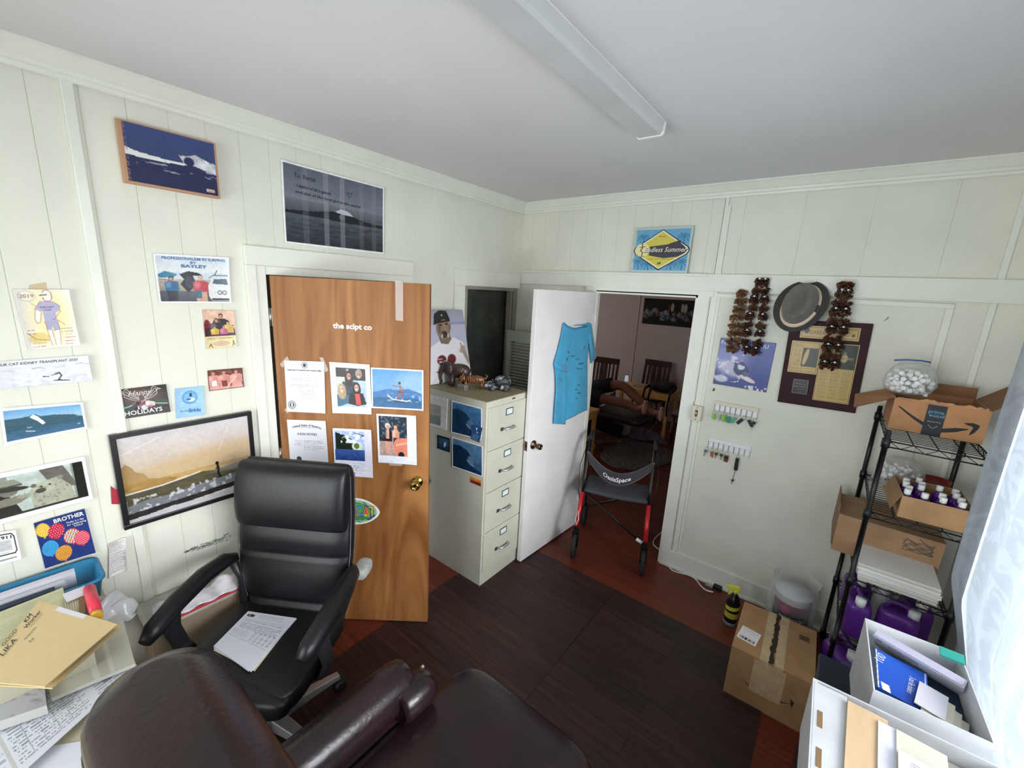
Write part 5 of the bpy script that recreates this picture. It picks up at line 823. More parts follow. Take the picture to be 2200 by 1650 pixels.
# low table
t = thing('side_table', 'light pine table in the far room with a black bag on it', 'table', (.185, 3.13, 0)); MB().box(-.385, .385, -.23, .23, .63, .66).build('tabletop', PINE, t, bevel=.003)
MB().box(-.36, .36, -.235, -.22, .565, .63).box(-.36, .36, .19, .205, .565, .63).box(-.37, -.355, -.22, .19, .565, .63).box(.355, .37, -.22, .19, .565, .63).build('apron', PINE, t)
for x in (-.35, .35):
    for y in (-.205, .205): MB().box(x-.022, x+.022, y-.022, y+.022, 0, .63).build('leg', PINE, t)
def dining_chair(label, x, y, rz, slats=4):
    t = thing('dining_chair', label, 'chair', (x, y, 0), rz, 'dark dining chairs in the far room'); MB().box(-.22, .22, -.21, .21, .42, .465).build('seat', SEATM, t, bevel=.01); MB().box(-.22, .22, -.21, .21, .38, .42).build('seat_frame', DKW, t)
    for sx in (-1, 1):
        MB().tube([(sx*.195, -.18, 0), (sx*.2, -.18, .4)], .02, 4).build('leg', DKW, t); MB().loft([[(sx*.195+dx, yy+dy, z) for dx, dy in ((-.018, -.014), (.018, -.014), (.018, .014), (-.018, .014))] for yy, z in ((.2, 0), (.19, .42), (.22, .75), (.26, .97))], True, sm=False).build('leg', DKW, t)
    MB().box(-.215, .215, .235, .262, .89, .985).build('top_rail', DKW, t, bevel=.004); MB().box(-.2, .2, .19, .21, .5, .54).build('lower_rail', DKW, t)
    for k in range(slats): xx = -.13+.26*k/(slats-1); w_ = .03 if k in (1, 2) else .016; MB().loft([[(xx+dx*w_, yy+dy, z) for dx, dy in ((-1, -.005), (1, -.005), (1, .005), (-1, .005))] for yy, z in ((.2, .52), (.225, .72), (.248, .9))], True, sm=False).build('slat', DKW, t)
    MB().box(-.19, .19, -.19, -.17, .2, .23).box(-.2, -.18, -.18, .18, .16, .19).box(.18, .2, -.18, .18, .16, .19).build('stretcher', DKW, t); return t
dining_chair('dark slat-back chair behind the pine table, against the far wall', .02, 3.61, 0, 4); dining_chair('dark chair at the right end of the pine table, cut by the door frame', .86, 3.02, rad(-90), 4); dining_chair('dark slat-back chair at the far left behind the lying person', -.62, 3.1, rad(8), 5)
t = thing('night_light', 'small white lampshade lamp on the left end of the pine table', 'lamp', (-.165, 3.06, .66)); MB().lathe([(.03, .055), (.022, .14)], 20).build('lamp_shade', mat('lit_shade', 'c9ccd8', .6, emit=.35), t); MB().lathe([(.02, 0), (.02, .012), (.006, .02), (.006, .06)], 14).build('base', WP, t)
for i, (x, y, a, w_, h2) in enumerate(((.06, 3.12, .2, .12, .15), (.2, 3.2, -.3, .1, .16))): tag(MB().box(-w_, w_, -h2/2, h2/2, 0, .012, RZ(a)).build('paper_stack', mat('dull_paper', 'a8a09a', .8), loc=(x, y, .661)), ('grey papers lying at the left of the pine table', 'paper pad in the middle of the pine table beside the black bag')[i], 'papers', 'papers on the pine table')
t = thing('backpack', 'black backpack lying on the right end of the pine table, straps hanging', 'bag', (.40, 3.04, .661)); BKF = mat('black_bag_fabric', '141418', .8, bump=.4, bs=30)
MB().sell((0, .02, .06), (.19, .15, .06), .7, .7).sell((.08, .0, .1), (.11, .1, .05), .8, .8).build('body', BKF, t); MB().sell((-.08, -.08, .07), (.08, .05, .045), .8, .8).build('pocket', BKF, t)
for x, l in ((-.16, .42), (-.08, .36), (.2, .28)): MB().tube([(x, -.1, .08), (x-.01, -.25, .05), (x-.02, -.275, -.1), (x-.015, -.27, -l)], [.02, .018, .014, .012], 8).build('strap', BKF, t)
# foreground pine stand
t = thing('pine_stand', 'light pine stand with lower rail just behind the white door', 'stand', (-.08, 1.14, 0)); MB().box(-.33, .33, -.19, .19, .67, .70).box(-.32, .32, -.18, -.165, .6, .67).box(.305, .32, -.165, .165, .6, .67).build('tabletop', PINE, t, bevel=.002)
for x in (-.3, .29):
    for y in (-.155, .155): MB().box(x-.02, x+.02, y-.02, y+.02, 0, .6).build('leg', PINE, t)
MB().box(-.28, .27, -.165, -.145, .34, .38).box(.28, .3, -.135, .135, .34, .38).build('rail', PINE, t)
# recliner
t = thing('recliner_chair', 'black leather recliner with raised footrest in the far room', 'recliner', (-.55, 2.15, 0)); BL = mat('dark_recliner_leather', '17171a', .4, bump=.1, bs=40)
MB().sell((-.15, 0, .36), (.34, .33, .12), .4, .4).build('seat', BL, t); MB().sell((.75, .02, .44), (.36, .28, .05), .4, .3).build('footrest', BL, t); MB().sell((-.6, 0, .62), (.16, .33, .42), .5, .4, M=None).build('backrest', BL, t)
for s_ in (-1, 1): MB().sell((-.15, s_*.4, .42), (.36, .07, .14), .4, .4).build('armrest', BL, t)
MB().box(-.4, .2, -.3, .3, .0, .26).build('base', BL, t, bevel=.03); MB().box(.25, .75, -.02, .02, .2, .38, RY(rad(6))).build('footrest_arm', BLK, t)
MB().tube([(.3, -.36, .5), (.36, -.38, .38), (.38, -.38, .22), (.36, -.38, .03)], .012, 8).build('side_rail', STEEL, t)
# person lying back, legs crossed toward the doorway
SK = mat('tanned_skin', '9a6850', .5, var=.1, vs=10); SO = mat('sole_skin', 'cf9c90', .55); 
t_p = thing('person', 'person in dark shorts lying on the recliner with bare crossed legs', 'person', (-.55, 2.2, .48)); pc_ = Vector(t_p.location)
def limb(mb, P, R, n=14): mb.tube([Vector(q)-pc_ for q in P], R, n)
def skin_body():
    V = [(-.62, 2.2, .58), (-.85, 2.2, .66), (-1.02, 2.2, .8), (-1.1, 2.2, .9), (-1.14, 2.2, .95), (-1.16, 2.2, 1.06), (-.52, 2.3, .6), (-.2, 2.34, .74), (.07, 2.36, .8), (.28, 2.34, .68), (.48, 2.3, .555), (.585, 2.28, .525), (.655, 2.26, .565),
         (-.52, 2.1, .6), (-.25, 2.1, .61), (0, 2.1, .62), (.2, 2.12, .615), (.38, 2.13, .59), (.445, 2.13, .58), (.485, 2.12, .645), (-1.0, 2.42, .82), (-.78, 2.5, .64), (-.6, 2.38, .68), (-1.0, 1.98, .82), (-.82, 1.88, .62), (-.66, 2.0, .66)]
    E = [(0, 1), (1, 2), (2, 3), (3, 4), (4, 5), (0, 6), (6, 7), (7, 8), (8, 9), (9, 10), (10, 11), (11, 12), (0, 13), (13, 14), (14, 15), (15, 16), (16, 17), (17, 18), (18, 19), (2, 20), (20, 21), (21, 22), (2, 23), (23, 24), (24, 25)]
    Rr = [.15, .14, .14, .06, .07, .085, .1, .09, .068, .068, .045, .04, .038, .1, .088, .07, .066, .046, .04, .038, .055, .042, .03, .055, .042, .03]
    me = bpy.data.meshes.new('body'); me.from_pydata([tuple(Vector(v)-pc_) for v in V], E, []); o = bpy.data.objects.new('body', me); COL.objects.link(o); o.parent = t_p; m = o.modifiers.new('s', 'SKIN')
    if not len(me.skin_vertices): me.skin_vertices.new() if hasattr(me.skin_vertices, 'new') else None
    for sv, R in zip(me.skin_vertices[0].data, Rr): sv.radius = (R, R)
    me.skin_vertices[0].data[0].use_root = True; m.use_smooth_shade = True; d = o.modifiers.new('ss', 'SUBSURF'); d.levels = d.render_levels = 2; me.materials.append(SK); return o
skin_body()
for ax_, az, yy, toes in ((.655, .565, 2.26, 1), (.485, .645, 2.12, 1)):
    mb = MB(); mb.sell((ax_-pc_.x+.012, yy-pc_.y, az-pc_.z-.035), (.028, .05, .085), .8, .9)
    for k in range(5): mb.sell((ax_-pc_.x+.018, yy-pc_.y-.038+.019*k, az-pc_.z+.058-.005*abs(k-1)*1.2), (.016, .0098 if k else .014, .019 if k else .024), .9, .9, 10, 8)
    mb.build('foot', SO, t_p)
SHT = mat('dark_shorts', '26262c', .9, bump=.3, bs=25)
mb = MB(); limb(mb, [(-.72, 2.2, .6), (-.58, 2.2, .6), (-.45, 2.2, .6)], [.165, .175, .15]); limb(mb, [(-.5, 2.29, .61), (-.25, 2.34, .725), (-.08, 2.36, .775)], [.12, .108, .1]); limb(mb, [(-.5, 2.11, .61), (-.28, 2.1, .62), (-.1, 2.1, .625)], [.12, .105, .1]); mb.build('shorts', SHT, t_p)
mb = MB(); limb(mb, [(-.66, 2.2, .63), (-.85, 2.2, .7), (-1.0, 2.2, .82), (-1.07, 2.2, .88)], [.165, .17, .16, .09]); mb.build('shirt', mat('slate_shirt', '3a4658', .9), t_p)
MB().sell((-1.17-pc_.x, 0, 1.09-pc_.z), (.08, .085, .07), .9, .9).build('hair', mat('grey_hair', '4a4644', .9), t_p)
# things on the far floor
t = thing('paper_bin', 'white sheet or carton leaning in the shadow under the recliner footrest', 'carton', (-.02, 2.72, 0)); MB().box(-.11, .11, -.12, .12, 0, .2, RZ(.5) @ RX(.08)).build('carton_body', mat('pale_carton', 'b4b8c8', .6), t)
def clothpile(name, label, cat, loc, rx, ry, h, m, seed, rot=0):
    r = random.Random(seed); ph = [r.uniform(0, 6.3) for _ in range(8)]
    def f(u, v):
        a = u*2*pi; R = v*(1+.25*sin(3*a+ph[0])+.15*sin(5*a+ph[1])); z = h*(1-v**1.6)*(1+.5*sin(4*a+ph[2]+v*5)*v)+.018*(1+sin(7*a+ph[3]+9*v))*(1-.5*v)+.004; return (rx*R*cos(a), ry*R*sin(a), z)
    o = MB().grid(f, 64, 14).build(name, m, loc=loc); o.rotation_euler = (0, 0, rot); return tag(o, label, cat)
clothpile('towel', 'crumpled lilac grey towel on the far room floor', 'towel', (.32, 2.76, 0), .27, .19, .1, mat('lilac_towel', '6a6478', .95, bump=.3, bs=90), 3)
# grey sheepskin rug
ol = [(.18, 1.64), (.10, 2.0), (.12, 2.42), (.44, 2.5), (.75, 2.49), (.92, 2.2), (.86, 1.88), (.7, 1.55), (.5, 1.42), (.3, 1.5)]; cc = Vector((.5, 1.98, 0)); FUR = mat('grey_fur', '5e5854', .95, var=.6, vs=38, bump=.8, bs=120, sheen=.2)
def rug(u, v):
    a = u*len(ol); i = int(a) % len(ol); k = a-int(a); p0, p1, p2, p3 = [Vector(ol[(i+d) % len(ol)]) for d in (-1, 0, 1, 2)]; q = .5*((2*p1)+(p2-p0)*k+(2*p0-5*p1+4*p2-p3)*k*k+(3*p1-p0-3*p2+p3)*k**3)
    jit = random.Random(int(u*200)*1000+int(v*60)).uniform(0, 1); q = Vector((cc.x, cc.y)).lerp(q, v*(1+.02*jit*(v > .9))); return (q.x-cc.x, q.y-cc.y, .006+(.035*(1-v**6)+.016*jit)*(1 if v < .99 else .1))
o = MB().grid(rug, 200, 46).build('sheepskin_rug', FUR, loc=cc); tag(o, 'grey fluffy sheepskin rug on the floor beyond the walker', 'rug')
# dolly
t = thing('furniture_dolly', 'small wooden dolly with pale casters on the far room floor', 'dolly', (-.02, 2.02, 0), rad(66)); DW = mat('worn_board', '7a5844', .6, var=.2)
MB().box(-.27, .27, -.16, -.09, .085, .11).box(-.27, .27, .09, .16, .085, .11).box(-.26, -.18, -.09, .09, .085, .108).box(.18, .26, -.09, .09, .085, .108).build('frame', DW, t)
for x in (-.22, .22):
    for y in (-.12, .12): MB().box(x-.028, x+.028, y-.022, y+.022, .05, .085).lathe([(.03, -.012), (.03, .012)], 16, T(x, y, .031) @ RX(pi/2)).build('caster', mat('yellowed_plastic', 'b8a864', .4), t)
cord('charging_cable', 'thin grey charging cable looping down under the recliner footrest', [(.58, 2.42, .38), (.52, 2.45, .28), (.42, 2.5, .1), (.4, 2.55, .01)], .004, mat('grey_cable', '8f8a86', .5)); cord('charging_cable', 'second thin grey cable hanging under the footrest, nearer the table leg', [(.50, 2.6, .45), (.62, 2.6, .3), (.56, 2.7, .12), (.66, 2.75, .01)], .004, mat('grey_cable'))
# group photo poster on the far wall
p = Pic(1.1, .42, 140, '1a1e1a'); p.noise(.5, 14, 8, None, 2); r = random.Random(5)
for k in range(46): p.person(r.uniform(.02, .98), r.uniform(.3, .62), .34, r.choice(['4a4a52', '6a6a74', '5a3a3a', '3a4a5a', '7a7a80']), '6a5448', '1c1816', .45)
for u in (.42, .56, .6): p.ell(u, .3, .022, .16, 'a09a88')
p.rect(.36, .2, .38, .5, '6a3a3a')
paper('group_poster', 'dark wide poster of a crowd with surfboards on the far room wall', 'poster', [Vector((-.35, 3.892, 1.975)), Vector((.78, 3.892, 1.975)), Vector((.78, 3.892, 1.56)), Vector((-.35, 3.892, 1.56))], p, (), GLOSS, .002)
# ============================================================ WIRE RACK IN THE CORNER
RX0, RX1, RY0, RY1 = 2.535, 2.873, -.655, -.075
t = thing('wire_shelf_rack', 'black wire shelving rack crammed with boxes in the right corner', 'shelving', ((RX0+RX1)/2, (RY0+RY1)/2, 0)); rx, ry = t.location.x, t.location.y; hx, hy = (RX1-RX0)/2, (RY1-RY0)/2
BW_ = mat('black_powder_coat', '101114', .35, .2)
for sx in (-1, 1):
    for sy in (-1, 1):
        P_ = [(0, .011), (1.485, .011), (1.485, .013), (1.492, .008)]; prof = [(.011, 0)]
        for zc in (.05, .42, .75, 1.10, 1.44): prof += [(.011, zc-.03), (.0155, zc-.028), (.0155, zc+.012), (.011, zc+.014)]
        MB().lathe(prof+[(.011, 1.485), (.007, 1.492)], 14, T(sx*hx, sy*hy, 0)).build('post', BW_, t)
for zc in (.05, .42, .75, 1.10, 1.44):
    mb = MB(); a = hx-.012; b = hy-.012
    for dz, rr_ in ((0, .003), (-.026, .003)):
        for q in (((-a, -b), (a, -b)), ((-a, b), (a, b)), ((-a, -b), (-a, b)), ((a, -b), (a, b))): mb.tube([(*q[0], zc+dz), (*q[1], zc+dz)], rr_, 6)
    for s_ in (-1, 1):
        n_ = 12; mb.tube([(s_*a, -b+2*b*k/n_, zc-.026*(k % 2)) for k in range(n_+1)], .0018, 5); n_ = 8; mb.tube([(-a+2*a*k/n_, s_*b, zc-.026*(k % 2)) for k in range(n_+1)], .0018, 5)
    for k in range(1, 18): y = -b+2*b*k/18; mb.tube([(-a, y, zc+.004), (a, y, zc+.004)], .0018, 5)
    for k in (1, 2, 3): x = -a+2*a*k/4; mb.tube([(x, -b, zc), (x, b, zc)], .0025, 5)
    mb.build('wire_shelf', BW_, t)
def open_box(mb, x0, x1, y0, y1, z0, z1, th=.004):
    mb.box(x0, x1, y0, y1, z0, z0+th).box(x0, x1, y0, y0+th, z0+th, z1).box(x0, x1, y1-th, y1, z0+th, z1).box(x0, x0+th, y0+th, y1-th, z0+th, z1).box(x1-th, x1, y0+th, y1-th, z0+th, z1)
# top: open shipping carton with arrow print
t = thing('shipping_box', 'open shipping box with a black arrow print on the top shelf', 'cardboard box', (2.72, -.25, 1.448)); mb = MB().color('b5845a'); x0, x1, y0, y1, H_ = -.168, .145, -.155, .15, .15
open_box(mb, x0, x1, y0, y1, 0, H_)
mb.add([(x0, y0, H_), (x0, y1, H_), (x0-.135, y1-.02, H_-.055), (x0-.14, y0+.015, H_-.08)], [(0, 1, 2, 3), (3, 2, 1, 0)]); mb.add([(x0, y0, H_-.003), (x0, y1, H_-.003), (x0-.135, y1-.02, H_-.058), (x0-.14, y0+.015, H_-.083)], [(0, 1, 2, 3)])
mb.color('8c6443'); mb.add([(x1, y0, H_), (x1, y1, H_), (x1+.10, y1, H_+.09), (x1+.10, y0, H_+.09)], [(0, 1, 2, 3), (3, 2, 1, 0)]).box(x0, x1, y1-.004, y1, H_, H_+.055, T(0, 0, 0)); r = random.Random(5)
mb.color('c2926a').add([(x0+.01+(x1-x0-.02)*k/24, y0-.0012, H_-.001) for k in range(25)]+[(x0+.01+(x1-x0-.02)*k/24, y0+.006, H_+.004+.01*r.random()*(k > 6)) for k in range(25)], [(k, k+1, k+26, k+25) for k in range(24)])
mb.build('carton', CARD, t)
mb = MB(); yf = y0-.0008; S = []
def arcz(x): u = (x-x0)/(x1-x0); return .105-.30*u*(1-u)*1.0-.008*(u > .99)
n_ = 26; xs = [x0+.02+.24*k/n_ for k in range(n_+1)]
wd = lambda k: .0035+.0065*math.sin(min(1, k/n_*1.25)*pi/2)
cz = lambda k: .112-.085*math.sin(pi*.5*min(1, (k/n_)*1.35))+(.03*max(0, (k/n_-.62))/.38)
mb.color('1c1d20').add([(xs[k], yf, cz(k)+wd(k)*(1 if k < 22 else (n_-k)/5+.2)) for k in range(n_+1)]+[(xs[k], yf, cz(k)-wd(k)*(1 if k < 22 else (n_-k)/5+.2)) for k in range(n_+1)], [(n_+1+k, n_+2+k, k+1, k) for k in range(n_)])
mb.add([(.072, yf, .082), (.10, yf, .088), (.122, yf, .082), (.122, yf, .07), (.112, yf, .045), (.098, yf, .03), (.1, yf, .048), (.105, yf, .066), (.098, yf, .073), (.085, yf, .075)], [(0, 9, 8, 1), (1, 8, 7, 2), (7, 3, 2), (7, 6, 4, 3), (6, 5, 4)]); mb.build('arrow_print', PAPER, t)
mb = MB().color('23262c'); mb.box(-.052, .012, y0-.0016, y0-.0008, .0, H_-.008); tc_ = lambda s, cx_, cz_, h, col, flip=0, w=None: None
def boxtext(mb, s, cx_, cz_, w, col, flip=False, y=-.0022, bold=.01, h=None):
    vt, ft = textmesh(s, bold); k = w/(vt[:, 0].max()-vt[:, 0].min()); kz = k if h is None else h/.73; g = -1 if flip else 1; mb.color(col).add([(cx_+g*x*k, y0+y, cz_+g*y_*kz) for x, y_ in vt], ft)
boxtext(mb, 'prime', -.02, .112, .05, '5f9ec4'); boxtext(mb, 'prime', -.016, .09, .05, '5f9ec4', True); boxtext(mb, 'Shop Amazing', -.02, .064, .045, 'c4c8cc', True, h=.004)
mb.tube([(-.035+.03*k/6, y0-.0022, .048-.012*sin(k/6*pi)) for k in range(7)], .001, 4); mb.build('black_tape', PAPER, t)
ib = MB(); 
for k in range(60): ib.box(-.015, .015, -.006, .006, -.004, .004, T(random.uniform(x0+.03, x1-.03), random.uniform(y0+.03, y1-.03), .1+random.uniform(0, .02)) @ RZ(random.uniform(0, 3)) @ RX(random.uniform(-.6, .6)))
o = ib.build('packing_scraps', mat('dark_scraps', '3a3f3c', .6, var=.4, vs=30), loc=t.location); tag(o, 'dark plastic scraps filling the open shipping box', 'scraps', kind='stuff')
# zip bag of white caps
t = thing('zip_bag', 'clear zip bag of white caps with blue seal on the open shipping box', 'plastic bag', (2.60, -.27, 1.603)); MB().loft(film([0, .015, .05, .09, .125, .148], [.05, .085, .1, .092, .075, .05], seed=2, amp=.06), True).build('bag_film', CLR, t)
MB().tube([(-.075, -.02, .158), (-.03, -.015, .166), (.02, -.01, .168), (.055, 0, .164)], .004, 6).build('zip_seal', mat('blue_zip', '2f5a9a', .35), t)
cap0 = MB().lathe([(.0095, 0), (.011, .002), (.011, .013), (.009, .015), (0, .015)], 14).build('screw_closure', mat('white_cap', 'f0f0ee', .4), loc=(0, 0, -5)); r = random.Random(8); n_ = 0; pl_ = []
for k in range(4000):
    if n_ >= 105: break
    a = r.uniform(0, 6.28); z = r.uniform(.012, .105); R_ = (.068 if z < .03 else .08 if z < .08 else .06)*math.sqrt(r.random()); q = Vector((R_*cos(a), R_*sin(a)*.8, z))
    if all((q-p_).length > .0175 for p_ in pl_):
        pl_.append(q); c_ = cap0 if n_ == 0 else cap0.copy()
        if n_: COL.objects.link(c_)
        c_.location = Vector(t.location)+q; c_.rotation_euler = (r.uniform(0, 3), r.uniform(0, 3), 0); tag(c_, 'loose white bottle cap inside the clear zip bag on top of the rack', 'closure', 'white caps in the zip bag'); n_ += 1
# second shelf
t = thing('bottle_box', 'open brown box of purple bottles with white caps on the second shelf', 'cardboard box', (2.735, -.485, 1.108), rad(2)); mb = MB().color('b08a60'); open_box(mb, -.105, .125, -.14, .14, 0, .1)
mb.color('a07c56').add([(-.105, -.14, .1), (-.105, .14, .1), (-.135, .13, .03), (-.135, -.15, .03)], [(0, 1, 2, 3), (3, 2, 1, 0)]); mb.build('carton', CARD, t)
PUR = mat('purple_liquid', '5a1f8c', .15, trans=.15); CLP = mat('clear_bottle', 'c8c4d4', .1, alpha=.5)
b0 = thing('lotion_bottle', 'x', 'bottle', (0, 0, 0)); MB().lathe([(.019, 0), (.02, .004), (.02, .07), (.018, .08), (.009, .09), (.009, .096)], 18).build('bottle_body', PUR, b0); MB().lathe([(.0115, .094), (.012, .098), (.012, .116), (.0105, .118), (0, .118)], 18).build('cap', mat('white_cap'), b0)
for k in range(15):
    kk = (0, 1, 2, 3, 4, 6, 7, 8, 9, 11, 12, 13, 14, 15, 17)[k]; gx, gy = kk % 4, kk//4; x = 2.735-.08+gx*.056+.006*(gy % 2); y = -.485-.105+gy*.053; b_ = b0 if k == 0 else dup(b0); b_.location = (x+r.uniform(-.003, .003), y, 1.113+.0); b_['label'] = 'small purple bottle with white cap standing in the brown box on the rack'; b_['group'] = 'purple bottles in the box'
t = thing('zip_bag', 'hazy clear bag of white caps behind the purple bottles', 'plastic bag', (2.66, -.20, 1.108)); MB().loft(film([0, .02, .07, .12, .155], [.07, .095, .1, .085, .04], seed=6, amp=.07), True).build('bag_film', CLR, t); mb = MB()
for k in range(70): a = r.uniform(0, 6.28); R_ = .072*math.sqrt(r.random()); mb.lathe([(.009, 0), (.0105, .002), (.0105, .012), (0, .013)], 10, T(R_*cos(a), R_*sin(a)*.8, r.uniform(.02, .11)) @ RX(r.uniform(0, 3)) @ RY(r.uniform(0, 3)))
o = mb.build('caps', mat('white_cap'), loc=t.location); tag(o, 'heap of white caps in the hazy bag on the second shelf', 'caps', kind='stuff')
t = thing('mesh_basket', 'small dark box of fittings between the bottles and the hazy bag', 'box', (2.765, -.285, 1.108)); mb = MB(); open_box(mb, -.06, .06, -.045, .045, 0, .075, .003); mb.build('tray', mat('dark_grey_tray', '33342f', .6, var=.3, vs=60), t)
t = thing('red_bowl', 'red plastic bowl at the back of the second shelf', 'bowl', (2.80, -.17, 1.108)); MB().lathe([(.03, 0), (.032, .004), (.055, .055), (.06, .075), (.057, .075), (.05, .05), (.028, .008), (0, .008)], 24).build('bowl_body', mat('red_plastic', '8c1e24', .35), t)
# long carton under the second shelf
t = thing('long_carton', 'long tan carton lying under the second shelf, sticking out to the left', 'cardboard box', (2.66, -.262, .756)); mb = MB().color('a98665'); mb.box(-.205, .19, -.16, .16, 0, .205).color('8f6f52').box(-.21, -.205, -.14, .16, .02, .25); mb.build('carton', CARD, t, bevel=.002)
# papers on the front of third shelf
for k, (x0_, x1_, y0_, y1_, h0, h1, c_) in enumerate(((2.56, 2.83, -.64, -.43, .757, .79, 'dcdad4'), (2.555, 2.835, -.648, -.425, .791, .812, 'e2dfd6'), (2.55, 2.83, -.645, -.42, .813, .842, 'd6d3c8'))):
    mb = MB().color(c_); n_ = 6
    for i in range(n_): d = r.uniform(-.004, .004); mb.color(r.choice(['e6e4e0', 'd9d6ce', 'f0efec', 'cfc9ba'])).box(x0_+d, x1_+d, y0_+d, y1_-d, h0+(h1-h0)*i/n_, h0+(h1-h0)*(i+.9)/n_)
    tag(mb.build('folder_stack', MATTE, recenter=True), ('bottom bundle of white papers on the third shelf', 'middle bundle of papers on the third shelf', 'top cream folders of the paper pile on the third shelf')[k], 'papers', 'papers on the third shelf')
# purple jugs and white jugs on lower shelves
def jug(label, x, y, z, col, s=1, rot=0, lay=False):
    t = thing('detergent_jug', label, 'jug', (x, y, z), rot); m = mat('jug_'+col, col, .3); mb = MB(); mb.sell((0, 0, .1*s), (.055*s, .075*s, .1*s), .35, .5); mb.build('jug_body', m, t)
    MB().tube([(0, .055*s, .19*s), (0, .03*s, .235*s), (0, -.02*s, .232*s), (0, -.03*s, .2*s)], .011*s, 8).build('handle', m, t); MB().lathe([(.022*s, .2*s), (.022*s, .24*s), (0, .24*s)], 16, T(0, -.045*s, -.01*s)).build('cap', mat('white_cap'), t); return t
PU = '5c2a86'
for i, (x, y, z, s, rz) in enumerate(((2.595, -.555, .426, .95, .1), (2.745, -.55, .426, 1.0, 1.4), (2.82, -.40, .426, 1.0, .2), (2.60, -.34, .426, .9, .3), (2.60, -.55, .056, 1.3, .5), (2.76, -.5, .056, 1.3, .1))):
    jug('purple jug ' + ('at the front left of the fourth shelf', 'at the front middle of the fourth shelf', 'at the right of the fourth shelf', 'behind the front left purple jug', 'on the bottom shelf by the left post', 'on the bottom shelf behind the white boxes')[i], x, y, z, PU, s, rz)
WJ = mat('white_jug_plastic', 'c9cacc', .5)
for i, (x, y, z) in enumerate(((2.70, -.36, .426), (2.60, -.2, .056), (2.72, -.2, .426))):
    t = thing('white_bottle', ('white bottle between the purple jugs of the fourth shelf', 'white bottle on the bottom shelf near the wall', 'white bottle at the back of the fourth shelf')[i], 'bottle', (x, y, z)); MB().lathe([(.04, 0), (.045, .01), (.045, .13), (.03, .17), (.018, .19), (.018, .2)], 20).build('bottle_body', WJ, t); MB().lathe([(.021, .198), (.021, .225), (0, .225)], 16).build('cap', WJ, t)
tag(MB().tube([(2.72+.05*sin(k*.9), -.66-.01*(k % 3), 1.045-.06*abs(sin(k*.55))) for k in range(40)], .0012, 4).build('wire_tangle', mat('dark_latch'), recenter=True), 'tangle of thin dark wire hanging from the second shelf front', 'wire')
# ============================================================ WHITE BOXES BY THE WINDOW
WB = mat('white_fibreboard', 'cfd1d3', .75, var=.05, vs=12); DKB = mat('navy_plastic', '1c2a38', .4)
t = thing('storage_drawers', 'dark navy plastic crate under the white boxes by the curtain', 'crate', (2.645, -1.55, 0)); mb = MB(); mb.box(-.18, .18, -.5, .5, .0, .26).box(-.185, .185, -.505, .505, .26, .28).box(-.18, .18, -.5, .5, .28, .56).box(-.185, .185, -.505, .505, .56, .585); mb.build('crate_body', DKB, t, bevel=.006)
t = thing('banker_box', 'open white file box holding envelopes and blue folder pack, next to the curtain', 'box', (2.693, -1.285, .587), rad(1.5)); mb = MB(); open_box(mb, -.128, .132, -.19, .19, 0, .262, .004); mb.build('box_body', WB, t)
def onbox(t, name, label, cat, c, w, h, th, eul, pic, texts=(), m=None, col='e8e8ea'):
    M_ = T(*c) @ Euler(eul).to_matrix().to_4x4(); mb = MB().color(col); mb.box(-w/2, w/2, -h/2, h/2, -th, -.0004, M_); add_print(mb, [M_ @ Vector(v) for v in ((-w/2, h/2, 0), (w/2, h/2, 0), (w/2, -h/2, 0), (-w/2, -h/2, 0))], pic, texts); return tag(mb.build(name, m or PAPER, recenter=True), label, cat)
bx, by, bz = t.location
# pack of dark folders lying, blue wrapper on it, envelopes box leaning
p = Pic(.3, .22, 40, '22384a'); p.noise(.1, 6, 6); onbox(None, 'folder_pack', 'dark teal folder pack lying deepest in the banker box', 'folders', (bx+.005, by-.02, bz+.17), .235, .33, .15, (0, .0, 0), p, [('folders', .9, .5, .06, 'b0c0cc', {'rot': -pi/2})], col='22384a')
p = Pic(.19, .2, 90, '2c5cc4'); p.grad(0, 0, 1, 1, '2f62cc', '2850b4'); p.poly([(0, 0), (.08, 0), (.16, 1), (0, 1)], '3a4650'); p.line([(.09, 0), (.17, 1)], .01, 'e4e8ee'); p.poly([(.2, .82), (.34, .82), (.38, 1), (.24, 1)], 'e6e8ea'); p.line([(.97, 0), (.93, 1)], .012, 'e4e8ee')
onbox(None, 'blue_folder_pack', 'bright blue pack of file folders in the banker box', 'folders', (bx-.04, by+.0, bz+.205), .15, .2, .03, (0, rad(4), rad(-4)), p, [('100', .17, .2, .13, 'e8ecf4', {'rot': pi/2-.2, 'shear': .1}), ('3-tab file folders', .72, .52, .085, 'e8ecf4', {'rot': -pi/2-.1, 'w': .6})], GLOSS, '24488c')
for k in range(4): onbox(None, 'manila_folder', ('lilac white tabbed folder on the blue pack', 'first cream tabbed folder in the banker box', 'second cream tabbed folder in the banker box', 'last cream tabbed folder near the box rim')[k], 'folder', (bx+.035+.014*k, by-.045-.018*k, bz+.212-.007*k), .07, .13, .003, (rad(-3), rad(3), rad(-12)), Pic(.07, .13, 12, 'd9d6de' if k == 0 else 'd2cbb8'), col='cfc8b4')
p = Pic(.27, .06, 120, 'c9cacf'); p.grad(0, 0, 1, 1, 'd4d5dc', 'b9bac0'); p.rows(.2, .62, .45, .8, 2, '7a7b82', 3); p.rect(.04, .2, .1, .4, '4a7a8a')
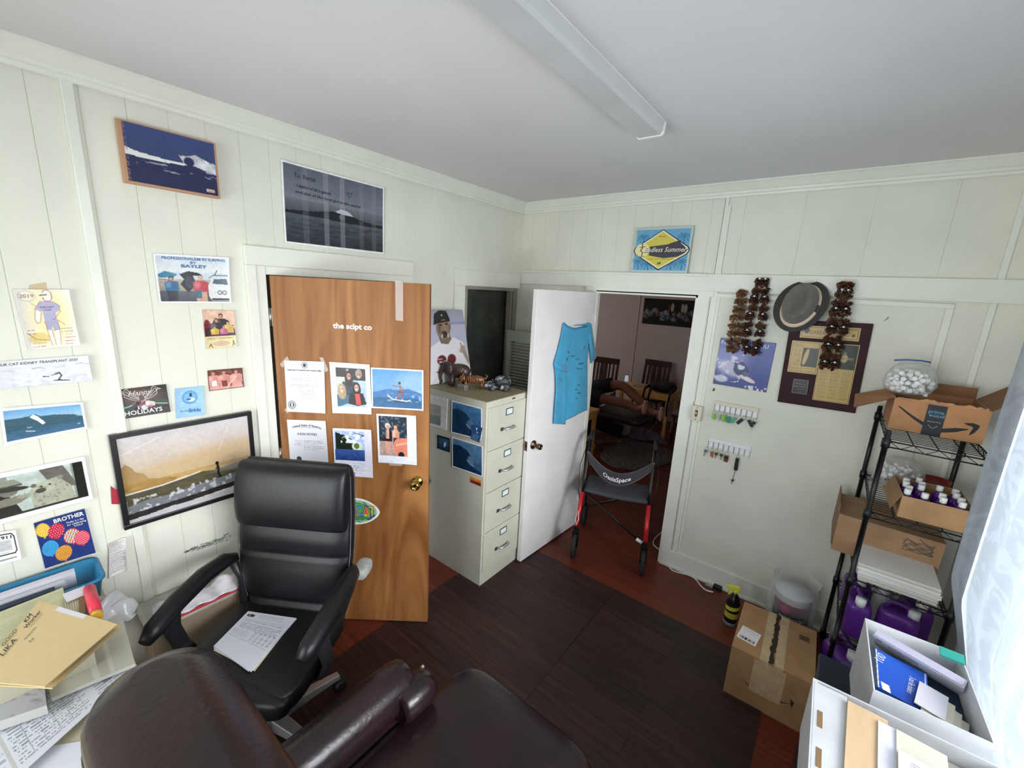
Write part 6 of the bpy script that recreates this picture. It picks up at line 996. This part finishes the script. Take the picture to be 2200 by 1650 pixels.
M_ = T(bx+.008, by+.10, bz+.225) @ RZ(rad(-22)) @ RX(rad(40)); mb = MB().color('c2c3c8').box(-.12, .12, -.0, .03, -.09, .015, M_); mb.color('c2bed2').box(-.116, .116, .004, .026, .015, .022, M_); add_print(mb, [M_ @ Vector(v) for v in ((-.12, -.0006, .015), (.12, -.0006, .015), (.12, -.0006, -.045), (-.12, -.0006, -.045))], p, [('ENVELOPES', .36, .4, .3, '5a5c66', {'w': .34})]); tag(mb.build('envelope_box', PAPER, recenter=True), 'long pale carton printed ENVELOPES along the back side of the banker box', 'envelopes')
tag(MB().color('2f9a8c').box(-.03, .03, -.018, .018, 0, .008, T(2.79, -1.13, .852) @ RX(.3)).build('teal_packet', PLAST, recenter=True), 'small teal packet on the corner rim of the banker box', 'packet')
# near document box
t = thing('document_box', 'white file box piled with letters, at the bottom right corner', 'box', (2.628, -1.765, .587), rad(1)); mb = MB(); open_box(mb, -.198, .205, -.20, .215, 0, .262, .005)
mb.box(-.205, -.198, -.2, .215, .06, .262); mb.build('box_body', WB, t)
MB().box(-.2, -.12, -.19, .2, .256, .2625).build('lid_flap', WB, t)
for y in (-.07, .06): MB().box(-.19, -.178, y-.03, y+.03, .2626, .2636).build('hand_slot', mat('slot_brown', '8a6c4a', .9), t)
bx, by, bz = t.location
tag(MB().color('b9b4a8').box(2.445, 2.82, -1.955, -1.56, .60, .80).build('paper_block', MATTE, recenter=True), 'mass of files filling the document box', 'papers')
def letter(name, label, x0_, y0_, w, h, z, rz, pic, texts=(), col='e4e3e0', th=.003): return onbox(None, name, label, 'paper', (x0_, y0_, z), w, h, th, (0, 0, rz), pic, texts, None, col)
letter('manila_envelope', 'tan envelope sticking up at the left of the document box', 2.545, -1.74, .09, .30, .858, rad(-2), (lambda p: p.noise(.06, 6, 6))(Pic(.09, .3, 30, 'd8b993')), col='caa87e', th=.006)
letter('white_envelope', 'crumpled white envelope beside the tan one in the document box', 2.60, -1.76, .07, .29, .862, rad(-3), (lambda p: p.noise(.08, 4, 12))(Pic(.07, .29, 30, 'dfe0ea')), th=.004)
letter('cream_folder', 'cream folder edge between envelopes and letter in the document box', 2.65, -1.77, .1, .3, .866, rad(-4), Pic(.1, .3, 20, 'dad6c6'), th=.004)
p = Pic(.2, .28, 60, 'e2e3e4'); p.rows(.4, .3, .9, .95, 26, '9a9ca0', 4); letter('form_page', 'printed form page lower in the document box', 2.70, -1.86, .2, .22, .869, rad(-3), p)
p = Pic(.28, .2, 170, 'e4e5ee'); p.rows(.1, .12, .9, .86, 19, '7f828e', 6, .8, .12); p.ell(.12, .92, .03, .02, '55565e')
o = onbox(None, 'typed_letter', 'typed white letter lying on top in the document box', 'paper', (2.725, -1.80, .874), .25, .19, .001, (0, 0, rad(-4)), p)
# ============================================================ CURTAIN
CUR = bpy.data.materials.new('sheer_curtain'); CUR.use_nodes = True; nt = CUR.node_tree; nt.nodes.clear(); N_ = nt.nodes; L_ = nt.links; o_ = N_.new('ShaderNodeOutputMaterial'); d1 = N_.new('ShaderNodeBsdfDiffuse'); t1 = N_.new('ShaderNodeBsdfTranslucent'); tr = N_.new('ShaderNodeBsdfTransparent'); m1 = N_.new('ShaderNodeMixShader'); m2 = N_.new('ShaderNodeMixShader')
d1.inputs[0].default_value = (.52, .57, .62, 1); t1.inputs[0].default_value = (.24, .28, .33, 1); m1.inputs[0].default_value = .5
tc = N_.new('ShaderNodeTexCoord'); nz = N_.new('ShaderNodeTexNoise'); nz.inputs['Scale'].default_value = 11; nz.inputs['Detail'].default_value = 2; nz.inputs['Distortion'].default_value = 1.6; L_.new(tc.outputs['Object'], nz.inputs[0]); r_ = N_.new('ShaderNodeMapRange'); r_.inputs[1].default_value = .46; r_.inputs[2].default_value = .56; r_.inputs[3].default_value = .34; r_.inputs[4].default_value = .24; L_.new(nz.outputs[0], r_.inputs[0])
bp = N_.new('ShaderNodeBump'); bp.inputs['Strength'].default_value = .5; bp.inputs['Distance'].default_value = .004; L_.new(nz.outputs[0], bp.inputs['Height']); L_.new(bp.outputs[0], d1.inputs['Normal'])
L_.new(d1.outputs[0], m1.inputs[1]); L_.new(t1.outputs[0], m1.inputs[2]); L_.new(r_.outputs[0], m2.inputs[0]); L_.new(m1.outputs[0], m2.inputs[1]); L_.new(tr.outputs[0], m2.inputs[2]); L_.new(m2.outputs[0], o_.inputs[0])
def curt(y0_, y1_, seed, xb, z0_=.5):
    r = random.Random(seed); A = [(r.uniform(14, 40), r.uniform(0, 6.3), r.uniform(.006, .014)) for _ in range(5)]
    def f(u, v):
        y = y0_+(y1_-y0_)*u; z = 2.42+(z0_-2.42)*v; w_ = sum(a*sin(k*(y+.03*sin(v*3+p))+p+v*1.2) for k, p, a in A); sw = .012*sin(v*pi)
        return (xb-sw*1.0+w_*(.6+.4*v)*(1-.8*min(1, max(0, (v-.74)*6)))+.07*min(1, max(0, (v-.74)*6)), y+.02*sin(v*4+seed)*v, z)
    return f
cf = curt(-.75, -2.1, 3, 2.822); o = MB().grid(cf, 130, 60).build('curtain', CUR, recenter=True); tag(o, 'sheer white patterned curtain hanging over the right window, nearest the rack', 'curtain', 'sheer window curtains')
cf = curt(-2.13, -3.45, 5, 2.86); o = MB().grid(cf, 120, 60).build('curtain', CUR, recenter=True); tag(o, 'second sheer curtain panel over the right window, behind the camera', 'curtain', 'sheer window curtains')
t = thing('curtain_rod', 'thin white rod carrying the sheer curtains', 'curtain rod', (2.90, -2.1, 2.43)); MB().tube([(0, -1.42, 0), (0, 1.40, 0)], .008, 10).build('rod', WP, t)
for y in (-1.4, 1.38): MB().tube([(.08, y, 0), (0, y, 0)], .006, 8).build('bracket', WP, t)
# ============================================================ BLACK OFFICE CHAIR
LE = mat('black_leather', '101114', .42, bump=.06, bs=90, spec=.4); PLB = mat('black_chair_plastic', '1d1e21', .45); LGT = mat('silver_chair_leg', 'b4b6b8', .35, .7); ST = mat('grey_stitch', '55585e', .7)
t = thing('office_chair', 'black leather high-back office chair with papers on its seat', 'office chair', (.61, -2.47, 0), rad(-146.5))
def ring_(w, d, z, y, n=44, e=.45, flat=.0):
    f = lambda t_, e_: math.copysign(abs(t_)**e_, t_); return [(w*f(cos(2*pi*k/n), e), y+d*f(sin(2*pi*k/n), e+.15)*(1 if sin(2*pi*k/n) > 0 else .8), z) for k in range(n)]
def back_y(z): return -.235-.13*(z-.5)
Z = [.47+.71*k/60 for k in range(61)]
def wback(z): return .205+.065*math.sin(min(1, (z-.47)/.32)*pi/2)-.012*max(0, (z-.95)/.25)
rings = []
for z in Z:
    u = (z-.47)/.71; d = .05
    for zc, a, s_ in ((.50, .012, .03), (.65, .018, .10), (.83, .012, .05)): d += a*math.exp(-((z-zc)/s_)**2)
    for sm_ in (.535, .76): d -= .014*math.exp(-((z-sm_)/.007)**2)
    endr = min(1, (1.18-z)/.05, (z-.465)/.03); k = math.sqrt(max(.02, 1-(1-min(1, endr))**2)); rings.append(ring_(wback(z)*(.9+.1*k), d*k, z, back_y(z)))
MB().loft(rings).build('backrest', LE, t)
hr = []
for k in range(25):
    a = -pi/2+pi*k/24; z = 1.03+.146*sin(a); c_ = max(.05, cos(a))**.55; hr.append(ring_(.262*(.93+.07*c_), .070*c_, z, back_y(z)+.032, e=.32))
MB().loft(hr).build('headrest', LE, t)
for s_ in (-1, 1):
    MB().tube([(s_*(wback(z)+.001), back_y(z)+.028, z) for z in [.52+.62*k/20 for k in range(21)]], .0022, 5).build('stitching', ST, t)
    MB().tube([(s_*(wback(z)+.002), back_y(z)-.012, z) for z in [.52+.62*k/20 for k in range(21)]], .0022, 5).build('stitching', ST, t)
MB().sell((0, -.01, .455), (.262, .26, .055), .35, .35, 40, 16).sell((0, .19, .452), (.25, .075, .056), .6, .4).build('seat', LE, t)
MB().box(-.2, .2, -.2, .2, .375, .4).box(-.06, .06, -.27, -.2, .36, .6).build('seat_plate', PLB, t, bevel=.01)
MB().sell((-.318, -.262, .69), (.035, .06, .03), .6, .6).build('arm_end', mat('worn_grey_plastic', '9c9c98', .5, var=.2, vs=20), t)
for s_ in (-1, 1):
    MB().tube([(s_*.285, -.24, .70), (s_*.302, -.19, .715), (s_*.312, -.08, .716), (s_*.312, .06, .70), (s_*.305, .17, .675), (s_*.3, .215, .655)], [.022, .034, .038, .038, .036, .022], 16, M=Matrix.Diagonal((1, 1, 1, 1))).build('armrest', LE, t)
    MB().loft([[(s_*x+dx, y+dy, z) for dx, dy in ((-.012, -w_), (.012, -w_), (.012, w_), (-.012, w_))] for x, y, z, w_ in ((.305, .11, .665, .05), (.315, .09, .6, .032), (.315, .06, .5, .03), (.28, .04, .42, .035), (.2, .03, .385, .035))], True, sm=False).build('arm_strut', PLB, t, bevel=.006)
    MB().tube([(s_*.29, -.22, .695), (s_*.27, -.24, .6), (s_*.23, -.2, .47)], [.02, .018, .02], 10).build('arm_strut', PLB, t)
MB().lathe([(.028, .1), (.028, .25), (.02, .25), (.02, .38)], 18).build('gas_column', PLB, t)
for k in range(5):
    a = 2*pi*k/5+.3; M_ = RZ(a); l_ = MB().loft([[(x, s1*w_, z) for s1, z in ((-1, z0_), (1, z0_), (.8, z1_), (-.8, z1_))] for x, w_, z0_, z1_ in ((.02, .035, .075, .13), (.18, .026, .075, .11), (.31, .02, .07, .092))], True, M_, sm=False).build('leg', LGT, t, bevel=.004)
    MB().lathe([(.012, -.028), (.027, -.026), (.029, -.01), (.022, 0), (.029, .01), (.027, .026), (.012, .028)], 18, M_ @ T(.31, 0, .029) @ RX(pi/2)).lathe([(.02, .05), (.022, .072)], 14, M_ @ T(.31, 0, 0)).build('caster', PLB, l_)
# papers on the seat
q = [F0(533, 1313, .522), F0(637, 1328, .522), F0(536, 1441, .522), F0(459, 1388, .522)]
p = Pic(.22, .28, 130, 'dfe0ea'); p.ell(.13, .1, .06, .035, '2a2a2e'); p.rect(.06, .07, .2, .13, '2a2a2e'); p.rect(.09, .085, .12, .115, 'dfe0ea'); p.rows(.3, .06, .8, .12, 4, '70727c', 3); p.rows(.1, .2, .92, .24, 2, '8a8c96', 4); p.rows(.1, .3, .95, .42, 5, '70727c', 5); p.rows(.06, .48, .4, .6, 6, '70727c', 6)
for u in (.5, .6, .7, .8, .9): p.rows(u, .44, u+.06, .62, 9, '70727c', int(u*10), .9, .2)
p.line([(.05, .64), (.95, .66)], .003, '8a8c96'); p.rows(.6, .7, .9, .71, 1, '70727c', 7)
cc_ = sum(q, Vector())/4
def block(q, z0_, z1_, mb, s_=1., rot=0.):
    P_ = [cc_+RZ(rot) @ ((v-cc_)*s_) for v in q]; mb.add([(v.x, v.y, z) for z in (z0_, z1_) for v in P_], [(3, 2, 1, 0), (4, 5, 6, 7), (0, 1, 5, 4), (1, 2, 6, 5), (2, 3, 7, 6), (3, 0, 4, 7)][::1])
mb = MB().color('c9bf98'); block(q, .5105, .5125, mb, 1.0, rad(5)); mb.color('dcdce4'); block(q, .5126, .5185, mb, 1.0, rad(1.5)); mb.color('d2d3dc'); block(q, .5186, .521, mb, 1.0, -rad(1)); add_print(mb, [q[0], q[1], q[2], q[3]], p); tag(mb.build('invoice_stack', PAPER, recenter=True), 'stack of printed invoices lying on the office chair seat', 'papers')
# ============================================================ BROWN ARMCHAIR (foreground)
BR = mat('oxblood_leather', '2a191c', .25, var=.25, vs=5, bump=.1, bs=70, spec=.5, col2='1f1718'); WEAR = mat('worn_trim', '9a8f78', .8, var=.3, vs=60)
t = thing('leather_armchair', 'dark brown leather armchair with rolled arms in the foreground', 'armchair', (1.6, -2.45, 0)); ox, oy = 1.6, -2.45
def rrect(a, b, yc, z, n=10, m=10):
    rd = min(a, b)*.92; P_ = []
    for i_, (cx_, cy_, a0) in enumerate(((a-rd, b-rd, 0), (-a+rd, b-rd, pi/2), (-a+rd, -b+rd, pi), (a-rd, -b+rd, 1.5*pi))):
        P_ += [(cx_+rd*cos(a0+pi/2*k/n), yc+cy_+rd*sin(a0+pi/2*k/n)+(.02*(1-(cx_/a)**2) if 0 else 0), z) for k in range(n+1)]
        nx_ = ((-a+rd, b-rd, pi/2), (-a+rd, -b+rd, pi), (a-rd, -b+rd, 1.5*pi), (a-rd, b-rd, 0))[i_]; e = Vector((nx_[0]+rd*cos(nx_[2]), yc+nx_[1]+rd*sin(nx_[2]), z)); s0 = Vector(P_[-1]); P_ += [tuple(s0.lerp(e, k/m)) for k in range(1, m)]
    return P_
bk = []
for k in range(31):
    u = k/30; z = .30+.835*u; kx = 1 if u < .9 else math.sqrt(max(.0, 1-((u-.9)/.1)**2)); wx = .43+.035*sin(min(1, u*1.1)*pi/2); y = -.40-.055*u; bk.append(rrect(wx*(.86+.14*kx), .13*(.3+.7*kx), y, z))
MB().loft(bk).build('backrest', BR, t)
# welt following the outer rear edge of the back
r0 = bk[26]; MB().tube([Vector(v)*1.0+Vector((0, 0, .004)) for v in r0], .0045, 6, True).build('piping', mat('welt_leather', '1c1213', .4), t)
MB().sell((0, .10, .385), (.32, .43, .095), .35, .3, 48, 18).build('seat', BR, t)
MB().tube([(-.305, .50, .405), (-.27, .522, .405), (0, .533, .405), (.27, .522, .405), (.305, .50, .405)], .005, 6).build('piping', mat('welt_leather'), t)
for s_ in (-1, 1):
    arm = MB(); rr = []
    for y, kk in ((-.40, .96), (-.3, 1), (-.1, 1), (.1, 1), (.19, .98), (.225, .85), (.235, .6)):
        rr.append([(s_*(.365)+.082*kk*cos(a), y, .555+.085*kk*sin(a)) for a in [2*pi*k/28 for k in range(28)]])
    arm.loft(rr); arm.box(s_*.365-.05, s_*.365+.05, -.38, .2, .12, .53); a_ = arm.build('armrest', BR, t)
    sc = []
    for k in range(30): a = 4.7*k/29; R_ = .056-.030*k/29; sc.append((s_*(.30-.0)+R_*cos(a+2.2)*1.0, .285, .535+R_*sin(a+2.2)))
    MB().tube(sc, .006, 6).build('nail_trim', WEAR, a_)
    MB().lathe([(.05, -.05), (.062, -.03), (.064, .06), (.055, .09), (.03, .095)], 24, T(s_*.30, .19, .535) @ RX(-pi/2)).build('scroll_end', BR, a_)
MB().box(-.4, .4, -.36, .4, .1, .31).build('base', BR, t, bevel=.02)
for sx in (-.36, .36):
    for sy in (-.32, .36): MB().lathe([(.018, 0), (.028, .1)], 12, T(sx, sy, 0)).build('leg', mat('dark_chair_wood'), t)
# ============================================================ DESK AND CLUTTER (bottom left)
DK = mat('cream_desk', 'cfc8a8', .5, var=.06)
t = thing('desk', 'cream desk in the bottom left corner, buried in papers', 'desk', (.5, -3.27, 0)); MB().box(-.49, .5, -.4, .405, .70, .725).build('desktop', DK, t, bevel=.003)
for x in (-.46, .47):
    for y in (-.37, .375): MB().box(x-.02, x+.02, y-.02, y+.02, 0, .70).build('leg', DK, t)
# blue bin
t = thing('blue_bin', 'long blue plastic bin of files against the left wall on the desk', 'bin', (.13, -3.17, .727)); PB = mat('blue_bin_plastic', '2a7ea8', .3, alpha=1); 
def rr_(hx_, hy_, z, rad__=.035, n=6):
    P_ = []
    for cx_, cy_, a0 in ((hx_-rad__, hy_-rad__, 0), (-hx_+rad__, hy_-rad__, pi/2), (-hx_+rad__, -hy_+rad__, pi), (hx_-rad__, -hy_+rad__, 1.5*pi)):
        P_ += [(cx_+rad__*cos(a0+pi/2*k/n), cy_+rad__*sin(a0+pi/2*k/n), z) for k in range(n+1)]
    return P_
MB().loft([rr_(.08, .29, .0), rr_(.095, .305, .098), rr_(.103, .313, .10), rr_(.103, .313, .108), rr_(.09, .30, .106), rr_(.076, .286, .004)], True).build('bin_body', PB, t)
bx, by, bz = t.location; r = random.Random(11)
for k, (dx, h_, c_, lb) in enumerate(((-.045, .105, 'd4d2dc', 'pale lilac papers standing in the blue bin, nearest the wall'), (-.015, .09, 'c2c6cc', 'grey papers standing in the middle of the blue bin'), (.02, .09, '2a3a4a', 'dark folder standing in the blue bin'), (.045, .08, 'b8bcc0', 'grey papers at the front of the blue bin'))):
    mb = MB(); mb.color(c_).box(-.011, .011, -.26, .24-.03*k, 0, h_, RY(rad(6))); tag(mb.build('file_papers', MATTE, loc=(bx+dx, by, bz+.008)), lb, 'papers')
PQ = lambda px, z: [F0(x, y, z) for x, y in px]
def slab(name, label, cat, px, z, th, pic=None, texts=(), col='e4e3df', m=None, dz=(0, 0, 0, 0)):
    q = [v+Vector((0, 0, d)) for v, d in zip(PQ(px, z), dz)]; mb = MB().color(col); b_ = [v-Vector((0, 0, th)) for v in q]; e = Vector((0, 0, .0004)); mb.add([v-e for v in q]+b_, [(3, 2, 1, 0), (4, 5, 6, 7), (0, 1, 5, 4), (1, 2, 6, 5), (2, 3, 7, 6), (3, 0, 4, 7)])
    if pic is None: pic = Pic(1, 1, 14, col)
    add_print(mb, q, pic, texts); return tag(mb.build(name, m or PAPER, recenter=True), label, cat)
def logsheet(n, seed):
    p = Pic(.45, .24, n, 'dfe3ea'); p.rows(.22, .2, .66, .9, 16, '5f6a74', seed, .75, .35); p.rect(.18, .1, .2, .95, 'b4b8a8', .6)
    for u in (.3, .38, .46, .54, .62): p.line([(u, .15), (u, .9)], .004, '9aa4ac')
    p.rows(.06, .15, .17, .9, 10, '8a939c', seed+1, .7, .4); p.rect(.78, .15, .84, .7, '9a9ea4'); p.rows(.72, .1, .97, .95, 14, '7f858e', seed+2, .8, .2); return p
slab('loose_page', 'white page under the log sheet at the bottom edge of the desk', 'paper', [(60, 1610), (190, 1590), (230, 1720), (60, 1760)], .727, .001, None, (), 'e2e4ee')
slab('log_sheet', 'printed log sheet filled with handwriting on the desk, lower left', 'paper', [(-120, 1570), (268, 1392), (293, 1438), (-40, 1740)], .745, .0015, logsheet(230, 3), (), 'e0e4ea')
slab('paper_tray', 'stacked translucent folders under the manila folder, right side', 'folders', [(60, 1330), (262, 1322), (290, 1425), (110, 1500)], .765, .012, (lambda p: (p.noise(.08, 5, 4), p.rect(.5, .3, .56, 1, 'ecebe4', .6), p.rect(.7, .5, .75, 1, 'ecebe4', .6))[0])(Pic(.4, .25, 50, 'c9c9bc')), (), 'c4c4b8')
slab('ruled_pad', 'grey papers and clippings under the left end of the manila folder', 'papers', [(-160, 1440), (95, 1472), (100, 1515), (-150, 1600)], .785, .03, (lambda p: p.noise(.5, 12, 8, None, 3, '6a6c70', .6))(Pic(.3, .1, 60, 'b9bbc0')), (), 'b4b4b2')
slab('index_cards', 'pale yellow ruled index cards beside the blue bin', 'papers', [(-40, 1330), (135, 1262), (150, 1320), (0, 1400)], .835, .09, (lambda p: p.rows(.0, .1, 1, .9, 12, 'aaa982', 3, .4, .1))(Pic(.3, .15, 60, 'cfcda6')), (), 'c9c79f')
slab('file_dividers', 'cream file dividers standing between yellow cards and the pink roll', 'papers', [(135, 1292), (176, 1270), (182, 1320), (145, 1330)], .84, .08, (lambda p: [p.rect(k/8, 0, k/8+.03, 1, 'a8a488') for k in range(8)] and p)(Pic(.12, .1, 40, 'd2ceb2')), (), 'c4bfa0')
slab('brown_strip', 'narrow brown cardboard strip left of the pink roll', 'cardboard', [(168, 1278), (185, 1272), (183, 1318), (170, 1320)], .845, .08, None, (), '8f744c')
slab('white_strip', 'white card strip bridging the blue bin and the pink roll', 'card', [(135, 1276), (182, 1258), (186, 1273), (142, 1290)], .855, .008, None, (), 'e4e3ec')
tag(MB().color('e03a50').tube([F0(192, 1264, .86), F0(199, 1290, .858), F0(206, 1318, .855)], .017, 14).color('d8a83a').tube([F0(206, 1319, .855), F0(208, 1326, .853)], .0175, 14).build('pink_roll', PLAST, recenter=True), 'bright pink red tube with yellow end on the desk clutter', 'tube')
# crumpled clear bag with papers
q = PQ([(205, 1268), (232, 1262), (258, 1290), (244, 1330), (215, 1325)], .80); c_ = sum(q, Vector())/5
mb = MB(); r = random.Random(2); mb.grid(lambda u, v: (c_.x+.12*(u-.5)+.01*sin(v*11+u*5), c_.y+.14*(v-.5)+.01*sin(u*13), .745+.085*sin(pi*min(1, max(0, u)))*sin(pi*v)**.5+.012*sin(u*17+v*9)), 20, 20); tag(mb.build('crumpled_bag', mat('milky_film', 'c9cace', .25, alpha=.8, bump=.4, bs=30), recenter=True), 'crumpled milky plastic bag at the right of the pink roll', 'plastic bag')
# folders
p = Pic(.45, .25, 150, 'dcc594'); p.noise(.04, 30, 20)
fq = [(85, 1290), (252, 1341), (96, 1475), (-60, 1462)]
slab('manila_folder', 'second manila folder just beneath the handwritten one', 'folder', [(100, 1300), (262, 1345), (112, 1478), (-40, 1470)], .855, .004, Pic(1, 1, 16, 'd6bf90'), (), 'cdb17e')
p.rect(.26, .0, .62, .07, 'e4e4ec')
o = slab('manila_folder', 'manila folder with handwriting on top of the desk clutter', 'folder', fq, .87, .003, p, [('KM', .035, .25, .06, '1e1c1a', {'rot': pi/2, 'shear': .2}), ('Worker', .10, .25, .055, '1e1c1a', {'rot': pi/2, 'shear': .2}), ('______', .12, .25, .05, '1e1c1a', {'rot': pi/2, 'w': .2}), ('Assignment', .21, .42, .03, '7a6e58', {'rot': pi/2, 'shear': .3, 'w': .17}), ('LIKA', .10, .62, .075, '2a2622', {'rot': pi/2, 'shear': .2}), ('GOOD', .02, .52, .05, '2a2622', {'rot': pi/2, 'shear': .2}), ('Pd', .3, .5, .04, '5a5040', {'rot': pi/2})], 'dcc594')
tag(MB().color('b9b6a8').box(.33, .60, -3.15, -2.905, .727, .744).color('a8a596').box(.34, .59, -3.14, -2.915, .744, .752).build('document_pile', MATTE, recenter=True), 'pile of documents on the desk under the translucent folders', 'papers')
tag(MB().color('bdb8a4').box(.44, .62, -3.16, -2.95, .7655, .85).build('paper_brick', MATTE, recenter=True), 'thick ream of paper holding up the manila folders', 'papers')
# white bench with wrapped papers, stool, torn box on floor
BN = mat('worn_white_plastic', 'b9b8b0', .5, var=.15, vs=6)
t = thing('bench', 'worn off-white plastic bench along the left wall behind the office chair', 'bench', (.115, -2.42, 0)); MB().box(-.11, .11, -.35, .40, .49, .525).build('top_panel', BN, t, bevel=.014)
MB().box(.085, .1, -.33, .38, .1, .49).box(-.1, .085, -.335, -.32, .0, .49).box(-.1, .085, .365, .38, .0, .49).build('side_panels', mat('tan_panel', '8a7a66', .7), t)
mb = MB(); mb.grid(lambda u, v: (.165+.085*v+.006*sin(u*30), -2.74+.42*u, .532+.05*(1-v)*(.7+.3*sin(u*22))+.012), 40, 8); o = mb.build('wrapped_papers', mat('shiny_wrap', 'cfcbd2', .12, var=.2, vs=24, bump=.3, bs=40), recenter=True, solid=.004); tag(o, 'clear-wrapped bundle lying on the bench beside the left chair arm', 'wrapped papers')
tag(MB().color('b43a3e').box(.235, .248, -2.72, -2.40, .527, .54).build('red_folder', MATTE, recenter=True), 'thin red edge of a folder below the wrapped bundle', 'folder')
t = thing('torn_box', 'torn open brown box on the floor between the desk and the office chair', 'cardboard box', (.34, -2.87, 0), rad(12)); mb = MB().color('8f7252'); 
mb.box(-.12, .12, -.02, .0, 0, .36).box(-.12, -.115, 0, .14, 0, .34).box(.115, .12, 0, .14, 0, .38).color('6f543c').box(-.115, .115, .135, .14, 0, .3); mb.build('carton', CARD, t)
